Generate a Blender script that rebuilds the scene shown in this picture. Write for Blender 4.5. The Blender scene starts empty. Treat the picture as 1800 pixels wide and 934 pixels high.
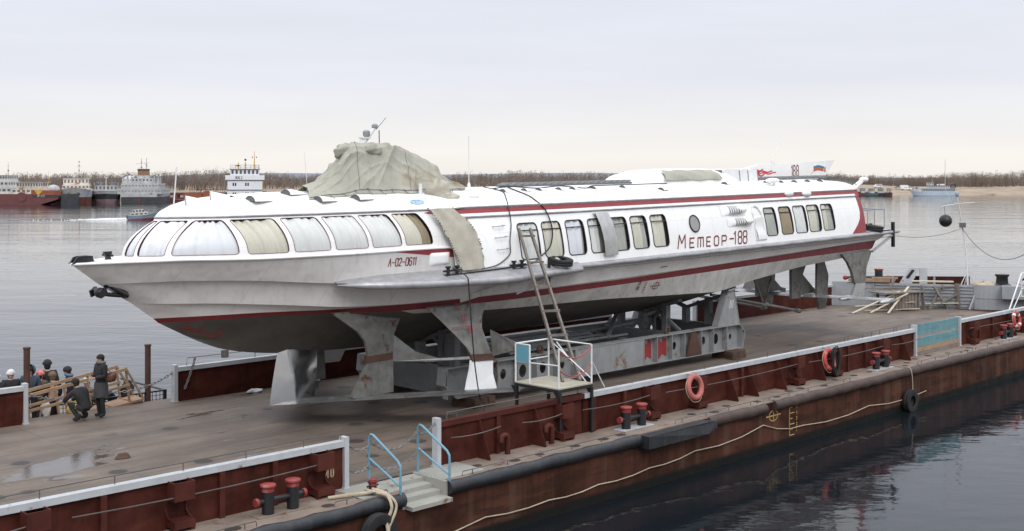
import bpy, bmesh, math, random
import numpy as np
from mathutils import Vector, Matrix, Euler
random.seed(7)
R = math.radians
scene = bpy.context.scene
COL = scene.collection

# ------------------------------------------------------------------ camera
CAM_H = 7.6                      # metres above the river
cam_d = bpy.data.cameras.new("camera")
cam_d.sensor_width = 36.0
cam_d.lens = 40.0
cam_d.shift_y = -(467 - 322) / 1800.0
cam_d.clip_start = 0.5
cam_d.clip_end = 6000
cam = bpy.data.objects.new("camera", cam_d)
cam.location = (0, 0, CAM_H)
cam.rotation_euler = (R(90), 0, 0)
COL.objects.link(cam)
scene.camera = cam

# ------------------------------------------------------------------ world: overcast sky
SUN_EL, SUN_AZ = 42.0, 163.0     # azimuth clockwise from +Y (behind the camera, to its right)
world = bpy.data.worlds.new("World")
scene.world = world
world.use_nodes = True
wn = world.node_tree
for n in list(wn.nodes): wn.nodes.remove(n)
def WN(t, **k):
    n = wn.nodes.new(t)
    for a, b in k.items(): setattr(n, a, b)
    return n
out = WN("ShaderNodeOutputWorld"); bg = WN("ShaderNodeBackground"); bg.inputs[1].default_value = 0.10
sky = WN("ShaderNodeTexSky", sky_type='NISHITA'); sky.sun_disc = False
sky.sun_elevation = R(SUN_EL); sky.sun_rotation = R(SUN_AZ)
tc = WN("ShaderNodeTexCoord"); sep = WN("ShaderNodeSeparateXYZ"); wn.links.new(tc.outputs['Generated'], sep.inputs[0])
ramp = WN("ShaderNodeValToRGB"); wn.links.new(sep.outputs['Z'], ramp.inputs[0])
cr = ramp.color_ramp
stops = [(0.0, (9.3, 8.8, 8.4)), (0.022, (9.8, 9.35, 8.9)), (0.05, (9.0, 8.9, 8.95)), (0.09, (8.3, 8.45, 9.1)),
         (0.17, (8.0, 8.25, 9.1)), (0.35, (9.2, 9.6, 10.7)), (0.6, (15.0, 15.4, 16.4)), (1.0, (20.5, 20.9, 21.9))]
while len(cr.elements) < len(stops): cr.elements.new(0.5)
for e, (p, c) in zip(cr.elements, stops):
    e.position = p; e.color = (*c, 1)
mp = WN("ShaderNodeMapping"); mp.inputs['Scale'].default_value = (1.6, 1.6, 14.0)
wn.links.new(tc.outputs['Generated'], mp.inputs[0])
nz = WN("ShaderNodeTexNoise"); nz.inputs['Scale'].default_value = 2.2; nz.inputs['Detail'].default_value = 5; nz.inputs['Roughness'].default_value = 0.52
wn.links.new(mp.outputs[0], nz.inputs[0])
mr = WN("ShaderNodeMapRange"); mr.inputs['From Min'].default_value = 0.3; mr.inputs['From Max'].default_value = 0.7
mr.inputs['To Min'].default_value = 0.965; mr.inputs['To Max'].default_value = 1.035
wn.links.new(nz.outputs[0], mr.inputs[0])
mul = WN("ShaderNodeMix", data_type='RGBA', blend_type='MULTIPLY'); mul.inputs[0].default_value = 1.0
wn.links.new(ramp.outputs[0], mul.inputs[6]); wn.links.new(mr.outputs[0], mul.inputs[7])
mix = WN("ShaderNodeMix", data_type='RGBA'); mix.inputs[0].default_value = 0.94
wn.links.new(sky.outputs[0], mix.inputs[6]); wn.links.new(mul.outputs[2], mix.inputs[7])
wn.links.new(mix.outputs[2], bg.inputs[0]); wn.links.new(bg.outputs[0], out.inputs[0])

sun_d = bpy.data.lights.new("sun", 'SUN'); sun_d.energy = 1.3; sun_d.angle = R(30); sun_d.color = (1.0, 0.96, 0.9)
sun = bpy.data.objects.new("sun", sun_d); COL.objects.link(sun)
_sd = Vector((math.sin(R(SUN_AZ)) * math.cos(R(SUN_EL)), math.cos(R(SUN_AZ)) * math.cos(R(SUN_EL)), math.sin(R(SUN_EL))))
sun.rotation_euler = _sd.to_track_quat('Z', 'Y').to_euler()
sun.location = (-40, -60, 90)
scene.view_settings.view_transform = 'Standard'
scene.view_settings.look = 'None'
scene.view_settings.exposure = 0.0
scene.view_settings.gamma = 1.0
scene.view_settings.use_curve_mapping = False

# ------------------------------------------------------------------ helpers: frames, meshes, things
def frame(loc, rot):
    return Matrix.LocRotScale(Vector(loc), Euler(rot, 'XYZ'), None)
BARGE = frame((0, 0, 1.4), (0, 0, R(90 - 45.215)))                    # x along the barge, y across (far side +), z above its deck
SHIP = frame((-9.71571, 25.0728, 5.80729), (0, R(-1.0), R(90 - 43.3802)))  # x aft from the bow tip, y to starboard, z above the bow tip
WORLD = Matrix.Identity(4)
ORG = {}

class MB:
    def __init__(s): s.v = []; s.f = []; s.m = []
    def add(s, vs, fs, m=0):
        o = len(s.v); s.v += [tuple(map(float, p)) for p in vs]
        for f in fs: s.f.append([o + i for i in f]); s.m.append(m)
        return s
    def box(s, x0, x1, y0, y1, z0, z1, m=0):
        vs = [(x, y, z) for z in (z0, z1) for y in (y0, y1) for x in (x0, x1)]
        return s.add(vs, [(0, 2, 3, 1), (4, 5, 7, 6), (0, 1, 5, 4), (2, 6, 7, 3), (0, 4, 6, 2), (1, 3, 7, 5)], m)
    def obox(s, c, hx, hy, hz, rot=None, m=0):
        Rm = rot if rot is not None else Matrix.Identity(3)
        vs = [Vector(c) + Rm @ Vector((x * hx, y * hy, z * hz)) for z in (-1, 1) for y in (-1, 1) for x in (-1, 1)]
        return s.add(vs, [(0, 2, 3, 1), (4, 5, 7, 6), (0, 1, 5, 4), (2, 6, 7, 3), (0, 4, 6, 2), (1, 3, 7, 5)], m)
    def bar(s, p, q, w, h, m=0, up=(0, 0, 1)):
        p = Vector(p); q = Vector(q); d = (q - p); L = d.length; d.normalize(); u = Vector(up)
        if abs(d.dot(u)) > .97: u = Vector((1, 0, 0))
        a = d.cross(u).normalized(); b = a.cross(d).normalized()
        Rm = Matrix((d, a, b)).transposed()
        return s.obox((p + q) / 2, L / 2, w / 2, h / 2, Rm, m)
    def tube(s, pts, r, n=8, m=0, closed=False, cap=True):
        pts = [Vector(p) for p in pts]; k = len(pts)
        rs = r if isinstance(r, (list, tuple)) else [r] * k
        o = len(s.v); prev = None
        for i, p in enumerate(pts):
            if closed: t = pts[(i + 1) % k] - pts[i - 1]
            else: t = pts[min(i + 1, k - 1)] - pts[max(i - 1, 0)]
            if t.length < 1e-9: t = Vector((0, 0, 1))
            t.normalize()
            if prev is None:
                u = Vector((0, 0, 1)) if abs(t.z) < .9 else Vector((1, 0, 0))
                a = t.cross(u).normalized()
            else:
                a = prev - t * prev.dot(t)
                if a.length < 1e-6: a = t.cross(Vector((0, 0, 1)))
                a.normalize()
            prev = a; b = t.cross(a)
            for j in range(n):
                an = 2 * math.pi * j / n
                s.v.append(tuple(p + (a * math.cos(an) + b * math.sin(an)) * rs[i]))
        for i in range(k if closed else k - 1):
            i2 = (i + 1) % k
            for j in range(n):
                j2 = (j + 1) % n
                s.f.append([o + i * n + j, o + i * n + j2, o + i2 * n + j2, o + i2 * n + j]); s.m.append(m)
        if cap and not closed:
            s.f.append([o + j for j in range(n)][::-1]); s.m.append(m)
            s.f.append([o + (k - 1) * n + j for j in range(n)]); s.m.append(m)
        return s
    def lathe(s, c, prof, n=16, m=0, axis=(0, 0, 1)):
        ax = Vector(axis).normalized(); u = Vector((1, 0, 0)) if abs(ax.x) < .9 else Vector((0, 1, 0))
        a = ax.cross(u).normalized(); b = ax.cross(a); c = Vector(c); o = len(s.v); k = len(prof)
        for (r, z) in prof:
            for j in range(n):
                an = 2 * math.pi * j / n
                s.v.append(tuple(c + ax * z + (a * math.cos(an) + b * math.sin(an)) * r))
        for i in range(k - 1):
            for j in range(n):
                j2 = (j + 1) % n
                s.f.append([o + i * n + j, o + i * n + j2, o + (i + 1) * n + j2, o + (i + 1) * n + j]); s.m.append(m)
        s.f.append([o + j for j in range(n)][::-1]); s.m.append(m)
        s.f.append([o + (k - 1) * n + j for j in range(n)]); s.m.append(m)
        return s
    def torus(s, c, nrm, Rr, r, n=32, k=10, m=0):
        nrm = Vector(nrm).normalized(); u = Vector((0, 0, 1)) if abs(nrm.z) < .9 else Vector((1, 0, 0))
        a = nrm.cross(u).normalized(); b = nrm.cross(a); c = Vector(c)
        pts = [c + (a * math.cos(2 * math.pi * i / n) + b * math.sin(2 * math.pi * i / n)) * Rr for i in range(n)]
        return s.tube(pts, r, k, m, closed=True)
    def prism(s, poly, ext, m=0):
        poly = [Vector(p) for p in poly]; e = Vector(ext); n = len(poly)
        vs = [p - e / 2 for p in poly] + [p + e / 2 for p in poly]
        fs = [list(range(n))[::-1], list(range(n, 2 * n))] + [(i, (i + 1) % n, n + (i + 1) % n, n + i) for i in range(n)]
        return s.add(vs, fs, m)
    def grid(s, rows, m=0, skip=None, flip=False):
        nr, nc = len(rows), len(rows[0]); o = len(s.v)
        for r in rows: s.v += [tuple(map(float, p)) for p in r]
        for i in range(nr - 1):
            for j in range(nc - 1):
                if skip and skip(i, j): continue
                q = [o + i * nc + j, o + i * nc + j + 1, o + (i + 1) * nc + j + 1, o + (i + 1) * nc + j]
                s.f.append(q[::-1] if flip else q); s.m.append(m(i, j) if callable(m) else m)
        return s
    def ball(s, c, rx, ry=None, rz=None, n=12, m=0, k=8):
        ry = rx if ry is None else ry; rz = rx if rz is None else rz; c = Vector(c); o = len(s.v)
        for i in range(k + 1):
            th = math.pi * i / k
            for j in range(n):
                ph = 2 * math.pi * j / n
                s.v.append(tuple(c + Vector((rx * math.sin(th) * math.cos(ph), ry * math.sin(th) * math.sin(ph), rz * math.cos(th)))))
        for i in range(k):
            for j in range(n):
                j2 = (j + 1) % n
                s.f.append([o + i * n + j, o + (i + 1) * n + j, o + (i + 1) * n + j2, o + i * n + j2]); s.m.append(m)
        return s
    def mirror_y(s):
        o = len(s.v); nf = len(s.f)
        s.v += [(x, -y, z) for x, y, z in s.v]
        for i in range(nf): s.f.append([o + k for k in s.f[i]][::-1]); s.m.append(s.m[i])
        return s

def mesh_obj(name, mb, mats, origin=(0, 0, 0), smooth=35):
    me = bpy.data.meshes.new(name)
    ox, oy, oz = origin
    me.from_pydata([(x - ox, y - oy, z - oz) for x, y, z in mb.v], [], mb.f)
    for m in (mats if isinstance(mats, (list, tuple)) else [mats]): me.materials.append(m)
    me.polygons.foreach_set('material_index', mb.m)
    me.update()
    bm = bmesh.new(); bm.from_mesh(me)
    bmesh.ops.remove_doubles(bm, verts=bm.verts, dist=1e-5)
    bmesh.ops.recalc_face_normals(bm, faces=bm.faces)
    bm.to_mesh(me); bm.free()
    if smooth:
        me.polygons.foreach_set('use_smooth', [True] * len(me.polygons))
        me.set_sharp_from_angle(angle=R(smooth))
    o = bpy.data.objects.new(name, me); COL.objects.link(o)
    return o
def tag(o, label=None, cat=None, group=None, kind=None):
    if label: o['label'] = label
    if cat: o['category'] = cat
    if group: o['group'] = group
    if kind: o['kind'] = kind
    return o
def thing(name, label, cat, fr, origin, group=None):
    o = bpy.data.objects.new(name, None); o.empty_display_size = .2; COL.objects.link(o)
    o.matrix_world = fr @ Matrix.Translation(Vector(origin))
    ORG[o.name] = tuple(origin)
    return tag(o, label, cat, group)
def part(root, name, mb, mats, parent=None, smooth=35, label=None):
    o = mesh_obj(name, mb, mats, ORG[root.name], smooth)
    o.parent = parent if parent is not None else root
    if label: o['label'] = label
    return o
def single(name, label, cat, mb, mats, fr, origin, group=None, smooth=35, kind=None):
    o = mesh_obj(name, mb, mats, origin, smooth)
    o.matrix_world = fr @ Matrix.Translation(Vector(origin))
    ORG[o.name] = tuple(origin)
    return tag(o, label, cat, group, kind)
def structure(name, mb, mats, fr=WORLD, smooth=35, kind='structure'):
    o = mesh_obj(name, mb, mats, (0, 0, 0), smooth); o.matrix_world = fr; o['kind'] = kind
    return o
def copy_tree(o, parent=None):
    c = o.copy(); COL.objects.link(c); c.parent = parent
    for ch in list(o.children): copy_tree(ch, c)
    return c
def interp(tab, s):
    xs, ys = zip(*tab); return float(np.interp(s, xs, ys))
def smooth_tab(tab):
    """monotone cubic through a table"""
    x = np.array([t[0] for t in tab], float); y = np.array([t[1] for t in tab], float)
    h = np.diff(x); d = np.diff(y) / h; n = len(x); m = np.zeros(n); m[0] = d[0]; m[-1] = d[-1]
    for i in range(1, n - 1):
        if d[i - 1] * d[i] <= 0: m[i] = 0
        else:
            w1 = 2 * h[i] + h[i - 1]; w2 = h[i] + 2 * h[i - 1]; m[i] = (w1 + w2) / (w1 / d[i - 1] + w2 / d[i])
    def f(s):
        s = min(max(s, x[0]), x[-1]); i = min(int(np.searchsorted(x, s, side='right')) - 1, n - 2); i = max(i, 0)
        t = (s - x[i]) / h[i]
        return float((2*t**3-3*t**2+1)*y[i] + (t**3-2*t**2+t)*h[i]*m[i] + (-2*t**3+3*t**2)*y[i+1] + (t**3-t**2)*h[i]*m[i+1])
    return f
def sag(p, q, d, n=12):
    p = Vector(p); q = Vector(q)
    return [p.lerp(q, i / n) - Vector((0, 0, d * 4 * (i / n) * (1 - i / n))) for i in range(n + 1)]

# ------------------------------------------------------------------ materials
def mat(name, col, rough=.6, metal=0., var=.12, vs=2.0, rust=0., rustcol=(.16, .06, .025), rs=3.0, streak=0., streakcol=(.05, .04, .035),
        bump=0., bs=12., dent=0., coat=0., extra=None, spec=None, crease=0.):
    m = bpy.data.materials.new(name); m.use_nodes = True
    nt = m.node_tree; N = nt.nodes; L = nt.links; b = N['Principled BSDF']
    b.inputs['Roughness'].default_value = rough; b.inputs['Metallic'].default_value = metal
    if coat: b.inputs['Coat Weight'].default_value = coat
    if spec is not None: b.inputs['Specular IOR Level'].default_value = spec
    t = N.new("ShaderNodeTexCoord")
    def noise(scale, detail=5, mapscale=None, rough_=.6):
        n = N.new("ShaderNodeTexNoise"); n.inputs['Scale'].default_value = scale; n.inputs['Detail'].default_value = detail; n.inputs['Roughness'].default_value = rough_
        if mapscale:
            mp_ = N.new("ShaderNodeMapping"); mp_.inputs['Scale'].default_value = mapscale; L.new(t.outputs['Object'], mp_.inputs[0]); L.new(mp_.outputs[0], n.inputs[0])
        else: L.new(t.outputs['Object'], n.inputs[0])
        return n.outputs[0]
    def rng(sock, a, b_, c=0., d=1.):
        r = N.new("ShaderNodeMapRange"); r.inputs[1].default_value = a; r.inputs[2].default_value = b_; r.inputs[3].default_value = c; r.inputs[4].default_value = d
        L.new(sock, r.inputs[0]); return r.outputs[0]
    def mixc(fac, a, b_, mode='MIX'):
        x = N.new("ShaderNodeMix"); x.data_type = 'RGBA'; x.blend_type = mode
        if isinstance(fac, (int, float)): x.inputs[0].default_value = fac
        else: L.new(fac, x.inputs[0])
        for i, c in ((6, a), (7, b_)):
            if isinstance(c, tuple): x.inputs[i].default_value = (*c[:3], 1)
            else: L.new(c, x.inputs[i])
        return x.outputs[2]
    lo = tuple(c * (1 - var) for c in col); hi = tuple(min(1, c * (1 + var)) for c in col)
    c = mixc(rng(noise(vs), .3, .7), lo, hi)
    if streak:
        c = mixc(rng(noise(1.0, 4, (7, 7, .45)), .52, .78, 0, streak), c, streakcol)
    if rust:
        f = rng(noise(rs, 8, None, .68), .66 - rust * .3, .74 - rust * .22)
        c = mixc(f, c, mixc(rng(noise(rs * 4, 4), .35, .65), rustcol, tuple(x * .45 for x in rustcol)))
    if extra: c = extra(N, L, t, c, noise, rng, mixc, b)
    if c is not None: L.new(c, b.inputs['Base Color'])
    h = None
    if bump:
        bp = N.new("ShaderNodeBump"); bp.inputs['Strength'].default_value = bump; bp.inputs['Distance'].default_value = .02
        L.new(noise(bs, 6), bp.inputs['Height']); h = bp
    if dent:
        bp2 = N.new("ShaderNodeBump"); bp2.inputs['Strength'].default_value = dent; bp2.inputs['Distance'].default_value = .12
        L.new(noise(1.3, 2), bp2.inputs['Height'])
        if h: L.new(h.outputs[0], bp2.inputs['Normal'])
        h = bp2
    if crease:
        n = N.new("ShaderNodeTexNoise"); n.noise_type = 'RIDGED_MULTIFRACTAL'; n.inputs['Scale'].default_value = 1.1; n.inputs['Detail'].default_value = 3; n.inputs['Distortion'].default_value = .5
        mp_ = N.new("ShaderNodeMapping"); mp_.inputs['Rotation'].default_value = (0, .9, .2); mp_.inputs['Scale'].default_value = (1.6, 1, .6); L.new(t.outputs['Object'], mp_.inputs[0]); L.new(mp_.outputs[0], n.inputs[0])
        bp3 = N.new("ShaderNodeBump"); bp3.inputs['Strength'].default_value = crease; bp3.inputs['Distance'].default_value = .07
        L.new(n.outputs[0], bp3.inputs['Height'])
        if h: L.new(h.outputs[0], bp3.inputs['Normal'])
        n2 = N.new("ShaderNodeTexNoise"); n2.noise_type = 'RIDGED_MULTIFRACTAL'; n2.inputs['Scale'].default_value = 2.6; n2.inputs['Detail'].default_value = 2; n2.inputs['Distortion'].default_value = 1.2
        L.new(mp_.outputs[0], n2.inputs[0]); bp4 = N.new("ShaderNodeBump"); bp4.inputs['Strength'].default_value = crease * .8; bp4.inputs['Distance'].default_value = .03; L.new(n2.outputs[0], bp4.inputs['Height']); L.new(bp3.outputs[0], bp4.inputs['Normal'])
        h = bp4
    if h: L.new(h.outputs[0], b.inputs['Normal'])
    r2 = N.new("ShaderNodeMapRange"); r2.inputs[1].default_value = .3; r2.inputs[2].default_value = .7; r2.inputs[3].default_value = max(0, rough - .1); r2.inputs[4].default_value = min(1, rough + .1)
    L.new(noise(vs * 2.3), r2.inputs[0])
    if not b.inputs['Roughness'].is_linked: L.new(r2.outputs[0], b.inputs['Roughness'])
    return m

M = {}

def _cabseams(N, L, t, c, noise, rng, mixc, b):
    s = N.new("ShaderNodeSeparateXYZ"); L.new(t.outputs['Object'], s.inputs[0])
    def pp(k, w, f, c):
        x = N.new("ShaderNodeMath"); x.operation = 'PINGPONG'; L.new(s.outputs[k], x.inputs[0]); x.inputs[1].default_value = w
        return mixc(rng(x.outputs[0], 0, .010, f, 0), c, (.34, .34, .34))
    c = pp('X', 1.03, .5, c); c = pp('Z', .62, .3, c)
    c = mixc(rng(noise(1.0, 6, (6, 6, .55), .7), .60, .74, 0, .38), c, (.47, .42, .33))
    return mixc(rng(noise(7.0, 4), .74, .78, 0, .8), c, (.30, .17, .09))
M['white'] = mat('white_paint', (.84, .84, .835), .42, var=.03, dent=.16, extra=_cabseams)
M['roof'] = mat('roof_paint', (.82, .82, .81), .45, var=.03, vs=1.2, dent=.06, streak=.05, streakcol=(.5, .48, .42), rust=.02, rs=.8, rustcol=(.5, .46, .38))
def _seams(N, L, t, c, noise, rng, mixc, b):
    s = N.new("ShaderNodeSeparateXYZ"); L.new(t.outputs['Object'], s.inputs[0])
    def mth(op, a, k):
        x = N.new("ShaderNodeMath"); x.operation = op; L.new(a, x.inputs[0])
        if isinstance(k, (int, float)): x.inputs[1].default_value = k
        else: L.new(k, x.inputs[1])
        return x.outputs[0]
    x = mth('ADD', s.outputs['X'], mth('MULTIPLY', s.outputs['Z'], -.45))
    c = mixc(rng(mth('PINGPONG', x, .95), 0, .010, .42, 0), c, (.20, .19, .18))
    c = mixc(rng(mth('PINGPONG', mth('ADD', s.outputs['Z'], .13), .48), 0, .006, .25, 0), c, (.22, .21, .20))
    return c
M['hull'] = mat('hull_paint', (.62, .605, .59), .5, var=.05, vs=1.0, streak=.28, streakcol=(.30, .27, .23), dent=.45, extra=_seams)
M['hull_low'] = mat('weathered_hull', (.52, .515, .49), .55, var=.18, vs=1.6, streak=.55, streakcol=(.16, .14, .10), rust=.10, dent=.2)
M['bottom'] = mat('shaded_bottom', (.085, .080, .068), .7, var=.25, vs=1.2, rust=.1)  # underside shade put into the colour of a dirty greyish white bottom
M['red'] = mat('red_paint', (.125, .010, .014), .5, var=.14, streak=.2, streakcol=(.08, .012, .012))
M['red2'] = mat('red_stripe', (.27, .035, .040), .45, var=.10)
M['dkred'] = mat('dark_red_trim', (.16, .03, .03), .5)
M['letter'] = mat('letter_paint', (.17, .012, .016), .5)
M['silver'] = mat('silver_paint', (.36, .36, .375), .38, metal=.35, var=.2, vs=4, bump=.25, bs=6, streak=.3, streakcol=(.12, .12, .12))
M['foil'] = mat('foil_steel', (.22, .22, .215), .36, metal=.55, var=.25, vs=3, rust=.18, rs=2.2, bump=.1)
M['foil_white'] = mat('polished_foil', (.46, .46, .47), .3, metal=.5, var=.06, vs=2)
M['mirror_foil'] = mat('bright_steel', (.42, .43, .45), .16, metal=.95, var=.10, vs=1.5)
M['greyfoil'] = mat('grey_strut', (.175, .175, .163), .5, metal=.2, var=.3, vs=3, rust=.30, rs=2.4, streak=.4)
M['black'] = mat('black_paint', (.012, .012, .014), .45, var=.3)
M['rubber'] = mat('rubber', (.012, .012, .013), .75, var=.3, bump=.3, bs=25)
M['cleat'] = mat('cleat_black', (.01, .01, .012), .4)
def _canvas(N, L, t, c, noise, rng, mixc, b):
    return mixc(rng(noise(.55, 3), .60, .70, 0, .75), c, (.22, .15, .085))
M['canvas'] = mat('canvas', (.335, .33, .278), .92, var=.13, vs=1.5, bump=.5, bs=5, extra=_canvas, crease=1.0)
M['canvas2'] = mat('old_canvas', (.41, .385, .32), .92, var=.16, vs=2.5, rust=.12, rs=2.0, rustcol=(.15, .09, .06), bump=.5, bs=9, crease=.6)
M['cur_blue'] = mat('curtain_cool', (.83, .84, .90), .9, var=.04)
M['cur_cream'] = mat('curtain_cream', (.72, .695, .615), .9, var=.05)
M['cur_grey'] = mat('curtain_grey', (.80, .805, .81), .9, var=.05)
M['cur_tan'] = mat('blind_tan', (.40, .33, .23), .9, var=.06)
M['dim_inside'] = mat('dim_interior', (.50, .51, .48), .9, var=.10)  # dimness of the cabin behind open curtains, put into a grey sheet colour
g = bpy.data.materials.new('window_glass'); g.use_nodes = True
_n = g.node_tree.nodes; _l = g.node_tree.links; _n.clear()
_o = _n.new("ShaderNodeOutputMaterial"); _mx = _n.new("ShaderNodeMixShader"); _tr = _n.new("ShaderNodeBsdfTransparent"); _gl = _n.new("ShaderNodeBsdfGlossy"); _lw = _n.new("ShaderNodeFresnel")
_tr.inputs[0].default_value = (.93, .94, .93, 1); _gl.inputs['Roughness'].default_value = .03; _lw.inputs[0].default_value = 1.22
_l.new(_lw.outputs[0], _mx.inputs[0]); _l.new(_tr.outputs[0], _mx.inputs[1]); _l.new(_gl.outputs[0], _mx.inputs[2]); _l.new(_mx.outputs[0], _o.inputs[0])
M['glass'] = g
M['darkglass'] = mat('dark_glass', (.02, .025, .03), .08, var=.2)
M['metal'] = mat('bare_aluminium', (.50, .50, .49), .35, metal=.75, var=.15, vs=4)
M['grey'] = mat('grey_paint', (.30, .32, .34), .55, var=.1, vs=2, streak=.3, streakcol=(.14, .12, .10), rust=.05)
M['cradle'] = mat('cradle_paint', (.235, .245, .25), .6, var=.15, vs=2, streak=.4, streakcol=(.16, .11, .07), rust=.30, rs=1.5, rustcol=(.22, .11, .05))
M['cradle_dark'] = mat('cradle_dark', (.12, .125, .13), .65, var=.2, rust=.2)
M['brownred'] = mat('bulwark_red', (.064, .0175, .0125), .6, var=.45, vs=1.6, streak=.65, streakcol=(.018, .009, .007), rust=.30, rs=1.6, rustcol=(.105, .046, .027), bump=.2, dent=.35, spec=.10)
M['bracket'] = mat('bracket_red', (.070, .018, .013), .6, var=.3, vs=2, streak=.4, streakcol=(.02, .008, .007), rust=.2, rustcol=(.09, .04, .022), spec=.2)
M['cap'] = mat('rail_cap', (.42, .44, .46), .5, var=.10, vs=3, rust=.14, rs=4, rustcol=(.3, .19, .10))
def _side(N, L, t, c, noise, rng, mixc, b):
    s = N.new("ShaderNodeSeparateXYZ"); L.new(t.outputs['Object'], s.inputs[0])
    f = rng(s.outputs['Z'], -1.22, -1.12, 1, 0)
    c = mixc(rng(noise(1.0, 3, (.55, .55, 3)), .5, .62, 0, .6), c, (.026, .0135, .0105))
    c = mixc(rng(noise(1.0, 2, (2.2, 2.2, .10)), .56, .72, 0, .55), c, (.105, .066, .044))
    return mixc(f, c, (.012, .012, .011))
M['side'] = mat('barge_side', (.066, .0265, .0170), .60, var=.5, vs=.9, streak=.75, streakcol=(.012, .009, .009), rust=.24, rs=1.0, rustcol=(.115, .052, .029), bump=.3, bs=4, dent=.35, extra=_side, spec=.10)
M['rail_black'] = mat('rub_rail_black', (.016, .018, .022), .45, var=.4, vs=3, bump=.3, bs=5, streak=.4, streakcol=(.06, .06, .06))
M['rail_brown'] = mat('rub_rail_rust', (.055, .036, .030), .65, var=.35, vs=2.5, rust=.35, rs=2.5, rustcol=(.12, .045, .03), bump=.5, bs=5)
M['yellow'] = mat('mark_yellow', (.46, .30, .10), .7, var=.2)
M['boll'] = mat('bollard_black', (.013, .014, .017), .42, var=.3, rust=.16, rs=4, rustcol=(.12, .07, .04))
M['bollred'] = mat('bollard_red', (.24, .030, .026), .55, var=.2, rust=.34, rs=7, rustcol=(.34, .19, .17))
M['blue'] = mat('handrail_blue', (.13, .28, .37), .5, var=.12, rust=.12, rs=6)
M['ltwhite'] = mat('white_tube', (.66, .67, .68), .45, var=.06, rust=.06)
M['wood'] = mat('old_wood', (.175, .15, .13), .85, var=.25, vs=5, bump=.3)
M['wood_new'] = mat('fresh_wood', (.31, .205, .125), .8, var=.2, vs=4)
M['wood_pale'] = mat('pale_wood', (.50, .43, .34), .8, var=.15, vs=4)
M['wood_dark'] = mat('dark_timber', (.075, .042, .028), .9, var=.4, vs=3, bump=.6)
M['ply'] = mat('plywood', (.36, .34, .27), .85, var=.15, vs=3)
M['teal'] = mat('teal_plank', (.11, .24, .27), .7, var=.2, vs=3, rust=.15, rustcol=(.25, .18, .12))
M['rope'] = mat('rope', (.40, .34, .25), .9, var=.2, bump=.6, bs=40)
M['ring'] = mat('faded_ring', (.40, .115, .10), .6, var=.10)
M['ringred'] = mat('red_ring', (.38, .045, .038), .6, var=.10)
M['chain'] = mat('chain_steel', (.20, .19, .19), .5, metal=.6, var=.3)
M['redchain'] = mat('red_chain', (.35, .06, .06), .6)
M['wire'] = mat('wire', (.10, .09, .085), .6, var=.2)
M['rustpost'] = mat('rust_post', (.07, .032, .022), .8, var=.35, rust=.3)
M['step'] = mat('step_paint', (.30, .30, .27), .6, var=.10, vs=3, rust=.22, rs=3, rustcol=(.24, .13, .06), streak=.2, streakcol=(.25, .15, .08))
# ------------------------------------------------------------------ river, far bank, woods
def water_mat():
    m = bpy.data.materials.new('river_water'); m.use_nodes = True
    nt = m.node_tree; N = nt.nodes; L = nt.links; b = N['Principled BSDF']
    b.inputs['Base Color'].default_value = (.008, .011, .014, 1); b.inputs['Roughness'].default_value = .045; b.inputs['IOR'].default_value = 1.333
    t = N.new("ShaderNodeTexCoord")
    def nz(scale, ms, rot, det=3):
        mp_ = N.new("ShaderNodeMapping"); mp_.inputs['Scale'].default_value = ms; mp_.inputs['Rotation'].default_value = (0, 0, rot)
        n = N.new("ShaderNodeTexNoise"); n.inputs['Scale'].default_value = scale; n.inputs['Detail'].default_value = det; n.inputs['Roughness'].default_value = .5
        L.new(t.outputs['Object'], mp_.inputs[0]); L.new(mp_.outputs[0], n.inputs[0]); return n.outputs[0]
    a = nz(.45, (.42, 1, 1), R(8), 4); c = nz(1.7, (.6, 1, 1), R(-14), 3); d = nz(.05, (.6, 1, 1), R(20), 2)
    s1 = N.new("ShaderNodeMath"); s1.operation = 'MULTIPLY_ADD'; L.new(c, s1.inputs[0]); s1.inputs[1].default_value = .34
    e = nz(.11, (.35, 1, 1), R(4), 3); s0 = N.new("ShaderNodeMath"); s0.operation = 'MULTIPLY_ADD'; L.new(e, s0.inputs[0]); s0.inputs[1].default_value = 1.6; L.new(a, s0.inputs[2]); L.new(s0.outputs[0], s1.inputs[2])
    calm = N.new("ShaderNodeMapRange"); calm.inputs[1].default_value = .35; calm.inputs[2].default_value = .65; calm.inputs[3].default_value = .55; calm.inputs[4].default_value = 1.0; L.new(d, calm.inputs[0])
    # sheltered water close along the near side of the barge is almost still
    sx = N.new("ShaderNodeVectorMath"); sx.operation = 'DOT_PRODUCT'; L.new(t.outputs['Object'], sx.inputs[0]); sx.inputs[1].default_value = (-.7046, .7096, 0)
    lee = N.new("ShaderNodeMapRange"); lee.inputs[1].default_value = 17; lee.inputs[2].default_value = 30; lee.inputs[3].default_value = .62; lee.inputs[4].default_value = 1.0; L.new(sx.outputs['Value'], lee.inputs[0])
    cl2 = N.new("ShaderNodeMath"); cl2.operation = 'MULTIPLY'; L.new(calm.outputs[0], cl2.inputs[0]); L.new(lee.outputs[0], cl2.inputs[1]); calm = cl2
    s2 = N.new("ShaderNodeMath"); s2.operation = 'MULTIPLY'; L.new(s1.outputs[0], s2.inputs[0]); L.new(calm.outputs[0], s2.inputs[1])
    bp = N.new("ShaderNodeBump"); bp.inputs['Strength'].default_value = .5; bp.inputs['Distance'].default_value = .11
    L.new(s2.outputs[0], bp.inputs['Height']); L.new(bp.outputs[0], b.inputs['Normal'])
    return m
mb = MB()
xs_ = [-2600, -600, -120, 0, 120, 600, 2600]; ys_ = [-700, -100, 0, 100, 400, 760, 2600]
mb.grid([[(x, y, 0) for x in xs_] for y in ys_])
structure('river_water', mb, water_mat(), smooth=0)

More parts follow.
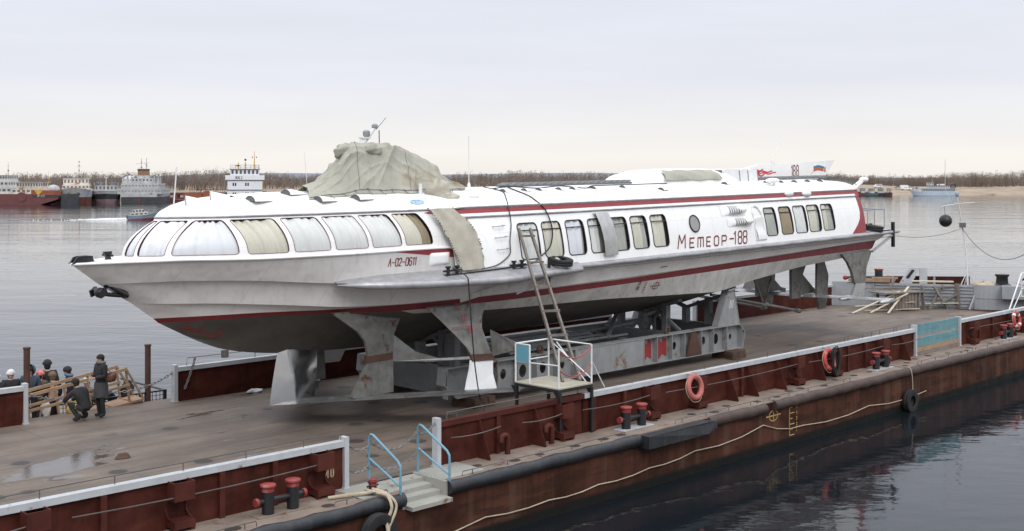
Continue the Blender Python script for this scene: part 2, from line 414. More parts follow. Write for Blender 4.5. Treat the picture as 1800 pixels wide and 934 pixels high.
def bank_h(x, y):
    d = y - (724 + 6 * math.sin(x * .013) + 3 * math.sin(x * .05 + 1))
    t = min(max(d / 62, -.3), 1.0)
    h = 6.0 * (t if t < 0 else t ** .8)
    h += .5 * math.sin(x * .07 + y * .05) * max(0, min(1, d / 25))
    if x > 262: h -= .9 * max(0, min(1, d / 40))
    return h
mb = MB()
rows = []
for y in list(range(716, 800, 6)) + [820, 860, 950, 1200, 2400]:
    rows.append([(x, y, bank_h(x, y) + random.uniform(-.12, .12)) for x in range(-1200, 1201, 12)])
mb.grid(rows)
structure('far_bank', mb, mat('sand', (.29, .23, .168), .95, var=.22, vs=.06, rust=.3, rs=.08, rustcol=(.16, .115, .07)))

# bare willow thicket on the far bank: a far-off wood that reads as one mass
mb = MB(); rnd = random.Random(3)
def outline(x):
    return 1 + .16 * math.sin(x * .021) + .12 * math.sin(x * .057 + 1.3) + .10 * math.sin(x * .143 + .4)
woods = [MB(), MB(), MB()]
for i in range(9400):
    x = rnd.uniform(-560, 510)
    if x < 60: y = 745 + rnd.random() ** 1.4 * 90
    elif x < 190: y = 752 + rnd.random() ** 1.4 * 85
    elif x < 268: y = 795 + rnd.random() * 55
    else: y = 778 + rnd.random() ** 1.3 * 75
    z = bank_h(x, y) - .3
    hh = (7.6 if x < 60 else 8.6) * outline(x) * rnd.uniform(.6, 1.12)
    if x < 60: hh += 1.6
    if y < 775: hh *= .85
    if rnd.random() < .035: hh *= 1.22
    w = rnd.choice((0, 0, 1, 1, 2)); q = woods[w]; sp = hh * rnd.uniform(.22, .36)
    for k in range(3):                       # thin leaning stems
        a = rnd.uniform(0, 6.283); r1 = rnd.random() ** .6 * sp * .7
        tx, ty = x + r1 * math.cos(a), y + r1 * math.sin(a); ht = hh * rnd.uniform(.65, .95); wd = rnd.uniform(.06, .13); o = len(q.v)
        q.v += [(x - wd, y, z), (x + wd, y, z), (tx + wd * .3, ty, z + ht), (tx - wd * .3, ty, z + ht)]; q.f.append([o, o + 1, o + 2, o + 3]); q.m.append(w)
    for k in range(24):                      # twigs filling a rounded crown
        a = rnd.uniform(0, 6.283); u = rnd.random() ** .8; r0 = rnd.random() ** .5 * sp * math.sin(min(3.0, .5 + 2.5 * u)) ** .7
        cz = z + hh * (.12 + .80 * u); cx, cy = x + r0 * math.cos(a), y + r0 * math.sin(a)
        l_ = rnd.uniform(.5, 1.3); dx = rnd.uniform(-.75, .75) * l_; wd = rnd.uniform(.05, .12); o = len(q.v)
        q.v += [(cx - wd, cy, cz), (cx + wd, cy, cz - .1), (cx + dx, cy + rnd.uniform(-.5, .5), cz + l_ * .85)]; q.f.append([o, o + 1, o + 2]); q.m.append(w)
allw = MB()
for q in woods: allw.add(q.v, q.f); 
allw.m = sum((q.m for q in woods), [])
me = bpy.data.meshes.new('bare_woods'); me.from_pydata(allw.v, [], allw.f)
for c in ((.150, .118, .098), (.195, .156, .130), (.112, .088, .076)):
    me.materials.append(mat('bare_twigs', c, .95, var=.25, vs=.05))
me.polygons.foreach_set('material_index', allw.m)
o = bpy.data.objects.new('bare_woods', me); COL.objects.link(o); o['kind'] = 'stuff'
# a low far ridge behind the wood
mb = MB()
mb.grid([[(x, 1500, -2) for x in range(-1500, 1501, 60)], [(x, 1560, 17 + 4 * math.sin(x * .004 + 2) + 2 * math.sin(x * .013)) for x in range(-1500, 1501, 60)], [(x, 1700, 10) for x in range(-1500, 1501, 60)]])
structure('far_ridge', mb, mat('far_forest', (.17, .19, .22), .95, var=.1, vs=.02), kind='structure')

# ------------------------------------------------------------------ the deck barge
BO = (30.0, 24.0, 0.0)
PN, PF, HN, HF = 18.8, 29.6, 17.75, 30.2      # near and far bulwark, near and far hull side
barge = thing('deck_barge', 'long rust brown deck barge carrying the white hydrofoil', 'barge', BARGE, BO)
G0, G1 = 13.86, 16.37       # near gateway
ST0, ST1 = 14.55, 15.68     # boarding steps in the side deck
def deck_extra(N, L, t, c, noise, rng, mixc, b):
    s = N.new("ShaderNodeSeparateXYZ"); L.new(t.outputs['Object'], s.inputs[0])
    def math_(op, a, b_=None):
        x = N.new("ShaderNodeMath"); x.operation = op
        for i, q in enumerate((a, b_)):
            if q is None: continue
            if isinstance(q, (int, float)): x.inputs[i].default_value = q
            else: L.new(q, x.inputs[i])
        return x.outputs[0]
    # broad dirt and worn lanes along the barge
    c = mixc(rng(noise(1.0, 6, (.16, .8, 1)), .42, .62, 0, .6), c, (.070, .060, .052))
    c = mixc(rng(noise(1.0, 5, (.25, 1.1, 1)), .58, .72, 0, .5), c, (.24, .205, .165))
    # plate seams running along the barge and across it
    w = math_('PINGPONG', math_('ADD', s.outputs['Y'], math_('MULTIPLY', noise(.8, 2), .06)), .62)
    c = mixc(rng(w, .0, .022, .8, 0), c, (.035, .031, .027)); c = mixc(rng(w, .0, .12, .25, 0), c, (.06, .052, .045))
    w2 = math_('PINGPONG', s.outputs['X'], 3.1)
    c = mixc(rng(w2, .0, .02, .6, 0), c, (.04, .035, .03))
    c = mixc(rng(noise(1.0, 8, (.7, 2.4, 1), .75), .52, .70, 0, .55), c, (.058, .049, .042)); c = mixc(rng(noise(3.0, 6, (.5, 1.6, 1), .7), .60, .72, 0, .5), c, (.26, .225, .19))
    c = mixc(rng(noise(9.0, 6, (1, 1.6, 1), .75), .50, .72, 0, .45), c, (.07, .055, .043)); c = mixc(rng(noise(1.3, 8, (.6, 1.3, 1), .8), .60, .66, 0, .6), c, (.105, .058, .034))
    # dark worn sockets in the deck
    v = N.new("ShaderNodeTexVoronoi"); v.inputs['Scale'].default_value = .85; v.inputs['Randomness'].default_value = .75
    L.new(t.outputs['Object'], v.inputs['Vector'])
    zone = rng(noise(.16, 2), .40, .50)
    c = mixc(math_('MULTIPLY', rng(v.outputs['Distance'], .17, .20, .95, 0), zone), c, (.03, .026, .023))
    c = mixc(math_('MULTIPLY', rng(v.outputs['Distance'], .16, .40, .30, 0), zone), c, (.06, .05, .045))
    # puddle of rain water near the left end
    dx = math_('MULTIPLY', math_('ADD', s.outputs['X'], 19.35), .62); dy = math_('ADD', s.outputs['Y'], -.55)
    d = math_('SQRT', math_('ADD', math_('MULTIPLY', dx, dx), math_('MULTIPLY', dy, dy)))
    d = math_('ADD', d, math_('MULTIPLY', math_('ADD', noise(1.0, 4, (.5, 1.1, 1)), -.5), 3.4))
    wet = rng(d, .72, .78, 1, 0)
    damp = rng(noise(1.0, 4, (.30, .95, 1)), .62, .66, 0, 1)
    near = rng(s.outputs['X'], -13, -9, 1, 0)
    wet2 = math_('MAXIMUM', wet, math_('MULTIPLY', math_('MULTIPLY', damp, near), .8))
    c = mixc(math_('MULTIPLY', wet2, .6), c, (.06, .058, .056))
    L.new(rng(wet2, 0, 1, .72, .06), b.inputs['Roughness'])
    return c
M['deck'] = mat('deck_plate', (.166, .128, .101), .72, var=.22, vs=.9, rust=.14, rs=1.4, rustcol=(.115, .085, .065), bump=.15, bs=9, extra=deck_extra)
M['sidedeck'] = mat('side_deck', (.20, .155, .125), .75, var=.3, vs=1.3, rust=.28, rs=1.6, rustcol=(.12, .06, .04), streak=.2, bump=.2, bs=8)
E0, E1 = -14.0, 80.0
BK = [(52.3, 29.6), (57.9, 18.83)]   # foot of the grey bulkhead
# hull: main body, plus the near side strip with a notch for the steps
mb = MB()
mb.prism([(E0, PN - .02, -1.305), (61.0, PN - .02, -1.305), (55.0, HF, -1.305), (E0, HF, -1.305)], (0, 0, 2.59))
mb.box(E0, ST0, HN, PN - .025, -2.6, -.011); mb.prism([(ST1, HN, -1.3055), (61.6, HN, -1.3055), (61.0, PN - .025, -1.3055), (ST1, PN - .025, -1.3055)], (0, 0, 2.589))
mb.box(ST0, ST1, HN, PN - .026, -2.6, -.34)
part(barge, 'hull', mb, M['side'], smooth=0)
mb = MB()
mb.grid([[(s, p, 0) for s in np.linspace(E0, 54.8, 60)] for p in np.linspace(PN - .02, HF, 12)])
part(barge, 'deck', mb, M['deck'], smooth=0)
mb = MB()
for a, b_ in ((E0, ST0), (ST1, 61.3)): mb.box(a, b_, HN - .03, PN - .024, -.03, .002)
part(barge, 'side_deck', mb, M['sidedeck'], smooth=0)
# oval freeing holes in the side deck
mb = MB(); rr = random.Random(5)
for k in range(46):
    s = 8 + k * .98 + rr.uniform(-.25, .25)
    if ST0 - .4 < s < ST1 + .4 or 11.4 < s < 12.7 or 21.8 < s < 23.2 or 34.9 < s < 36.3: continue
    p = rr.choice((18.0, 18.25, 18.45)); r_ = rr.uniform(.12, .17)
    mb.add([(s + r_ * math.cos(a * .5236), p + r_ * .8 * math.sin(a * .5236), .007) for a in range(12)], [list(range(12))])
part(barge, 'deck_socket', mb, mat('socket_dark', (.03, .022, .018), .8, var=.4), smooth=0)
# rubbing strake
def strake(a, b_, m, r=.15):
    mb = MB(); pts = []; n = max(2, int((b_ - a) / .35))
    rs_ = []
    for i in range(n + 1):
        s = a + (b_ - a) * i / n
        pts.append((s, HN - .02 + rr.uniform(-.012, .012), -.14 + rr.uniform(-.015, .015))); rs_.append(r * rr.uniform(.93, 1.05))
    mb.tube(pts, rs_, 12); return part(barge, 'rubbing_strake', mb, m, smooth=60)
strake(E0, ST0 - .03, M['rail_black']); strake(ST1 + .03, 22.0, M['rail_black']); strake(24.9, 27.6, M['rail_brown']); strake(28.05, 61.4, M['rail_brown'])
mb = MB(); mb.prism([(22.0, HN - .18, -.02), (24.5, HN - .18, -.02), (24.95, HN - .12, -.06), (24.95, HN - .12, -.24), (24.5, HN - .18, -.33), (22.0, HN - .18, -.33)], (0, .34, 0))
part(barge, 'rubbing_strake', mb, M['rail_black'], smooth=0, label='boxy black section of rubbing strake below bollards')
# steps
mb = MB()
for i, (z, p0, p1) in enumerate(((-.02, 18.42, 18.78), (-.10, 18.14, 18.42), (-.19, 17.88, 18.14), (-.28, 17.50, 17.88))):
    mb.box(ST0 + .03, ST1 - .03, p0, p1, -.36, z)
mb.box(ST0 - .04, ST0 + .028, HN - .02, 18.80, -.355, .012); mb.box(ST1 - .028, ST1 + .04, HN - .02, 18.80, -.355, .012)
part(barge, 'steps', mb, M['step'], smooth=0)
mb = MB(); mb.box(13.6, ST0 - .05, 17.85, 18.80, .003, .016); mb.box(ST1 + .05, 16.9, 17.85, 18.80, .003, .016)
part(barge, 'landing_plate', mb, M['step'], smooth=0)
# bulwarks ---------------------------------------------------------
HB = .95
def bulwark(a, b_, p, top=HB, capm='cap', side=-1, n=1.0, mt='brownred', caph=.085):
    mb = MB(); k = max(2, int((b_ - a) / .8)); sgn = side
    cols = np.linspace(a, b_, k + 1)
    for dy in (-.012, .012):
        mb.grid([[(s, p + dy + (.022 * math.sin(s * 3.1) + .016 * math.sin(s * 7.7 + z * 3)) * (0 < i < 4), z) for s in cols] for i, z in enumerate(np.linspace(.0, top, 5))])
    for s in (a, b_): mb.add([(s, p - .012, 0), (s, p + .012, 0), (s, p + .012, top), (s, p - .012, top)], [(0, 1, 2, 3)])
    o = part(barge, 'bulwark', mb, M[mt], smooth=0)
    mb = MB(); mb.box(a - .01, b_ + .01, p - .085, p + .085, top + .002, top + .035); mb.box(a - .01, b_ + .01, p - .085, p - .066, top - caph, top + .0015)
    mb.box(a - .01, b_ + .01, p + .066, p + .085, top - caph, top + .0015)
    part(barge, 'rail_cap', mb, M[capm], smooth=0)
bulwark(-6, G0, PN); bulwark(G1, 21.1, PN, capm='bracket'); bulwark(21.12, 38.92, PN); bulwark(42.7, 60.8, PN)
bulwark(-6, 11.7, PF); bulwark(15.95, 34.85, PF); bulwark(40.65, 52.25, PF, top=1.02)
# white end posts
for s, p, h in ((G0, PN, 1.0), (G1 - .03, PN, 1.02), (38.98, PN, 1.06), (42.64, PN, 1.06), (11.72, PF, 1.0), (15.92, PF, 1.0), (34.87, PF, 1.02), (40.62, PF, 1.02)):
    mb = MB(); mb.box(s - .055, s + .055, p - .09, p + .09, .0, h + .05); mb.box(s - .075, s + .075, p - .11, p + .11, .001, .03)
    part(barge, 'end_post', mb, M['cap'], smooth=0)
# stiffeners on the outside of the near bulwark
def x2s(px, p=PN):
    u = (px - 900) / 2000.0
    return p * (.70461 + u * .70960) / (.70960 - u * .70461)
for px in (178, 386, 479, 871, 1040, 1094, 1300, 1487, 1518, 1718, 1741):
    s = x2s(px); mb = MB(); mb.box(s - .055, s + .055, PN - .10, PN - .014, .004, HB - .09); part(barge, 'stiffener', mb, M['bracket'], smooth=0)
for px in (838, 936, 1275, 1311, 1361, 1430, 1580, 1768, 1785):
    s = x2s(px); mb = MB()
    mb.prism([(s, PN - .014, .86), (s, PN - .06, .86), (s, PN - .42, .004), (s, PN - .014, .004)], (.03, 0, 0)); mb.bar((s, PN - .06, .86), (s, PN - .42, .01), .07, .012, up=(1, 0, 0))
    part(barge, 'knee_bracket', mb, M['bracket'], smooth=0)
# open mooring boxes with a rounded throat
def chock(s):
    mb = MB(); w = .20
    d0, d1 = PN - .34, PN - .014
    mb.box(s - w, s + w, d0, d0 + .02, .58, .88); mb.box(s - w, s - w + .02, d0 + .021, d1, .58, .88); mb.box(s + w - .02, s + w, d0 + .021, d1, .58, .88); mb.box(s - w, s + w, d0, d1, .55, .579)
    mb.box(s - w, s + w, d0 - .02, d1, .06, .19)
    for q in (s - w, s + w):
        arc = [(q, d0 + .27 * math.cos(a) , .385 + .19 * math.sin(a)) for a in np.linspace(-1.45, 1.45, 9)]
        mb.prism([(q, d1, .20)] + [(q, y + .06, z) for _, y, z in arc] + [(q, d1, .56)], (.022, 0, 0))
    mb.box(s - w, s - w + .08, d0, d0 + .1, .004, .06); mb.box(s + w - .08, s + w, d0, d0 + .1, .004, .06)
    part(barge, 'mooring_chock', mb, M['bracket'], smooth=0)
for px in (62, 318, 566, 992, 1145, 1228, 1402, 1468, 1552, 1711): chock(x2s(px, PN - .2))
# bent vent pipes
for px in (888, 966):
    s = x2s(px, PN - .25); mb = MB(); mb.tube([(s + .07, PN - .25, .0), (s + .07, PN - .25, .34), (s + .05, PN - .25, .42), (s - .03, PN - .25, .45), (s - .12, PN - .25, .43), (s - .14, PN - .25, .30)], .065, 10); part(barge, 'vent_pipe', mb, M['bracket'], smooth=60)
# thin guard rods over the caps and along the side deck edge
def rod(a, b_, p, z0, h, step, ph=.3):
    mb = MB(); mb.tube([(a, p, z0), (a + .02, p, z0 + h), (b_ - .02, p, z0 + h), (b_, p, z0)], .011, 6)
    s = a + ph
    while s < b_ - .1: mb.tube([(s, p, z0), (s, p, z0 + h)], .011, 6); s += step
    part(barge, 'guard_rod', mb, M['wire'], smooth=60)
rod(-3, G0 - .05, PN + .04, HB + .03, .15, 1.3); rod(G1 + .3, 21.0, PN + .05, HB + .03, .15, 1.35)
for a in np.arange(21.5, 38, 1.6):
    mb = MB(); mb.tube([(a, PN + .03, HB + .03), (a, PN + .03, HB + .19)], .011, 6); part(barge, 'guard_rod', mb, M['wire'], smooth=60)
rod(33.8, 38.7, PN + .04, HB + .03, .17, 1.2); rod(16.3, 25, PF + .02, HB + .03, .22, 2.0, .25)
for a, b_ in ((9.6, 11.2), (12.9, 14.2), (16.2, 21.6), (23.6, 27.4), (27.7, 32.6), (37.2, 41.2), (41.6, 45)): rod(a, b_, HN + .07, .0, .10, 1.05)
# double bollards
def bollard(s, p, ds, red, plate):
    mb = MB()
    for d in (0, ds): mb.lathe((s + d, p, .0), [(.115, .0), (.115, .52)], 18)
    mb.tube([(s - .22, p, .27), (s + ds + .22, p, .27)], .055, 12)
    o = part(barge, 'bollard', mb, M['boll'], smooth=50)
    for d in (0, ds):
        mb = MB(); mb.lathe((s + d, p, .0), [(.118, .44), (.118, .525), (.15, .535), (.15, .565), (.14, .575), (.02, .58)], 18); part(barge, 'bollard_cap', mb, M['bollred'], o, 50)
    for d in (-.25, ds + .25):
        mb = MB(); mb.tube([(s + d - .03, p, .27), (s + d + .03, p, .27)], .08, 14); part(barge, 'end_cap', mb, M['bollred'], o, 50)
    mb = MB(); mb.box(s - .3, s + ds + .3, p - .17, p + .17, .004, .022); part(barge, 'base_plate', mb, plate, o, 0)
bollard(11.74, 18.3, .55, 0, M['sidedeck']); bollard(22.21, 18.3, .62, 0, M['cap']); bollard(35.2, 18.3, .65, 0, M['cap']); bollard(45.65, 18.3, .65, 0, M['cap'])
mb = MB(); mb.lathe((14.0, 18.05, 0), [(.075, 0), (.075, .23), (.1, .235), (.1, .25)], 14); mb.tube([(13.86, 18.05, .17), (14.14, 18.05, .17)], .02, 8)
o = part(barge, 'mooring_post', mb, M['boll'], smooth=50)
mb = MB(); mb.lathe((14.0, 18.05, 0), [(.078, .18), (.082, .30), (.02, .305)], 14); part(barge, 'post_cap', mb, M['bollred'], o, 50)
# blue boarding handrails
for s in (ST0 - .12, ST1 + .06):
    mb = MB(); a = (s, 18.72, .005); b_ = (s, 17.70, -.26)
    top = [(s, 18.72, .005), (s, 18.72, .96), (s, 18.66, 1.03), (s, 18.58, 1.02), (s, 17.78, .62), (s, 17.71, .54), (s, 17.70, .45), b_]
    mb.tube(top, .026, 10); mb.tube([(s, 18.72, .53), (s, 17.70, .13)], .022, 10)
    part(barge, 'handrail', mb, M['blue'], smooth=60)
# small painted marks: "40", load line ring and draught ladder
def strokes(mb, segs, P, w, m=0):
    """flat ribbons along strokes; P maps (u, v) to a point on the surface"""
    for seg in segs:
        for (a, b_) in zip(seg[:-1], seg[1:]):
            a = Vector(a); b_ = Vector(b_); d = b_ - a
            if d.length < 1e-6: continue
            d.normalize(); nrm = Vector((-d.y, d.x)) * w / 2; e = d * w * .35
            q = [a - e - nrm, b_ + e - nrm, b_ + e + nrm, a - e + nrm]
            mb.add([P(x.x, x.y) for x in q], [(0, 1, 2, 3)], m)
GL = {  # stroke letters on a 0..1 by 0..1.6 field
 '0': [[(0, .3), (.2, 0), (.8, 0), (1, .3), (1, 1.3), (.8, 1.6), (.2, 1.6), (0, 1.3), (0, .3)]],
 '1': [[(.5, 0), (.5, 1.6)], [(.5, 1.6), (.2, 1.3)]],
 '2': [[(0, 1.3), (.2, 1.6), (.8, 1.6), (1, 1.3), (1, 1.0), (0, 0), (1, 0)]],
 '3': [[(0, 1.6), (1, 1.6), (.4, .95), (.8, .95), (1, .7), (1, .25), (.8, 0), (.2, 0), (0, .25)]],
 '4': [[(.8, 0), (.8, 1.6), (0, .5), (1, .5)]],
 '5': [[(1, 1.6), (0, 1.6), (0, .95), (.8, .95), (1, .7), (1, .25), (.8, 0), (0, 0)]],
 '6': [[(1, 1.4), (.8, 1.6), (.2, 1.6), (0, 1.3), (0, .3), (.2, 0), (.8, 0), (1, .3), (1, .65), (.8, .9), (0, .9)]],
 '8': [[(.2, .85), (0, 1.1), (0, 1.35), (.2, 1.6), (.8, 1.6), (1, 1.35), (1, 1.1), (.8, .85), (.2, .85), (0, .6), (0, .25), (.2, 0), (.8, 0), (1, .25), (1, .6), (.8, .85)]],
 '-': [[(.1, .75), (.9, .75)]], ' ': [], '.': [[(.45, 0), (.55, .05)]],
 'L': [[(0, 0), (.55, 1.6), (1, 0)]],           # Cyrillic El
 'M': [[(0, 0), (.15, 1.6), (.5, .6), (.95, 1.6), (1, 0)]],
 'E': [[(1, 1.6), (0, 1.6), (0, 0), (1, 0)], [(0, .8), (.8, .8)]],
 'm': [[(0, 0), (0, 1.6), (.9, 1.6), (1, 1.5), (1, 0)], [(.5, 0), (.5, 1.6)]],
 'O': [[(0, .3), (.2, 0), (.8, 0), (1, .3), (1, 1.3), (.8, 1.6), (.2, 1.6), (0, 1.3), (0, .3)]],
 'P': [[(0, 0), (0, 1.6), (.8, 1.6), (1, 1.4), (1, .9), (.8, .7), (0, .7)]],
 'B': [[(0, 0), (0, 1.6), (.75, 1.6), (.95, 1.35), (.95, 1.05), (.75, .85), (0, .85)], [(.75, .85), (1, .6), (1, .25), (.8, 0), (0, 0)]],
 'K': [[(0, 0), (0, 1.6)], [(1, 1.6), (0, .75), (1, 0)]],
 'A': [[(0, 0), (.5, 1.6), (1, 0)], [(.2, .55), (.8, .55)]],
 'C': [[(1, 1.4), (.8, 1.6), (.2, 1.6), (0, 1.3), (0, .3), (.2, 0), (.8, 0), (1, .2)]],
 'N': [[(0, 0), (0, 1.6), (1, 1.6), (1, 0)]],
}
def lettering(mb, text, P, u0, v0, h, adv=.95, w=.16, slant=0., wid=.62, m=0):
    """text in stroke letters: u runs along the line, v up; h is letter height"""
    k = h / 1.6; u = u0
    for ch in text:
        segs = [[(u + (x * wid * 1.0 + y * slant) * k * 1.6 * .62, v0 + y * k) for x, y in s] for s in GL[ch]]
        strokes(mb, segs, P, w * h, m); u += adv * h * .62 * (.62 if ch in '1.' else 1)
Pn = lambda u, v: (u, PN - .016, v)
mb = MB(); lettering(mb, '40', Pn, 13.40, .30, .16, adv=1.2, w=.2); part(barge, 'painted_number', mb, mat('number_tan', (.5, .36, .24), .7), smooth=0)
Ps = lambda u, v: (u, HN - .006, v)
mb = MB(); c0 = (28.1, -.42)
ring = [(c0[0] + .22 * math.cos(a), c0[1] + .15 * math.sin(a)) for a in np.linspace(0, 2 * math.pi, 25)]
strokes(mb, [ring, [(c0[0] - .36, c0[1]), (c0[0] + .36, c0[1])], [(c0[0], c0[1] - .15), (c0[0], c0[1] + .15)]], Ps, .035)
strokes(mb, [[(28.95, -.16), (28.95, -1.12)]] + [[(28.95, -.16 - .16 * i), (29.2 if i % 2 == 0 else 29.1, -.16 - .16 * i)] for i in range(7)], Ps, .025)
for i, ch in enumerate('654321'): lettering(mb, ch, Ps, 29.32, -.20 - .17 * i, .09, w=.2)
part(barge, 'draught_marks', mb, M['yellow'], smooth=0)
# raised end deck behind a grey bulkhead, with its own bulwarks
(b0s, b0p), (b1s, b1p) = BK
mb = MB(); n = 14
def bkp(t, z, off=0.):
    d = Vector((b1s - b0s, b1p - b0p, 0)).normalized(); nn = Vector((d.y, -d.x, 0))
    if nn.x > 0: nn = -nn
    return Vector((b0s + (b1s - b0s) * t, b0p + (b1p - b0p) * t, z)) + nn * off
mb.grid([[bkp(t, z) for t in np.linspace(0, 1, n)] for z in (0.002, .6, 1.2)])
part(barge, 'bulkhead', mb, M['grey'], smooth=0)
mb = MB(); mb.add([bkp(0, .55), bkp(1, .55), (60.9, PN + .05, .55), (55.0, HF, .55)], [(0, 1, 2, 3)]); part(barge, 'end_deck', mb, M['deck'], smooth=0)
mb = MB()
for z in (.12, .28, .45, .62, .79, .95, 1.1): mb.bar(bkp(.17, z, .03), bkp(.55, z, .03), .05, .05)
mb.bar(bkp(.165, 0.01, .03), bkp(.165, 1.18, .03), .07, .06); mb.bar(bkp(.555, .01, .03), bkp(.555, 1.18, .03), .07, .06); mb.bar(bkp(.56, .56, .012), bkp(.97, .50, .012), .02, .02)
part(barge, 'bulkhead_rib', mb, M['grey'], smooth=0)
mb = MB(); q = [bkp(.655, z, o_) for z in (.58, 1.21) for o_ in (.012, .36)] + [bkp(.80, z, o_) for z in (.58, 1.21) for o_ in (.012, .36)]
mb.add(q, [(0, 1, 3, 2), (4, 6, 7, 5), (1, 5, 7, 3), (2, 3, 7, 6), (0, 4, 5, 1)]); part(barge, 'wall_box', mb, M['grey'], smooth=0)
def endbul(a, b_, z0, z1, m='brownred'):
    a = Vector((*a, 0)); b_ = Vector((*b_, 0)); mb = MB(); mb.bar(a + Vector((0, 0, (z0 + z1) / 2)), b_ + Vector((0, 0, (z0 + z1) / 2)), .04, z1 - z0); part(barge, 'end_bulwark', mb, M[m], smooth=0)
    mb = MB(); mb.bar(a + Vector((0, 0, z1 + .02)), b_ + Vector((0, 0, z1 + .02)), .12, .04)
    for t in (.02, .35, .7, .98): c = a.lerp(b_, t); mb.box(c.x - .04, c.x + .04, c.y - .07, c.y + .07, z0, z1 - .002)
    part(barge, 'end_bulwark_cap', mb, M['cap'], smooth=0)
endbul((54.75, 29.9), (58.75, 25.3), .55, 1.32)
endbul((59.75, 22.2), (60.9, 19.0), .55, 1.42)
mb = MB(); q = Vector((59.6, 28.9, 1.2))
fr_ = [(58.6, 28.9, 1.2), (59.7, 28.9, 2.15), (60.9, 28.9, 2.15), (60.9, 28.9, 1.2)]
D1 = Vector((.656, -.755, 0)); Q0 = Vector((55.85, 28.0, 0)); qq = lambda d, z: Q0 + D1 * d + Vector((0, 0, z))
mb.prism([qq(0, .55), qq(.75, 1.80), qq(1.25, 1.80), qq(.62, .55)], (.12, .12, 0)); mb.bar(qq(1.26, 1.17), qq(1.65, 1.17), .06, 1.24)
o = part(barge, 'fairlead_frame', mb, M['cap'], smooth=0)
mb = MB(); mb.prism([qq(.58, 1.24), qq(.70, 1.26), qq(.96, 1.62), qq(.96, 1.70), qq(.84, 1.70), qq(.56, 1.32)], (.14, .14, 0)); part(barge, 'slot', mb, M['black'], o, 0)
mb = MB()
BQ = [(54.15, 29.35), (55.0, 28.45)]
for sx, sy in BQ: mb.lathe((sx, sy, .55), [(.20, 0), (.20, 1.2)], 16)
mb.tube([(53.85, 29.67, 1.3), (55.3, 28.13, 1.3)], .08, 10); o = part(barge, 'bollard', mb, M['boll'], smooth=50)
mb = MB()
for sx, sy in BQ: mb.lathe((sx, sy, .55), [(.205, 1.12), (.24, 1.2), (.05, 1.22)], 16)
for sx, sy in ((53.82, 29.7), (55.33, 28.1)): mb.ball((sx, sy, 1.3), .12)
part(barge, 'bollard_cap', mb, M['bollred'], o, 50)
mb = MB(); mb.lathe((58.3, 23.45, .55), [(.55, .0), (.55, .36), (.42, .50), (.30, .56), (.27, .88), (.34, .96), (.34, 1.02), (.02, 1.04)], 20); part(barge, 'capstan', mb, M['boll'], smooth=50)
mb = MB(); mb.tube([(52.0, PF, 1.02), (50.6, PF, .75), (49.0, PF, .72)], .05, 6); part(barge, 'rail_cap', mb, M['cap'])
# white companion ladder rails near the right end
mb = MB()
for p in (19.9, 20.6): mb.tube([(51.6, p, .02), (53.4, p, 2.05), (56.5, p, 2.15)], .035, 8); mb.tube([(51.9, p, -.0), (53.5, p, 1.35), (56.5, p, 1.45)], .025, 8); mb.tube([(53.4, p, 2.05), (53.4, p, 1.0)], .03, 8)
mb.tube([(54.9, 19.9, 1.1), (54.9, 19.9, 2.1)], .03, 8)
part(barge, 'companion_rail', mb, M['ltwhite'], smooth=60)
mb = MB(); mb.box(53.2, 55.2, 19.8, 20.7, .93, .99); o = part(barge, 'companion_step', mb, M['ply'], smooth=0)
mb = MB(); mb.bar((53.3, 19.85, .0), (54.2, 19.85, .92), .12, .1); mb.bar((53.3, 20.6, .0), (54.2, 20.6, .92), .12, .1); part(barge, 'companion_leg', mb, M['boll'], o, 0)
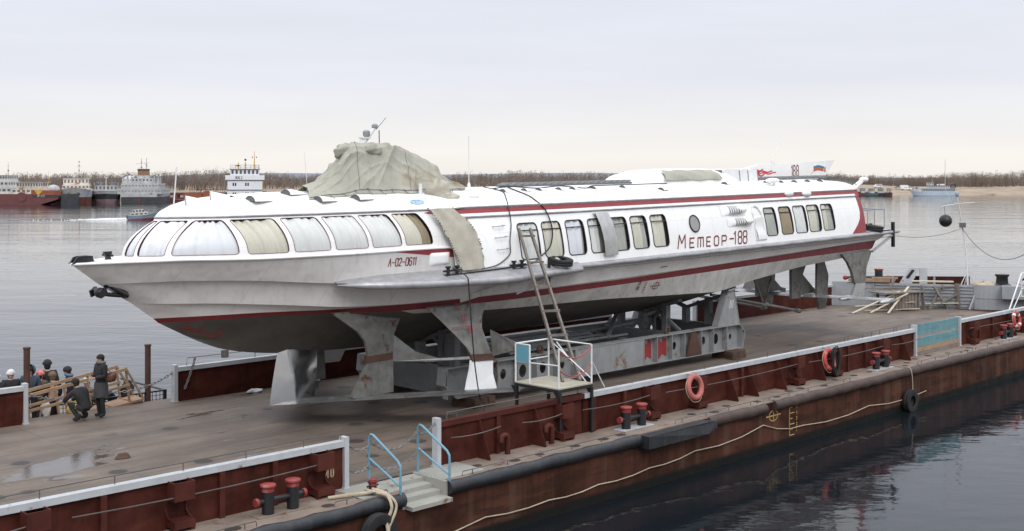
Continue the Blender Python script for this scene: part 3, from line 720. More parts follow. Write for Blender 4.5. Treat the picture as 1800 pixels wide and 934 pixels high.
# ------------------------------------------------------------------ the hydrofoil
SO = (17.0, 0.0, -1.0)
ship = thing('hydrofoil_ship', 'long white river passenger hydrofoil with dark red stripes, propped on a cradle on the barge', 'hydrofoil', SHIP, SO)
T = smooth_tab
LN = {  # name: (b(s), z(s), s start, s end)
 'S':  (T([(0, 0), (.3, .22), (1, .62), (2, 1.08), (3, 1.47), (4, 1.78), (5, 2.04), (6, 2.26), (7, 2.42), (8, 2.58), (9, 2.68), (9.7, 2.76), (10.3, 2.84), (12, 2.89), (34.4, 2.84)]),
        T([(0, 0), (1, .012), (2, .012), (3, -.018), (4, -.042), (6, -.044), (8, -.03), (9, -.04), (9.3, -.08), (10.2, -.76), (10.8, -.83), (34.4, -.83)]), 0., 34.4),
 'N1': (T([(.62, 0), (1, .28), (1.5, .53), (2, .75), (3, 1.12), (4, 1.5), (5, 1.8), (6, 2.07), (7, 2.3), (8, 2.5), (9, 2.65), (10, 2.78), (12, 2.88), (14, 2.9), (34.4, 2.85)]),
        T([(.62, -.485), (1, -.49), (2, -.495), (3, -.534), (4, -.6), (5, -.7), (6, -.79), (7, -.86), (8, -.88), (34.4, -.88)]), .62, 34.3),
 'N2': (T([(1.42, 0), (2, .36), (3, .74), (4, 1.13), (5, 1.46), (6, 1.77), (7, 2.03), (8, 2.22), (10, 2.52), (12, 2.66), (34, 2.66)]),
        T([(1.42, -1.0), (2, -1.037), (3, -1.094), (4, -1.18), (5, -1.28), (6, -1.385), (7, -1.43), (8, -1.45), (12, -1.435), (20, -1.385), (28, -1.257), (33.7, -1.17)]), 1.42, 33.7),
 'ST': (T([(1.95, 0), (3, .48), (4, .88), (6, 1.5), (8, 2.08), (10, 2.44), (12, 2.6), (34, 2.62)]),
        T([(1.95, -1.40), (3, -1.408), (4, -1.412), (5, -1.438), (6, -1.472), (8, -1.484), (12, -1.464), (16, -1.466), (20, -1.414), (24, -1.357), (28, -1.286), (32, -1.2), (33.5, -1.198)]), 1.95, 33.55),
 'SB': (T([(2.07, 0), (3, .44), (4, .84), (6, 1.46), (8, 2.05), (10, 2.42), (12, 2.58), (34, 2.6)]),
        T([(2.07, -1.51), (3, -1.514), (4, -1.515), (5, -1.536), (6, -1.579), (8, -1.648), (12, -1.64), (16, -1.628), (20, -1.603), (24, -1.56), (28, -1.518), (33.2, -1.51)]), 2.07, 33.25),
 'C':  (T([(2.75, 0), (4, .62), (6, 1.26), (8, 1.84), (10, 2.16), (12, 2.28), (20, 2.32), (34, 2.36)]),
        T([(2.75, -1.88), (4, -1.72), (6, -1.70), (8, -1.76), (10, -1.86), (12, -1.94), (14, -2.0), (16, -2.065), (18, -2.17), (20, -2.27), (22, -2.355), (23.2, -2.27), (24, -2.18), (26, -2.03), (28, -1.895), (30, -1.83), (32, -1.755), (33, -1.70)]), 2.75, 33.0),
 'K':  (T([(3.3, 0), (40, 0)]),
        T([(3.3, -2.15), (3.7, -2.31), (4.58, -2.52), (5.6, -2.66), (9, -2.86), (13, -2.98), (18.9, -3.04), (22.5, -3.05), (24, -2.95), (26, -2.72), (28, -2.45), (30, -2.15), (32.6, -1.85)]), 3.3, 32.6),
}
ORDER = ['K', 'C', 'SB', 'ST', 'N2', 'N1', 'S']
VV = [((i / 84.0) ** 1.35) for i in range(85)]
def lrow(k):
    b, z, a, e = LN[k]; return [(a + (e - a) * v, -b(a + (e - a) * v), z(a + (e - a) * v)) for v in VV]
rows = [lrow(k) for k in ORDER]
stripmat = [2, 1, 3, 0, 0, 0]
mb = MB()
def lipf(s, a, e): return max(0., min(1., (s - a) / 1.2)) * max(0., min(1., (e - s) / 1.8))
def lipped(row, a, e, w): return [(x, y + w * lipf(x, a, e), z - .02 * lipf(x, a, e)) for x, y, z in row]
low4 = lipped(rows[4], 1.5, 7.6, .13); low5 = lipped(rows[5], .8, 7.0, .13)
for i in range(6):
    r0, r1 = rows[i], rows[i + 1]
    if i == 3: mb.grid([low4, r1]); r1 = low4
    if i == 4: mb.grid([low5, r1]); r1 = low5
    mid = [tuple((Vector(a) + Vector(b_)) / 2 + Vector((0, (0.05 if i == 0 else (.03 if i == 4 else 0)), 0))) for a, b_ in zip(r0, r1)]
    mb.grid([r0, mid, r1], m=(lambda a, j: 2 if rows[1][j][0] < 8.2 else 1) if i == 1 else stripmat[i])
mb.mirror_y()
# transom and stem closing faces
for i in range(6):
    a, b_ = rows[i][-1], rows[i + 1][-1]
    mb.add([a, b_, (b_[0], -b_[1], b_[2]), (a[0], -a[1], a[2])], [(0, 1, 2, 3)], 0)
hull = part(ship, 'hull', mb, [M['hull'], M['hull_low'], M['bottom'], M['red']], smooth=14)
STEM = [(0, 0), (.62, -.485), (1.42, -1.0), (1.95, -1.4), (2.07, -1.51), (2.75, -1.88), (3.3, -2.15)]
def hull_b(s, z):
    pts = sorted([(LN[k][1](s), LN[k][0](s)) for k in ORDER if LN[k][2] <= s <= LN[k][3]] + ([(interp(STEM, s), 0.)] if s < 3.3 else [])); zs, bs = zip(*pts); return float(np.interp(z, zs, bs))
# fore deck, gunwale rim
mb = MB()
ss = [0.02, .15, .3, .6, 1, 1.5, 2, 2.5, 3, 4, 5, 6, 7, 8, 9]
mb.grid([[(s, -LN['S'][0](s) * t, LN['S'][1](s) + .004 + .05 * (1 - t * t) * min(1, s)) for t in np.linspace(1, -1, 9)] for s in ss])
part(ship, 'fore_deck', mb, M['roof'])
mb = MB(); pts = [(s, -LN['S'][0](s) - .012, LN['S'][1](s) - .005) for s in np.linspace(0, 9.2, 46)]
mb.tube(pts, .032, 8); mb.tube([(x, -y, z) for x, y, z in pts], .032, 8); part(ship, 'gunwale', mb, M['roof'], smooth=60)
# ---- forward saloon glazing
VB = [(1.25, 0), (1.36, .32), (1.83, .88), (3.45, 1.54), (4.56, 1.86), (5.61, 2.10), (6.62, 2.29), (7.58, 2.44), (8.53, 2.56), (9.4, 2.68)]
VE = [(2.05, 0), (2.11, .13), (2.62, .68), (3.23, 1.04), (4.36, 1.45), (5.39, 1.71), (6.37, 1.91), (7.34, 2.07), (8.24, 2.2), (9.4, 2.37)]
fb = [T([(i, p[j]) for i, p in enumerate(VB)]) for j in (0, 1)]; fe = [T([(i, p[j]) for i, p in enumerate(VE)]) for j in (0, 1)]
ZB, ZE = .035, .93
def PC(a, u):
    w = min(1., (max(u, 0) / .96) ** 2.1)
    sg = 1 if a >= 0 else -1; a_ = abs(a)
    s = fb[0](a_) * (1 - w) + fe[0](a_) * w; b = fb[1](a_) * (1 - w) + fe[1](a_) * w
    return Vector((s, -b * sg, ZB + (ZE - ZB) * u + (LN['S'][1](s) if u < .3 else 0) * (1 - u / .3 if u < .3 else 0)))
def cab_b(s, z):
    b = interp([(-.88, 2.9), (-.6, 2.87), (-.2, 2.82), (.2, 2.74), (.5, 2.64), (.70, 2.56), (.705, 2.585), (.8, 2.55), (.93, 2.50), (1.0, 2.47)], z)
    return b - max(0, .14 * (12 - s) / 2.7) * (z + .88) / 1.8 if s < 12 else b
def PS(s, z): return Vector((s, -cab_b(s, z), z))
def normal(P, a, b):
    e = .01; n = (P(a + e, b) - P(a - e, b)).cross(P(a, b + e) - P(a, b - e)).normalized()
    if n.y > 0: n = -n
    return n
def rrect(h, ra, rb, n=6):
    a0, a1, b0, b1 = h; pts = []
    for (ca, cb, st) in ((a1 - ra, b0 + rb, -90), (a1 - ra, b1 - rb, 0), (a0 + ra, b1 - rb, 90), (a0 + ra, b0 + rb, 180)):
        for i in range(n + 1):
            t = R(st + 90 * i / n); pts.append((ca + ra * math.cos(t), cb + rb * math.sin(t)))
    return pts
def wall(P, A, B, holes, ra, rb, mi=None):
    mb = MB()
    for i in range(len(A) - 1):
        for j in range(len(B) - 1):
            ca, cb = (A[i] + A[i + 1]) / 2, (B[j] + B[j + 1]) / 2
            if any(h[0] < ca < h[1] and h[2] < cb < h[3] for h in holes): continue
            mb.add([P(A[i], B[j]), P(A[i + 1], B[j]), P(A[i + 1], B[j + 1]), P(A[i], B[j + 1])], [(0, 1, 2, 3)], mi(ca, cb) if mi else 0)
    for h in holes:
        rr_ = rrect(h, ra, rb); corners = [(h[1], h[2]), (h[1], h[3]), (h[0], h[3]), (h[0], h[2])]
        for c in range(4):
            arc = rr_[c * 7:(c + 1) * 7]
            for p, q in zip(arc[:-1], arc[1:]): mb.add([P(*corners[c]), P(*p), P(*q)], [(0, 1, 2)], 0)
    return mb
def densify(pts, P, k=4, off=0.):
    o = []
    for p, q in zip(pts, pts[1:] + pts[:1]):
        n = k if (abs(p[0] - q[0]) + abs(p[1] - q[1])) > .08 else 1
        for i in range(n):
            a, b = p[0] + (q[0] - p[0]) * i / n, p[1] + (q[1] - p[1]) * i / n
            o.append(P(a, b) + normal(P, a, b) * off)
    return o
def window(P, h, ra, rb, frm, cur, bar=None, fr=.018, fold=.020, span=(0, 1), seed=0, k=6, inset=.042):
    rw = random.Random(seed)
    mb = MB(); mb.tube(densify(rrect(h, ra, rb), P, k, .006), fr, 6, closed=True)
    if bar is not None: mb.tube([P(a, bar) + normal(P, a, bar) * .004 for a in np.linspace(h[0], h[1], 5)], fr * 1.05, 6)
    w = part(ship, 'window', mb, frm, smooth=60)
    A = np.linspace(h[0], h[1], 9); Bv = np.linspace(h[2], h[3], 9)
    mb = MB(); mb.grid([[P(a, b) - normal(P, a, b) * .006 for a in A] for b in Bv]); part(ship, 'pane', mb, M['glass'], w, 60)
    A = np.linspace(h[0], h[1], 60); mb = MB(); ph = rw.uniform(0, 6); fq = rw.uniform(26, 36) / (h[1] - h[0]); rows_ = []
    for b in Bv:
        t = (b - h[2]) / (h[3] - h[2]); row = []
        for a in A:
            x = (a - h[0]) / (h[1] - h[0])
            d = 1.15 * fold * (math.sin(fq * (a - h[0]) * .8 + ph + 1.5 * math.sin(x * 5 + ph)) + .6 * math.sin(fq * .43 * (a - h[0]) + 2 * ph + .8 * t)) * (.65 + .35 * abs(2 * t - .8)) + .02 * math.sin(3 * x + t * 2 + ph)
            nn = normal(P, a, b); row.append(P(a, b) - nn * (inset + max(d, -.024)))
        rows_.append(row)
    if isinstance(cur, tuple):
        cut = int(len(A) * cur[2])
        mb.grid([r[:cut + 1] for r in rows_]); part(ship, 'curtain', mb, cur[0], w, 70)
        mb = MB(); mb.grid([r[cut:] for r in [[p + Vector((0, .05, 0)) for p in r] for r in rows_]]); part(ship, 'blind_and_dim_gap', mb, cur[1], w, 70)
    else:
        mb.grid(rows_); part(ship, 'curtain', mb, cur, w, 70)
    return w
gap = .065
holes = []
A = [0.]
for i in range(0, 8):
    ga = .13 if i < 1 else (.085 if i == 1 else (gap + .015 if i == 2 else gap))
    a0, a1 = i + ga, i + 1 - (ga if i != 1 else .06)
    if i == 0: a0 = .05
    holes.append((a0, a1, .07, .93)); A += list(np.linspace(a0, a1, 7)) + ([i + 1.] if i < 8 else [])
A += [8.4, 8.8, 9.0]
Bc = [-.06, .07] + list(np.linspace(.07, .93, 10))[1:] + [1.0]
mb = wall(PC, A, Bc, holes, .07, .07); mb2 = wall(PC, list(np.linspace(0, 9, 40)), Bc, [], .1, .1)
mb.add([(x, -y, z) for x, y, z in mb2.v], mb2.f)
part(ship, 'saloon_canopy', mb, M['white'], smooth=40)
curs = ['cur_blue', 'cur_blue', 'cur_blue', 'cur_cream', 'cur_grey', 'cur_grey', 'cur_grey', (M['cur_cream'], M['cur_tan'], .62)]
for i, h in enumerate(holes):
    c = curs[i]; window(PC, h, .07, .07, M['dkred'], M[c] if isinstance(c, str) else c, None, .0065, .022, seed=i + 3, inset=.036)
# ---- main and after cabin sides
Z0, Z1 = -.54, .46
W1 = [(11.52, 12.31), (12.51, 13.31), (13.54, 14.34), (14.56, 15.36), (15.60, 16.41), (16.62, 17.43), (17.66, 18.48)]
W2 = [(24.48, 25.25), (25.53, 26.37), (26.56, 27.44), (27.59, 28.50), (28.68, 29.58)]
hs = [(a, b, Z0, Z1) for a, b in W1 + W2]
S1 = 32.15
A = sorted(set([9.0, 9.6, 10.2, 10.8, 11.2, 18.9, 19.5, 20, 20.6, 21.4, 22.2, 23, 23.8, 30.2, 31.0, 31.82, S1] + [x for w in W1 + W2 for x in w]))
B = [-.88, -.74, Z0, -.2, .2, Z1, .58, .70, .705, .80, .93, .97]
def mi(s, z):
    if s > 31.82: return 1
    if .80 < z < .93 and s > 9.2: return 2
    return 0
mb = wall(PS, A, B, hs, .13, .13, mi)
o_ = len(mb.v); mbp = wall(PS, A, B, [], .1, .1, mi); mb.v += [(x, -y, z) for x, y, z in mbp.v]; mb.f += [[o_ + k for k in f] for f in mbp.f]; mb.m += mbp.m
# after bulkhead
zs_ = B
for za, zb in zip(zs_[:-1], zs_[1:]): mb.add([PS(S1, za), PS(S1, zb), (S1, cab_b(S1, zb), zb), (S1, cab_b(S1, za), za)], [(0, 1, 2, 3)], 0)
part(ship, 'cabin_side', mb, [M['white'], M['red2'], M['red2']], smooth=30)
cc = ['cur_grey', 'cur_cream', (M['cur_blue'], M['dim_inside'], .82), (M['cur_grey'], M['dim_inside'], .6), (M['cur_cream'], M['dim_inside'], .35), (M['cur_cream'], M['dim_inside'], .66), (M['cur_cream'], M['cur_tan'], .86)]
for i, w in enumerate(W1): c = cc[i]; window(PS, (*w, Z0, Z1), .13, .13, M['black'], M[c] if isinstance(c, str) else c, Z1 - .2, .017, .018, seed=i + 20)
cc = ['dim_inside', 'cur_tan', 'cur_grey', (M['cur_cream'], M['dim_inside'], .7), (M['cur_cream'], M['dim_inside'], .4)]
for i, w in enumerate(W2): c = cc[i]; window(PS, (*w, Z0, Z1), .13, .13, M['black'], M[c] if isinstance(c, str) else c, None if i == 2 else Z1 - .2, .017, .016, seed=i + 40)
# flared red foot at the stern and the red wedges forward
def decal(P, poly, off=.005, n=1):
    mb = MB(); mb.add([P(a, b) + normal(P, a, b) * off for a, b in poly], [tuple(range(len(poly)))]); return mb
mb = MB(); e = [(31.80, .0), (31.72, -.2), (31.5, -.42), (31.2, -.62), (30.85, -.84)]
for p, q in zip(e[:-1], e[1:]): mb.add([PS(*p) + normal(PS, *p) * .005, PS(31.83, p[1]) + normal(PS, 31.8, p[1]) * .005, PS(31.83, q[1]) + normal(PS, 31.8, q[1]) * .005, PS(*q) + normal(PS, *q) * .005], [(0, 1, 2, 3)])
part(ship, 'stern_flash', mb, M['red2'], smooth=0)
def PH(s, z): return Vector((s, -hull_b(s, z), z))
mb = MB(); n = 10
def wz(s): return -.07 - .26 * max(0, (s - 7.2) / 2.0)
mb.grid([[PH(s, -.065 + (wz(s) + .065) * t) + Vector((0, -.006, 0)) for s in np.linspace(7.2, 9.35, n)] for t in np.linspace(0, 1, 4)])
part(ship, 'red_wedge', mb, M['red2'], smooth=60)
mb = MB(); mb.add([PC(8.15, .93) + Vector((0, -.03, .0)), PC(8.72, .86) + Vector((0, -.03, 0)), PC(8.5, 1.0) + Vector((0, -.03, .02))], [(0, 1, 2)]); part(ship, 'red_wedge', mb, M['red2'], smooth=0)
# drip rails
mb = MB(); pts = [PC(a, 1.0) + Vector((0, -.01, .015)) for a in np.linspace(0, 9, 50)] + [PS(s, .965) + Vector((0, -.015, 0)) for s in np.linspace(9.8, S1, 20)]
mb.tube(pts, .028, 6); mb.tube([Vector((p.x, -p.y, p.z)) for p in pts], .028, 6); part(ship, 'drip_rail', mb, M['silver'], smooth=60)
mb = MB(); mb.tube([PS(s, .71) + Vector((0, -.012, 0)) for s in np.linspace(9.5, S1 - .3, 30)], .026, 6); part(ship, 'drip_rail', mb, M['silver'], smooth=60)
# ---- roof
def be(s): return interp([(2.05, 0), (2.11, .13), (2.3, .4), (2.62, .68), (3.23, 1.04), (4.36, 1.45), (5.39, 1.71), (6.37, 1.91), (7.34, 2.07), (8.24, 2.2), (9.4, 2.37), (12, 2.48), (40, 2.48)], s)
zc = T([(2.05, .985), (2.3, 1.13), (2.9, 1.33), (4, 1.44), (5.33, 1.475), (8, 1.46), (20, 1.45), (31, 1.42), (32.5, 1.36), (34, 1.30)])
def RF(s, t):
    b = be(s); s2 = s if s < 30 else 30 + (s - 30) * (1 + .6 * (1 - t * t)); ze = .965
    return Vector((s2, b * t, ze + (zc(s2) - ze) * max(0., 1 - abs(t) ** 2.1) ** .66))
def roofz(s, y):
    b = max(be(s), .01); t = min(1, abs(y) / b); return .965 + (zc(s) - .965) * max(0., 1 - t ** 2.1) ** .66
SR = [2.05, 2.12, 2.3, 2.6, 3, 3.5, 4, 5, 6, 7, 8, 9.4, 10.5, 12, 14, 16, 18, 20, 22, 24, 26, 28, 30, 30.6, 31.2, 31.8, S1]
TT = [-1, -.985, -.95, -.88, -.78, -.65, -.5, -.3, 0, .3, .5, .65, .78, .88, .95, .985, 1]
mb = MB(); mb.grid([[RF(s, t) for t in TT] for s in SR])
for t0, t1 in zip(TT[:-1], TT[1:]):
    a, b_ = RF(S1, t0), RF(S1, t1); mb.add([a, b_, (S1 if abs(t1) > .99 else b_.x, b_.y, .9), (a.x, a.y, .9)], [(0, 1, 2, 3)])
part(ship, 'roof', mb, M['roof'], smooth=40)
# toothed ornament along the curved stern edge of the roof
mb = MB(); pts = [RF(S1, t) for t in np.linspace(-.97, .7, 30)]
for i, p in enumerate(pts[:-1]):
    q = pts[i + 1]; mb.add([p + Vector((-.02, 0, .01)), q + Vector((-.02, 0, .01)), q + Vector((.06, 0, .17)), p + Vector((-.02, 0, .15))], [(0, 1, 2, 3)]); mb.bar(p + Vector((0, 0, .0)), p + Vector((.03, 0, .17)), .03, .05)
part(ship, 'stern_fringe', mb, M['greyfoil'], smooth=0)
# roof air scoops
def scoop(s, y, k=1.0, dark=True):
    z = roofz(s, y); rows_ = []
    for i in range(6):
        u = i / 5; w = .19 * k * (1 - .35 * u * u); h = .115 * k * (1 - u ** 2.2) + .004
        rows_.append([(s + .48 * k * (u - .35), y + w * math.cos(a), z - .012 + h * math.sin(a)) for a in np.linspace(0, math.pi, 9)])
    mb = MB(); mb.grid(rows_); o = part(ship, 'air_scoop', mb, M['roof'], smooth=60)
    mb = MB(); r0 = [(x + .02, y_, z_) for x, y_, z_ in rows_[0]]; mb.add(r0, [tuple(range(9))]); part(ship, 'scoop_mouth', mb, M['cradle_dark'], o, 0)
for s, y, k in ((4.2, -.95, 1.2), (5.4, -.7, 1.2), (5.85, -1.4, 1.15), (6.95, -1.5, 1.15)): scoop(s, y, k)
for s in (12.3, 13.2, 13.85, 14.75, 15.4, 16.4, 17.9): scoop(s, -1.5, .75)
for s in (24.0, 26.9, 27.95, 29.0, 30.05, 31.1): scoop(s, -1.45, .8)
scoop(19.4, -1.95, .8)
for (s, y, a) in ((2.75, -.35, .0), (3.35, -.45, .3)):       # two upright fin scoops at the front of the roof
    z = roofz(s, y); mb = MB()
    
    for k in range(6):
        pass
    rows_ = [[(s - .12 + .95 * u, y + sg * .07 * math.sin(math.pi * min(1, u * 1.6 + .12)) ** .6 * (1 - hh * .7), z - .04 + hh * (.04 + .20 * max(0, 1 - u))) for u in np.linspace(0, 1, 9)] for sg, hh in ((-1, 0), (-1, .5), (-1, .9), (0, 1), (1, .9), (1, .5), (1, 0))]
    mb.grid(rows_); part(ship, 'fin_scoop', mb, M['roof'], smooth=50)
def pod(s, y, z, L=.55, r=.13):
    mb = MB(); mb.ball((s, y, z), L / 2, r, r * .85, 14, k=10); part(ship, 'navigation_pod', mb, M['roof'], smooth=80)
pod(24.3, -1.85, 1.16); pod(26.6, -2.5, .93, .62, .16); pod(27.9, -2.52, .9, .62, .16); pod(10.6, -1.95, 1.26, .4, .1)
mb = MB(); mb.tube([(26.6, -1.9, 1.1), (26.62, -1.9, 1.38)], .04, 8); mb.ball((26.5, -1.9, 1.42), .42, .2, .1); part(ship, 'horn', mb, M['roof'], smooth=70)
mb = MB(); mb.tube([(32.1, -2.35, .98), (32.9, -2.35, 1.32)], [.14, .09], 8); mb.ball((33.05, -2.35, 1.36), .34, .15, .12); part(ship, 'stern_lamp', mb, M['roof'], smooth=70)
# engine casing, vent box, roof gratings
mb = MB(); rows_ = []
for s, k in ((19.4, .02), (19.6, .45), (20.0, .78), (20.6, .95), (21.5, 1.0), (24.2, 1.0), (25.0, .9), (25.6, .6)):
    rows_.append([(s, 1.15 * math.cos(a) * (.55 + .45 * k), 1.32 + .60 * k * math.sin(a) ** .7) for a in np.linspace(math.pi, 0, 15)])
mb.grid(rows_); part(ship, 'engine_casing', mb, M['roof'], smooth=50)
mb = MB()
for a, b_ in ((24.75, 25.9), (25.93, 26.5), (26.53, 27.2)): mb.prism([(a, 0, 1.36), (a - .12, 0, 1.80), (a + .2, 0, 1.88), (b_ - .02, 0, 1.86), (b_, 0, 1.78), (b_, 0, 1.36)], (0, 1.7, 0))
part(ship, 'vent_box', mb, M['ltwhite'], smooth=0)
mb = MB()
for a in (24.70, 25.91, 26.51, 27.21): mb.prism([(a, 0, 1.36), (a - .08, 0, 1.81), (a - .05, 0, 1.85), (a + .02, 0, 1.36)], (0, 1.73, 0))
part(ship, 'vent_seam', mb, M['cradle_dark'], smooth=0)
def grating(a, b_, y):
    mb = MB(); z = roofz(a, y); mb.box(a, b_, y - .02, y + .02, z, z + .05); mb.box(a, b_, y + .4, y + .44, z, z + .05)
    s = a
    while s < b_ - .1: mb.bar((s, y + .21, z + .04), (s + .30, y + .21, z + .12), .42, .02); s += .33
    part(ship, 'roof_grating', mb, M['cradle_dark'], smooth=0)
grating(13.3, 20.0, -.55); grating(27.6, 33.2, -.62)
# tail fin with number, flag and flame
FT = [(26.9, 1.36), (26.4, 1.72), (28.5, 2.03), (34.95, 2.2), (33.95, 1.38)]
mb = MB(); mb.prism([(s, 0, z) for s, z in FT], (0, .10, 0)); fin = part(ship, 'tail_fin', mb, M['roof'], smooth=0)
PF_ = lambda u, v: (u, -.056, v)
mb = MB(); lettering(mb, '188', PF_, 31.15, 1.54, .44, adv=1.0, w=.11, wid=.6); part(ship, 'fin_number', mb, M['letter'], fin, 0)
mb = MB()
for k, zt in enumerate((2.08, 1.97, 1.86)):
    mb.grid([[(s, -.056 - .001 * k, zt - d - .05 + .05 * math.sin((s - 33.0) * 4)+ .035*(s-33)) for s in np.linspace(33.05, 34.1, 8)] for d in (0, .115)], m=k)
mb.bar((33.85, -.062, 1.62), (34.12, -.062, 2.13), .02, .004, m=0); mb.bar((32.8, -.061, 1.58), (33.1, -.061, 1.80), .012, .004, m=2)
part(ship, 'fin_flag', mb, [mat('flag_white', (.8, .82, .84), .6), mat('flag_blue', (.06, .19, .28), .6), mat('flag_red', (.55, .10, .04), .6)], fin, 0)
mb = MB()
for z0_, u0, u1, w in ((1.80, 28.0, 28.9, .05), (1.74, 27.8, 29.6, .06), (1.67, 28.1, 29.9, .05), (1.60, 27.9, 29.0, .06), (1.70, 27.8, 28.6, .09)):
    n_ = 9; strokes(mb, [[(u0 + (u1 - u0) * i / n_, z0_ + .035 * math.sin(i * 1.4 + u0 * 5) + .01 * i / n_) for i in range(n_ + 1)]], PF_, w)
part(ship, 'fin_flame', mb, mat('flame_red', (.62, .06, .07), .5), fin, 0)
# masts and aerials
mb = MB(); mb.tube([(8.2, 0, 2.55), (8.3, 0, 2.86)], .09, 8); mb.tube([(8.32, 0, 2.74), (8.72, 0, 3.2)], .05, 8); mb.box(8.2, 8.5, -.1, .1, 2.86, 2.90)
o = part(ship, 'signal_mast', mb, M['ltwhite'], smooth=50)
mb = MB(); mb.lathe((8.4, 0, 2.9), [(.06, 0), (.1, .05), (.1, .16), (.05, .2)], 12); mb.lathe((8.7, 0, 3.14), [(.05, 0), (.09, .03), (.09, .10), (.04, .14)], 12); part(ship, 'mast_lamp', mb, M['grey'], o, 50)
mb = MB(); mb.tube([(8.75, 0, 3.12), (9.1, 0, 3.45)], .008, 6); mb.tube([(8.85, 0, 2.7), (8.85, 0, 3.1)], .015, 6); part(ship, 'whip_aerial', mb, M['cradle_dark'], o, 50)
for p, q, r in (((12.2, -.1, 1.4), (12.22, -.1, 2.97), .013), ((6.85, .6, 1.4), (6.75, .6, 2.5), .007), ((2.5, 0, 1.0), (2.62, 0, 2.13), .016), ((29.75, 0, 2.05), (30.4, 0, 3.18), .018)):
    mb = MB(); mb.tube([p, q], r, 6); mb.lathe(p, [(r * 4, 0), (r * 4, .12), (r * 2, .2)], 8); part(ship, 'aerial', mb, M['ltwhite'], smooth=50)
# ---- lettering on the sides
PSd = lambda u, v: PS(u, v) + Vector((0, -.012, 0))
mb = MB()
for ch, u0, u1, h in (('M', 18.95, 19.36, .42), ('E', 19.62, 19.86, .30), ('m', 20.08, 20.40, .30), ('E', 20.60, 20.82, .30), ('O', 21.05, 21.32, .31), ('P', 21.52, 21.79, .31), ('-', 21.97, 22.27, .40), ('1', 22.22, 22.50, .42), ('8', 22.54, 22.77, .42), ('8', 22.86, 23.10, .42)):
    k = h / 1.6; zb = -.66 - .012 * (u0 - 18.95)
    strokes(mb, [[(u0 + x * (u1 - u0) + y * k * .22 - .04, zb + y * k) for x, y in s] for s in GL[ch]], PSd, .048)
part(ship, 'ship_name', mb, M['letter'], smooth=0)
PHd = lambda u, v: PH(u, v) + Vector((0, -.01, .002))
mb = MB(); lettering(mb, 'L-02-0611', PHd, 7.08, -.435, .195, adv=.82, w=.125, slant=.08, wid=.60); part(ship, 'registration', mb, M['letter'], smooth=0)
mb = MB()
for i, (t_, s0_, z0_) in enumerate((('120', 2.62, -1.68), ('100', 2.98, -1.80), ('80', 3.45, -1.92))):
    lettering(mb, t_, lambda u, v: PH(u, v) + Vector((-.004, -.03, -.004)), s0_, z0_, .11, w=.11, wid=.62)
for i in range(7): strokes(mb, [[(2.45 + i * .14, -1.66 - i * .05), (2.72 + i * .14, -1.665 - i * .05)]], lambda u, v: PH(u, v) + Vector((-.004, -.012, -.004)), .018)
part(ship, 'bow_draught_marks', mb, M['red2'], smooth=0)
mb = MB(); c0 = (18.2, -1.83); strokes(mb, [[(c0[0] + .16 * math.cos(a), c0[1] + .11 * math.sin(a)) for a in np.linspace(0, 6.2832, 21)], [(c0[0] - .28, c0[1]), (c0[0] + .28, c0[1])], [(c0[0], c0[1] - .11), (c0[0], c0[1] + .11)]], PHd, .022)
for t_, z0_ in (('120', -1.72), ('100', -1.88)): lettering(mb, t_, PHd, 17.2, z0_, .10, w=.13, wid=.62)
strokes(mb, [[(17.62, -1.68), (17.62, -2.0)]] + [[(17.55, -1.68 - .08 * i), (17.68, -1.68 - .08 * i)] for i in range(5)], PHd, .014)
strokes(mb, [[(18.15, -1.22), (18.5, -1.21)]], PHd, .025)
part(ship, 'load_line', mb, M['letter'], smooth=0)
mb = MB(); mb.add([(8.45 + .25 * math.cos(a), -1.98 + .13 * math.sin(a), roofz(8.45 + .25 * math.cos(a), -1.98 + .13 * math.sin(a)) + .012) for a in np.linspace(0, 6.2832, 17)[:-1]], [tuple(range(16))])
part(ship, 'roof_emblem', mb, mat('emblem_blue', (.26, .40, .55), .6, var=.55, vs=14), smooth=0)
# porthole, louvres, hatch, rungs, square hatch cover
mb = MB(); mb.tube([PS(20.02 + .28 * math.cos(a), .10 + .27 * math.sin(a)) + Vector((0, -.022, 0)) for a in np.linspace(0, 6.2832, 29)[:-1]], .024, 6, closed=True); o = part(ship, 'porthole', mb, M['black'], smooth=60)
mb = MB(); mb.add([PS(20.02 + .28 * math.cos(a), .10 + .27 * math.sin(a)) + Vector((0, -.020, 0)) for a in np.linspace(0, 6.2832, 29)[:-1]], [tuple(range(28))]); part(ship, 'pane', mb, mat('porthole_glass', (.30, .31, .30), .08), o, 0)
for z0_, z1_, sa in ((.28, .64, 21.75), (-.10, .20, 22.0)):
    def bump(s, z, e=0.): 
        q = max(0., min(1., (s - sa) / .95)); zz = (z - (z0_ + z1_) / 2) / ((z1_ - z0_) / 2)
        return PS(s, z) + Vector((0, -(.012 + e * (q > .02) + .20 * q ** 1.3 * max(0., 1 - zz * zz) ** .7), 0))
    mb = MB(); mb.grid([[bump(s, z) for s in np.linspace(sa, sa + .98, 15)] for z in np.linspace(z0_, z1_, 11)]); o = part(ship, 'louvre_intake', mb, M['white'], smooth=60)
    mb = MB()
    for i in range(6):
        s = sa + .40 + i * .105
        mb.grid([[bump(s + ds + .05 * (1 - ((z - (z0_ + z1_) / 2) / ((z1_ - z0_) / 2)) ** 2), z, .006) for ds in (0, .05)] for z in np.linspace(z0_ + .03, z1_ - .03, 9)])
    part(ship, 'louvre_slots', mb, M['cradle_dark'], o, 60)
    mb = MB(); mb.ball(PS(sa + 1.15, (z0_ + z1_) / 2) + Vector((0, .0, 0)), .42, .24, (z1_ - z0_) * .5, 16, k=10); part(ship, 'intake_fairing', mb, M['white'], o, 70)
mb = MB(); pts = [(23.72, -.66), (23.70, .3), (23.78, .5), (23.95, .56), (24.12, .5), (24.25, .3), (24.36, -.66)]
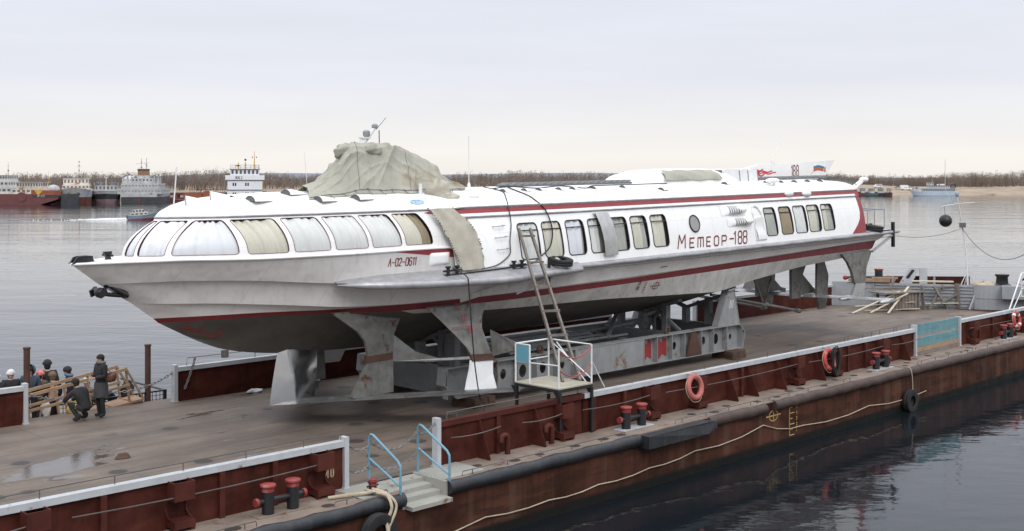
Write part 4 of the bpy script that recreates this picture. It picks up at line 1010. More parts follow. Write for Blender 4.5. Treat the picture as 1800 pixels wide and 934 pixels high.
for a, b_ in zip(pts, pts[1:]): mb.bar(PS(*a) + Vector((0, -.02, 0)), PS(*b_) + Vector((0, -.02, 0)), .05, .05)
o = part(ship, 'side_hatch', mb, M['ltwhite'], smooth=0)
mb = MB(); mb.grid([[PS(s, z) + Vector((0, -.03 - .03 * math.sin(z * 9), 0)) for s in (23.78, 24.05, 24.32)] for z in np.linspace(-.64, .15, 7)]); part(ship, 'hatch_cover', mb, M['roof'], o, 60)
for z in (.42, .12, -.2):
    mb = MB(); mb.tube([PS(10.60, z), PS(10.60, z) + Vector((0, -.12, 0)), PS(10.98, z + .02) + Vector((0, -.12, 0)), PS(10.98, z + .02)], .014, 6); part(ship, 'rung', mb, M['silver'], smooth=60)
mb = MB(); c = [PH(s, z) for s, z in ((8.32, -.48), (8.92, -.48), (8.92, -.17), (8.32, -.17))]
rows_ = [[PH(8.3 + .64 * u, -.49 + .33 * v) + Vector((0, -.075 * (1 - abs(2 * u - 1) ** 6) * (1 - abs(2 * v - 1) ** 6) - .003, 0)) for u in np.linspace(0, 1, 11)] for v in np.linspace(0, 1, 11)]
mb.grid(rows_); part(ship, 'hatch_cover', mb, M['white'], smooth=60)
# ---- guard rail tube, boarding sponson
mb = MB(); gp = [(s, -2.94 - .012 * math.sin(s * 2.3), -.88 + .008 * math.sin(s * 3.7)) for s in np.linspace(13.4, 33.6, 60)] + [(34.2, -2.98, -.87), (34.75, -3.0, -.87), (35.1, -2.9, -.87), (35.2, -2.6, -.87), (35.2, 0, -.87), (35.2, 2.6, -.87), (34.9, 2.95, -.87), (33.6, 2.94, -.88), (13.4, 2.94, -.88)]
mb.tube(gp, .072, 10); part(ship, 'guard_tube', mb, M['silver'], smooth=60)
mb = MB(); mb.grid([[(s, -2.9, -.79) if k == 0 else (s, -2.99, -.86) for s in np.linspace(13.4, 33.6, 30)] for k in (0, 1)]); part(ship, 'guard_ledge', mb, M['silver'], smooth=60)
SPo = [(5.68, 2.12, -.76), (6.13, 2.6, -.77), (6.88, 3.02, -.80), (8.18, 3.36, -.84), (8.99, 3.45, -.86), (10.43, 3.5, -.90), (11.96, 3.36, -.88), (13.85, 3.02, -.90)]
SPi = [(5.7, 2.0, -.72), (6.2, 2.1, -.66), (7.0, 2.3, -.62), (8.2, 2.5, -.60), (9.0, 2.62, -.60), (10.4, 2.76, -.62), (12.0, 2.84, -.68), (13.9, 2.88, -.74)]
def dens(p, n=5):
    fx = [T([(i, q[j]) for i, q in enumerate(p)]) for j in range(3)]; return [(fx[0](t), -fx[1](t), fx[2](t)) for t in np.linspace(0, len(p) - 1, (len(p) - 1) * n + 1)]
so, si = dens(SPo), dens(SPi)
mb = MB(); mb.grid([si, so]); low = [(x, y + .02, z - .03 - .07 * min(1, i / 6)) for i, (x, y, z) in enumerate(so)]; mb.grid([low, [(x, y + .02 + .23 * min(1, i / 12), z - .06 - .29 * min(1, i / 12)) for i, (x, y, z) in enumerate(si)]])
mb.mirror_y(); sp = part(ship, 'boarding_sponson', mb, M['silver'], smooth=50)
mb = MB(); mb.tube([(x, y, z - .05) for x, y, z in so], [.02 + .075 * min(1, i / 6) for i in range(len(so))], 10); part(ship, 'sponson_edge', mb, M['silver'], sp, 60)
for a, b_ in (((9.55, -2.40, -1.5), (11.35, -3.32, -.99)), ((11.55, -2.56, -1.46), (13.1, -3.05, -.98))):
    mb = MB(); mb.bar(a, b_, .03, .14); part(ship, 'sponson_brace', mb, M['hull_low'], sp, 0)
mb = MB(); mb.tube([(12.35, -3.1, -1.35), (12.35, -3.12, -.5)], .045, 8); part(ship, 'sponson_post', mb, M['cleat'], sp, 60)
def cleat(s, y, z, k=1.0, name='cleat'):
    mb = MB()
    for d in (-.16, .16): mb.lathe((s + d * k, y, z), [(.05 * k, 0), (.045 * k, .16 * k), (.075 * k, .18 * k), (.075 * k, .22 * k)], 12)
    mb.tube([(s - .32 * k, y, z + .10 * k), (s + .32 * k, y, z + .10 * k)], .025 * k, 8); mb.box(s - .28 * k, s + .28 * k, y - .08 * k, y + .08 * k, z - .005, z + .012); part(ship, name, mb, M['cleat'], smooth=50)
cleat(8.75, -2.98, -.72); cleat(11.2, -3.0, -.74); cleat(33.6, -2.3, -.72)
# bow fittings: fairlead, cross bitt, anchor
mb = MB(); mb.prism([(.02, -.06, .03), (.10, -.06, .15), (.18, -.06, .17), (.42, -.06, .17), (.50, -.06, .05), (.62, -.06, .03), (.62, -.06, .01), (-.02, -.06, .01)], (0, .05, 0)); mb.prism([(.02, .10, .03), (.10, .10, .15), (.18, .10, .17), (.42, .10, .17), (.50, .10, .05), (.62, .10, .03), (.62, .10, .01), (-.02, .10, .01)], (0, .05, 0)); mb.box(.3, .48, -.06, .1, .02, .16)
part(ship, 'bow_fairlead', mb, M['cleat'], smooth=0)
mb = MB(); mb.prism([(.78, -.02, .02), (.80, -.02, .10), (.74, -.02, .235), (.94, -.02, .235), (.90, -.02, .10), (.94, -.02, .02)], (0, .08, 0)); mb.tube([(.85, -.22, .15), (.85, .20, .15)], .02, 8); mb.box(.70, 1.0, -.10, .08, .01, .03)
for e_ in ((.85, -.22, .15), (.85, .2, .15)): mb.ball(e_, .032)
part(ship, 'bow_bitt', mb, M['cleat'], smooth=40)
mb = MB(); mb.tube([(1.28, -.1, -.80), (.85, -.05, -.74), (.68, -.02, -.70)], [.055, .05, .05], 8); mb.ball((.64, -.03, -.68), .12, .15, .12); mb.tube([(.64, -.22, -.60), (.6, 0, -.70), (.64, .22, -.60)], .055, 8)
mb.prism([(.68, -.22, -.56), (.52, -.22, -.64), (.56, -.22, -.79), (.73, -.22, -.71)], (0, .07, 0)); mb.prism([(.68, .22, -.56), (.52, .22, -.64), (.56, .22, -.79), (.73, .22, -.71)], (0, .07, 0)); mb.tube([(1.2, -.2, -.76), (.85, -.02, -.52)], .06, 8); mb.ball((.82, 0, -.5), .1)
part(ship, 'anchor', mb, M['cleat'], smooth=50)
# ---- after deck, railing
mb = MB(); mb.grid([[(s, y, -.77) for y in np.linspace(-2.84, 2.84, 5)] for s in (32.0, 33.2, 34.45)]); mb.grid([[(34.45, y, z) for y in (-2.84, 0, 2.84)] for z in (-.77, -.95)]); part(ship, 'after_deck', mb, M['hull_low'], smooth=0)
mb = MB(); tp = [(32.0, -2.55, .12), (34.4, -2.6, .10), (34.4, 2.6, .10), (32.2, 2.55, .12)]
mb.tube(tp, .028, 8); 
for p in ((32.9, -2.58), (33.5, -2.6), (34.4, -2.6), (34.4, -1.3), (34.4, 0), (34.4, 1.3), (34.4, 2.6), (33.3, 2.58)): mb.tube([(p[0], p[1], -.77), (p[0], p[1], .11)], .022, 6)
mb.tube([(32.2, -2.4, -.02), (33.3, -2.4, -.75)], .02, 6); part(ship, 'stern_rail', mb, M['grey'], smooth=60)
mb = MB(); mb.prism([(S1 + .02, -2.3, -.7), (S1 + .02, -2.3, .15), (S1 + .02, -1.75, -.7)], (.02, 0, 0)); part(ship, 'stern_pane', mb, mat('stern_pane', (.45, .44, .38), .3), smooth=0)
mb = MB(); mb.tube([(33.0, -2.72, -1.62), (34.45, -3.0, -.95)], .05, 8); part(ship, 'stern_brace', mb, M['silver'], smooth=60)
mb = MB(); mb.box(34.3, 34.42, -3.06, -2.94, -1.5, -.45); part(ship, 'fender_post', mb, M['cleat'], smooth=0)
# ---- foils and struts
def plate(root, name, poly, th, m, parent=None, nrm=None, label=None):
    poly = [Vector(p) for p in poly]
    n = Vector(nrm) if nrm else (poly[1] - poly[0]).cross(poly[2] - poly[0])
    n.normalize(); mb = MB(); mb.prism(poly, n * th); return part(root, name, mb, m, parent, 0, label)
for sg in (1, -1):
    Y = lambda t: t * sg
    ST1_ = [(5.9, 1.55, -1.55), (6.35, 1.55, -1.85), (6.75, 1.54, -2.12), (7.0, 1.52, -2.40), (7.1, 1.48, -2.72), (7.08, 1.47, -2.95), (6.88, 1.45, -3.35), (6.62, 1.45, -3.72), (6.62, 1.45, -3.80), (7.97, 1.45, -3.83), (7.95, 1.47, -2.95), (7.97, 1.5, -2.3), (8.12, 1.55, -1.95), (8.2, 1.6, -1.6)]
    plate(ship, 'foil_strut', [(a, -t * sg, z) for a, t, z in ST1_], .09, M['greyfoil'], nrm=(0, 1, 0))
    plate(ship, 'strut_joint', [(a, -(t + .0) * sg, z) for a, t, z in ((7.07, 1.47, -2.78), (7.93, 1.47, -2.78), (7.93, 1.47, -2.96), (7.03, 1.47, -2.96))], .12, M['rustpost'], nrm=(0, 1, 0))
    O = [(8.36, 2.4, -1.60), (8.73, 2.53, -1.97), (9.08, 2.7, -2.37), (9.35, 2.84, -2.71), (9.41, 2.95, -2.95), (9.22, 3.09, -3.24), (8.98, 3.22, -3.55), (8.82, 3.32, -3.76), (9.95, 3.32, -3.80), (10.01, 3.12, -3.42), (10.2, 2.94, -3.04), (10.15, 2.73, -2.56), (10.13, 2.6, -2.27), (10.27, 2.47, -1.98), (10.5, 2.40, -1.62)]
    plate(ship, 'foil_strut', [(a, -t * sg, z) for a, t, z in O[:5] + O[10:]], .10, M['greyfoil'], nrm=(0, .9, -.35 * -sg))
    plate(ship, 'strut_foot', [(a, -t * sg, z) for a, t, z in O[4:11]], .085, M['ltwhite'], nrm=(0, .9, -.35 * -sg))
    plate(ship, 'strut_joint', [(9.34, -2.93 * sg, -2.86), (10.2, -2.90 * sg, -2.94), (10.23, -2.98 * sg, -3.08), (9.36, -2.99 * sg, -3.02)], .15, M['rustpost'], nrm=(0, .9, -.35 * -sg))
    plate(ship, 'auxiliary_foil', [(7.95, -1.5 * sg, -2.3), (8.36, -1.93 * sg, -2.77), (8.8, -2.36 * sg, -2.96), (9.4, -2.98 * sg, -2.92), (9.36, -2.96 * sg, -2.99), (8.6, -2.3 * sg, -3.03), (7.95, -1.5 * sg, -3.02)], .03, M['foil'], nrm=(.55, .8 * sg, .1))
    plate(ship, 'auxiliary_foil', [(10.19, -2.9 * sg, -2.32), (10.3, -3.36 * sg, -2.5), (10.5, -3.9 * sg, -2.70), (10.4, -3.66 * sg, -2.80), (10.19, -2.98 * sg, -3.02)], .03, M['greyfoil'], nrm=(.9, .2, .2))
    # main bow foil half
    rows_ = []
    for i in range(13):
        t = i / 12; y = 4.55 * t; s0_ = 5.12 + 4.4 * t; ch = 1.45 - .55 * t; z = -3.94 + .27 * t
        rows_.append([(s0_ + ch * u, -y * sg, z + h) for u, h in ((0, 0), (.15, .045), (.5, .06), (1, .0), (.5, -.035), (.15, -.03), (0, 0))])
    mb = MB(); mb.grid(rows_); mb.add(rows_[-1][:6], [tuple(range(6))]); part(ship, 'bow_foil', mb, M['foil'], smooth=35)
    # stern foil half with rounded fairings
    rows_ = []
    for i in range(9):
        t = i / 8; y = 4.5 * t; s0_ = 30.3 + .5 * t; ch = 1.25 - .5 * t; z = -3.40 + .05 * t
        rows_.append([(s0_ + ch * u, -y * sg, z + h) for u, h in ((0, 0), (.2, .05), (.5, .06), (1, .0), (.5, -.04), (.2, -.035), (0, 0))])
    mb = MB(); mb.grid(rows_); mb.add(rows_[-1][:6], [tuple(range(6))]); part(ship, 'stern_foil', mb, M['foil_white'], smooth=35)
    for yy in (2.6, 4.3, .8):
        mb = MB(); mb.ball((31.0, -yy * sg, -3.38), .62, .20, .10, 14); part(ship, 'foil_fairing', mb, M['foil_white'], smooth=70)
    plate(ship, 'stern_strut', [(a, -2.55 * sg, z) for a, z in ((30.6, -1.6), (31.1, -1.95), (31.45, -2.35), (31.65, -2.8), (31.75, -2.86), (32.62, -2.90), (32.7, -2.3), (32.95, -1.95), (33.2, -1.6))], .12, M['greyfoil'], nrm=(0, 1, 0))
    plate(ship, 'strut_foot', [(a, -2.56 * sg, z) for a, z in ((31.78, -2.862), (32.6, -2.90), (32.5, -3.45), (31.3, -3.45), (31.6, -3.1))], .09, M['foil_white'], nrm=(0, 1, 0))
    plate(ship, 'stern_strut', [(a, -.8 * sg, z) for a, z in ((29.7, -2.1), (29.7, -3.42), (32.0, -3.55), (32.0, -3.28), (31.6, -3.2), (31.1, -2.85), (30.6, -2.5), (30.85, -2.15))], .12, M['greyfoil'], nrm=(0, 1, 0))
    plate(ship, 'rudder', [(a, -1.25 * sg, z) for a, z in ((31.0, -1.9), (31.6, -1.95), (31.95, -2.6), (31.85, -3.4), (31.7, -3.95), (31.15, -3.95), (30.95, -3.3))], .09, M['greyfoil'], nrm=(0, 1, 0))
    mb = MB(); mb.tube([(24.0, -.75 * sg, -2.75), (30.4, -.8 * sg, -3.98)], .055, 10); sh = part(ship, 'propeller_shaft', mb, M['foil'], smooth=60)
    mb = MB(); mb.tube([(27.7, -.78 * sg, -3.5), (27.6, -.4 * sg, -2.5)], .05, 8); mb.tube([(27.7, -.78 * sg, -3.5), (27.7, -1.1 * sg, -2.35)], .05, 8); mb.ball((27.75, -.78 * sg, -3.47), .25, .1, .1); part(ship, 'shaft_bracket', mb, M['greyfoil'], sh, 60)
    mb = MB(); mb.lathe((30.3, -.8 * sg, -3.97), [(.09, -.15), (.09, .1), (.03, .25)], 12, axis=(1, 0, -.19)); part(ship, 'shaft_end', mb, M['greyfoil'], sh, 30)
# centre strut of the bow foil
mb = MB(); zt, zb = -2.6, -3.93
sec = lambda z, s0_, L_, k: [(s0_, 0, z), (s0_ + k, -.21 * k / .5, z), (s0_ + k + .1, -.21 * k / .5, z), (s0_ + L_, -.03, z), (s0_ + L_, .03, z), (s0_ + k + .1, .21 * k / .5, z), (s0_ + k, .21 * k / .5, z), (s0_, 0, z)]
mb.grid([sec(zb, 5.13, 1.38, .62), sec(-3.5, 5.20, 1.36, .54), sec(-3.1, 5.28, 1.32, .40), sec(-2.75, 5.36, 1.26, .26), sec(-2.5, 5.42, 1.3, .2)]); part(ship, 'foil_strut', mb, M['mirror_foil'], smooth=15, label='polished centre strut below the keel')
mb = MB()
for t_, zz, ss_ in (('120', -1.72, 9.25), ('100', -2.02, 9.35), ('80', -2.34, 9.5)):
    lettering(mb, t_, lambda u, v: (u, -(2.4 + (v + 1.6) * -.42) - .10, v), ss_, zz, .15, w=.13, wid=.62)
strokes(mb, [[(8.95, -2.15), (9.75, -2.18)], [(9.9, -2.12), (10.0, -2.42)]], lambda u, v: (u, -(2.4 + (v + 1.6) * -.42) - .10, v), .02)
part(ship, 'strut_marks', mb, M['red2'], smooth=0)
mb = MB(); mb.lathe((3.85, 0, -2.50), [(.09, -.05), (.09, .12)], 12); part(ship, 'keel_sensor', mb, M['bottom'])
# ---- loose things on the ship ------------------------------------------------
# canvas over the wheelhouse
def tarp_mesh():
    rw = random.Random(11); ridge = T([(5.6, 1.5), (6.54, 1.66), (7.33, 2.18), (7.60, 2.56), (7.95, 2.72), (8.4, 2.70), (9.0, 2.70), (9.4, 2.64), (10.1, 2.40), (10.7, 2.14), (11.1, 1.82), (11.84, 1.52)])
    ns, nt = 340, 200; rows_ = []
    def ridged(x): return (1 - abs(math.sin(x))) ** 5
    for i in range(ns + 1):
        q_ = 6.30 + 5.45 * i / ns; row = []; s = q_
        base_w = 1.20 + .07 * math.sin(s * 2.1) + .05 * math.sin(s * 5.3)
        for j in range(nt + 1):
            t = -1 + 2 * j / nt; at = abs(t); y = t * base_w; rz = roofz(s + .62 * y, y)
            flat = .40 + .06 * math.sin(s * 1.7)
            dn = max(0., (at - flat) / (1 - flat))                    # 0 on top, 1 at the hem
            g_ = 1 - .06 * (at / flat) ** 2 if at < flat else .94 * max(0., 1 - dn) ** 1.25
            h = max(0, ridge(s) - 1.46) * g_
            # folds: fans that run down from the top corners, and slack swags across
            fan1 = ridged((s - 8.0) / (.30 + .75 * dn) * 1.35 + .4 * math.sin(s * 2)) * dn
            fan2 = ridged((s - 10.3) / (.35 + .55 * dn) * 1.5 + 1.0) * dn
            swag = ridged(dn * 5.5 + .9 * math.sin(s * 1.5 + .6) + .5 * math.sin(s * 3.1)) * min(1, dn * 4) * (1 - dn)
            diag = ridged(s * 1.9 - at * 4.2 + .5 * math.sin(s * 3.3 + at * 5)) * min(1, at * 2.4) * (1 - dn * .6)
            diag2 = ridged(s * 1.4 + at * 3.1 + 1.3 + .4 * math.sin(s * 2.1)) * min(1, at * 2.4) * (1 - dn * .5)
            f = .13 * fan1 + .11 * fan2 + .07 * swag + .12 * diag + .09 * diag2 + .016 * math.sin(s * 13 + t * 9) * math.sin(s * 4 - t * 11)
            f *= min(1, h / .25) * min(1, (1.0 - at) / .06)
            z = rz + .02 + h + f * .8
            yy = y - (1 if t > 0 else -1) * (-f * .55) * (at > .15)
            if at > .975: z = rz + .012
            row.append((s + .62 * y + (.10 * math.sin(y * 5 + s) if i in (0, ns) else 0), yy, z))
        rows_.append(row)
    mb = MB(); mb.grid(rows_)
    up_ = lambda p, d: (p[0], p[1], p[2] + d)
    for j in (5, nt - 5): mb.tube([up_(rows_[i][j], .012) for i in range(0, ns + 1, 4)], .010, 5, 1)
    for i in (int(ns * .30), int(ns * .62)): mb.tube([up_(rows_[i][j], .004) for j in range(6, nt - 5, 2)], .007, 4, 1)
    for i in range(14, ns, 26):                 # lashings from the hem down to the roof
        p = rows_[i][6]; q = (p[0] + rw.uniform(-.12, .12), p[1] - .22, roofz(p[0], p[1] - .22) + .015); mb.tube([p, q], .008, 4, 1); mb.obox(p, .03, .02, .015, m=1)
    return mb
mb = tarp_mesh()
# lumps where the search lamps are wrapped
def lump(c, rx, ry, rz, seed, k=14, n=22):
    rw = random.Random(seed); p = [rw.uniform(0, 6) for _ in range(6)]; rows_ = []
    for i in range(k + 1):
        th = math.pi * i / k; row = []
        for j in range(n + 1):
            ph = 2 * math.pi * (j % n) / n
            d = 1 + .16 * math.sin(3 * ph + p[0] + 2 * th) + .12 * math.sin(5 * ph + p[1]) * math.sin(th) + .08 * math.sin(7 * th + p[2] + 2 * ph)
            row.append(tuple(Vector(c) + Vector((rx * math.sin(th) * math.cos(ph), ry * math.sin(th) * math.sin(ph), rz * math.cos(th))) * d))
        rows_.append(row)
    return rows_
mb.grid(lump((7.45, -.28, 2.50), .33, .24, .20, 1)); mb.grid(lump((8.15, -.55, 2.56), .26, .18, .16, 2))
tp_rows = None
single('tarpaulin', 'large olive grey tarpaulin draped in folds over the wheelhouse of the hydrofoil', 'tarpaulin', mb, [M['canvas'], M['cradle_dark']], SHIP, (8.7, 0, 1.4), smooth=65)
mb = MB(); mb.grid(lump((9.6, -1.55, 1.40), .34, .26, .30, 7)); mb.grid(lump((9.75, -1.8, 1.22), .3, .2, .15, 8))
single('canvas_cover', 'small brownish canvas bag tied over a fitting at the foot of the large tarpaulin', 'tarpaulin', mb, M['canvas2'], SHIP, (9.6, -1.6, 1.1), smooth=60)
mb = MB(); mb.tube([(9.05, -1.45, 1.2), (9.05, -1.45, 1.62)], .05, 8); mb.tube([(9.05, -1.45, 1.25), (9.6, -1.5, 1.22)], .03, 8); part(ship, 'roof_pipe', mb, M['ltwhite'], smooth=60)
def flap(P, ss_, zz, f0, f1, off, amp, seed, n=40, m=40):
    rw = random.Random(seed); p = [rw.uniform(0, 6) for _ in range(8)]; rows_ = []
    for i in range(n + 1):
        u = i / n; row = []
        for j in range(m + 1):
            v = j / m; z = zz[0] + (zz[1] - zz[0]) * u
            s = f0(u) + (f1(u) - f0(u)) * v
            s += .02 * math.sin(u * 31 + p[0]) * (v > .95) + .02 * math.sin(u * 27 + p[1]) * (v < .05)
            d = off + amp * (math.sin(v * 9 + p[2] + 2 * u) * .6 + math.sin(u * 11 + p[3] + v * 4) * .5 + math.sin(u * 5 - v * 13 + p[4]) * .4)
            row.append(P(s, z) + normal(P, s, z) * d)
        rows_.append(row)
    mb = MB(); mb.grid(rows_); return mb
def PX(s, z):
    a = T([(i, VB[i][0] * .5 + VE[i][0] * .5) for i in range(10)])
    b1_ = interp([(-.9, 2.92), (-.6, 2.9), (-.2, 2.86), (.2, 2.79), (.5, 2.72), (.97, 2.54)], z) - max(0, .12 * (10.0 - s)) * (z + .9) / 1.9; return Vector((s, -b1_, z))
mb = flap(PX, None, (.95, -.66), lambda u: 8.42 + .69 * u ** .78, lambda u: 9.24 + .70 * (1 - (1 - u) ** 3), .06, .024, 4)
rw = random.Random(12)
for i in range(26):
    u = i / 25
    for fn in (lambda u: 8.42 + .69 * u ** .78, lambda u: 9.22 + .70 * (1 - (1 - u) ** 3)):
        z_ = .95 - 1.6 * u; s_ = fn(u); p_ = PX(s_, z_) + normal(PX, s_, z_) * .085; rw.random() < .55 and mb.obox(p_, rw.uniform(.008, .022), .012, rw.uniform(.006, .02), m=1)
single('canvas_flap', 'stained beige canvas flap hung over the side door of the hydrofoil', 'tarpaulin', mb, [M['canvas2'], M['cradle_dark']], SHIP, (9.3, -2.7, .1), smooth=60)
mb = MB(); rows_ = []
for i in range(15):
    u = i / 14; z = .70 - 1.36 * u; s0_ = 14.9 + .16 * u
    d = .10 + .06 * math.sin(u * 3.1)
    rows_.append([PS(s, z) + normal(PS, s, z) * d for s in np.linspace(s0_, s0_ + .62, 5)])
mb.grid(rows_); mb.grid([[p + Vector((0, .012, 0)) for p in r] for r in rows_])
single('metal_panel', 'curved bare aluminium panel propped between the cabin windows of the hydrofoil', 'panel', mb, M['metal'], SHIP, (15.2, -2.8, -.6), smooth=60)
def PK(a, u):    # engine casing side
    ang = math.pi - u; k = 1.0; return Vector((a, 1.15 * math.cos(ang), 1.32 + .60 * max(0, math.sin(ang)) ** .7))
mb = MB(); rows_ = []
for i in range(17):
    u = .14 + .75 * i / 16; rows_.append([PK(20.9 + (3.1 + .5 * (1 - i / 16)) * v - .3 * (1 - i / 16), u) + Vector((0, -.05 - .015 * math.sin(v * 21 + u * 6), .05 + .012 * math.sin(v * 17 + 9 * u))) for v in np.linspace(0, 1, 30)])
mb.grid(rows_)
single('canvas_sheet', 'laced beige canvas sheet over the side of the engine casing on the hydrofoil roof', 'tarpaulin', mb, M['canvas'], SHIP, (22.4, -.9, 1.4), smooth=60)
def hose(name, label, pts, r, mt='black', org=None, fr=SHIP, cat='hose', group=None):
    mb = MB(); f = [T([(i, p[j]) for i, p in enumerate(pts)]) for j in range(3)]
    q = [(f[0](t), f[1](t), f[2](t)) for t in np.linspace(0, len(pts) - 1, (len(pts) - 1) * 6 + 1)]
    mb.tube(q, r, 6); return single(name, label, cat, mb, M[mt], fr, org or pts[0], group, 60)
sd = lambda s, z, o=.05: tuple(PS(s, z) + Vector((0, -o, 0)))
hose('black_hose', 'thin black cable running down past the side rungs of the hydrofoil', [(12.0, -.9, 1.47), (12.1, -1.5, 1.36), (11.6, -2.2, 1.16), sd(11.35, .9), sd(11.3, .5), sd(11.1, .0), sd(11.05, -.3), sd(10.4, -.62), (9.8, -3.0, -.66)], .016, cat='cable')
hose('black_hose', 'black hose hanging from the roof in front of the first main cabin window', [(13.0, -.8, 1.48), (12.7, -1.6, 1.34), (12.6, -2.3, 1.14), sd(12.8, .8), sd(12.9, .3), sd(12.7, -.2), sd(12.2, -.5), (11.7, -3.0, -.66), (9.0, -3.05, -.72)], .020, cat='hose')
hose('black_hose', 'black hose lying in loops along the hydrofoil roof beside the dark grating', [(12.0, -1.3, 1.42), (12.9, -1.1, 1.46), (13.8, -1.4, 1.4), (15.0, -1.2, 1.44), (15.8, -1.6, 1.36), (16.6, -1.3, 1.42), (18.6, -1.2, 1.42), (20.6, -1.25, 1.42)], .02, cat='hose')
hose('rigging_cable', 'tight wire strung along the hydrofoil side below the guard tube', [(13.9, -3.08, -.95), (15.0, -3.05, -.98), (22, -3.0, -1.02), (34.4, -3.0, -1.05)], .014, 'wire', cat='wire')
hose('black_hose', 'doubled black cable hanging from the sponson cleat down to the bulwark', [(8.75, -2.98, -.55), (8.76, -3.3, -.66), (8.78, -3.52, -.82), (8.8, -3.53, -1.2), (8.9, -3.6, -3.0), (9.0, -3.7, -4.0), (8.9, -4.2, -4.4)], .017, cat='cable')
def tyre(name, label, fr, c, nrm, Rr, r, group=None, sc=1.0):
    mb = MB(); n = Vector(nrm).normalized(); u = Vector((0, 0, 1)) if abs(n.z) < .9 else Vector((1, 0, 0)); a = n.cross(u).normalized(); b = n.cross(a); N_ = 40
    prof = [(Rr - .04, -r * .8), (Rr + .06, -r), (Rr + .16, -r * .85), (Rr + .17, -r * .3), (Rr + .15, 0), (Rr + .17, r * .3), (Rr + .16, r * .85), (Rr + .06, r), (Rr - .04, r * .8), (Rr + .02, 0)]
    rows_ = [[Vector(c) + (a * math.cos(t) + b * math.sin(t)) * rad * sc + n * h * sc for rad, h in prof + prof[:1]] for t in np.linspace(0, 2 * math.pi, N_ + 1)]
    mb.grid(rows_); return single(name, label, 'tyre', mb, M['rubber'], fr, c, group, 35)
tyre('old_tyre', 'black car tyre lying flat on the sponson beside the wooden ladder', SHIP, (12.95, -3.02, -.66), (0, -.2, 1), .22, .10, sc=.95)
tyre('old_tyre', 'black tyre tied at the stern corner of the hydrofoil deck', SHIP, (33.2, -2.70, -.66), (.05, -.12, 1), .25, .12, sc=.95)
# ------------------------------------------------------------------ cradle under the ship (barge frame)
cr_ = thing('ship_cradle', 'rusty grey steel cradle of two long beams holding up the hydrofoil', 'cradle', BARGE, (27.5, 25.1, 0.1))
CZ0, CZ1 = .32, 1.14
def disc_hole_plate(mb, s0, s1, z0, z1, p, cs, cz, r, n=20):
    rect = []
    ring = [(cs + r * .8 * math.cos(2 * math.pi * i / n), cz + r * math.sin(2 * math.pi * i / n)) for i in range(n)]
    for (a, b) in ring:
        dx, dz = a - cs, b - cz; k = min(((s1 - cs) if dx > 0 else (cs - s0)) / max(abs(dx), 1e-6), ((z1 - cz) if dz > 0 else (cz - z0)) / max(abs(dz), 1e-6))
        rect.append((cs + dx * k, cz + dz * k))
    for i in range(n):
        j = (i + 1) % n; q = [(ring[i][0], p, ring[i][1]), (ring[j][0], p, ring[j][1]), (rect[j][0], p, rect[j][1]), (rect[i][0], p, rect[i][1])]
        mb.add(q, [(0, 1, 2, 3)])
        # corners
        a, b = rect[i], rect[j]
        if abs(a[0] - b[0]) > 1e-6 and abs(a[1] - b[1]) > 1e-6:
            c = (a[0] if abs(a[0] - s0) < 1e-6 or abs(a[0] - s1) < 1e-6 else b[0], a[1] if abs(a[1] - z0) < 1e-6 or abs(a[1] - z1) < 1e-6 else b[1])
            mb.add([(a[0], p, a[1]), (b[0], p, b[1]), (c[0], p, c[1])], [(0, 1, 2)])
        mb.add([(ring[i][0], p, ring[i][1]), (ring[j][0], p, ring[j][1]), (ring[j][0], p + .03, ring[j][1]), (ring[i][0], p + .03, ring[i][1])], [(0, 1, 2, 3)])
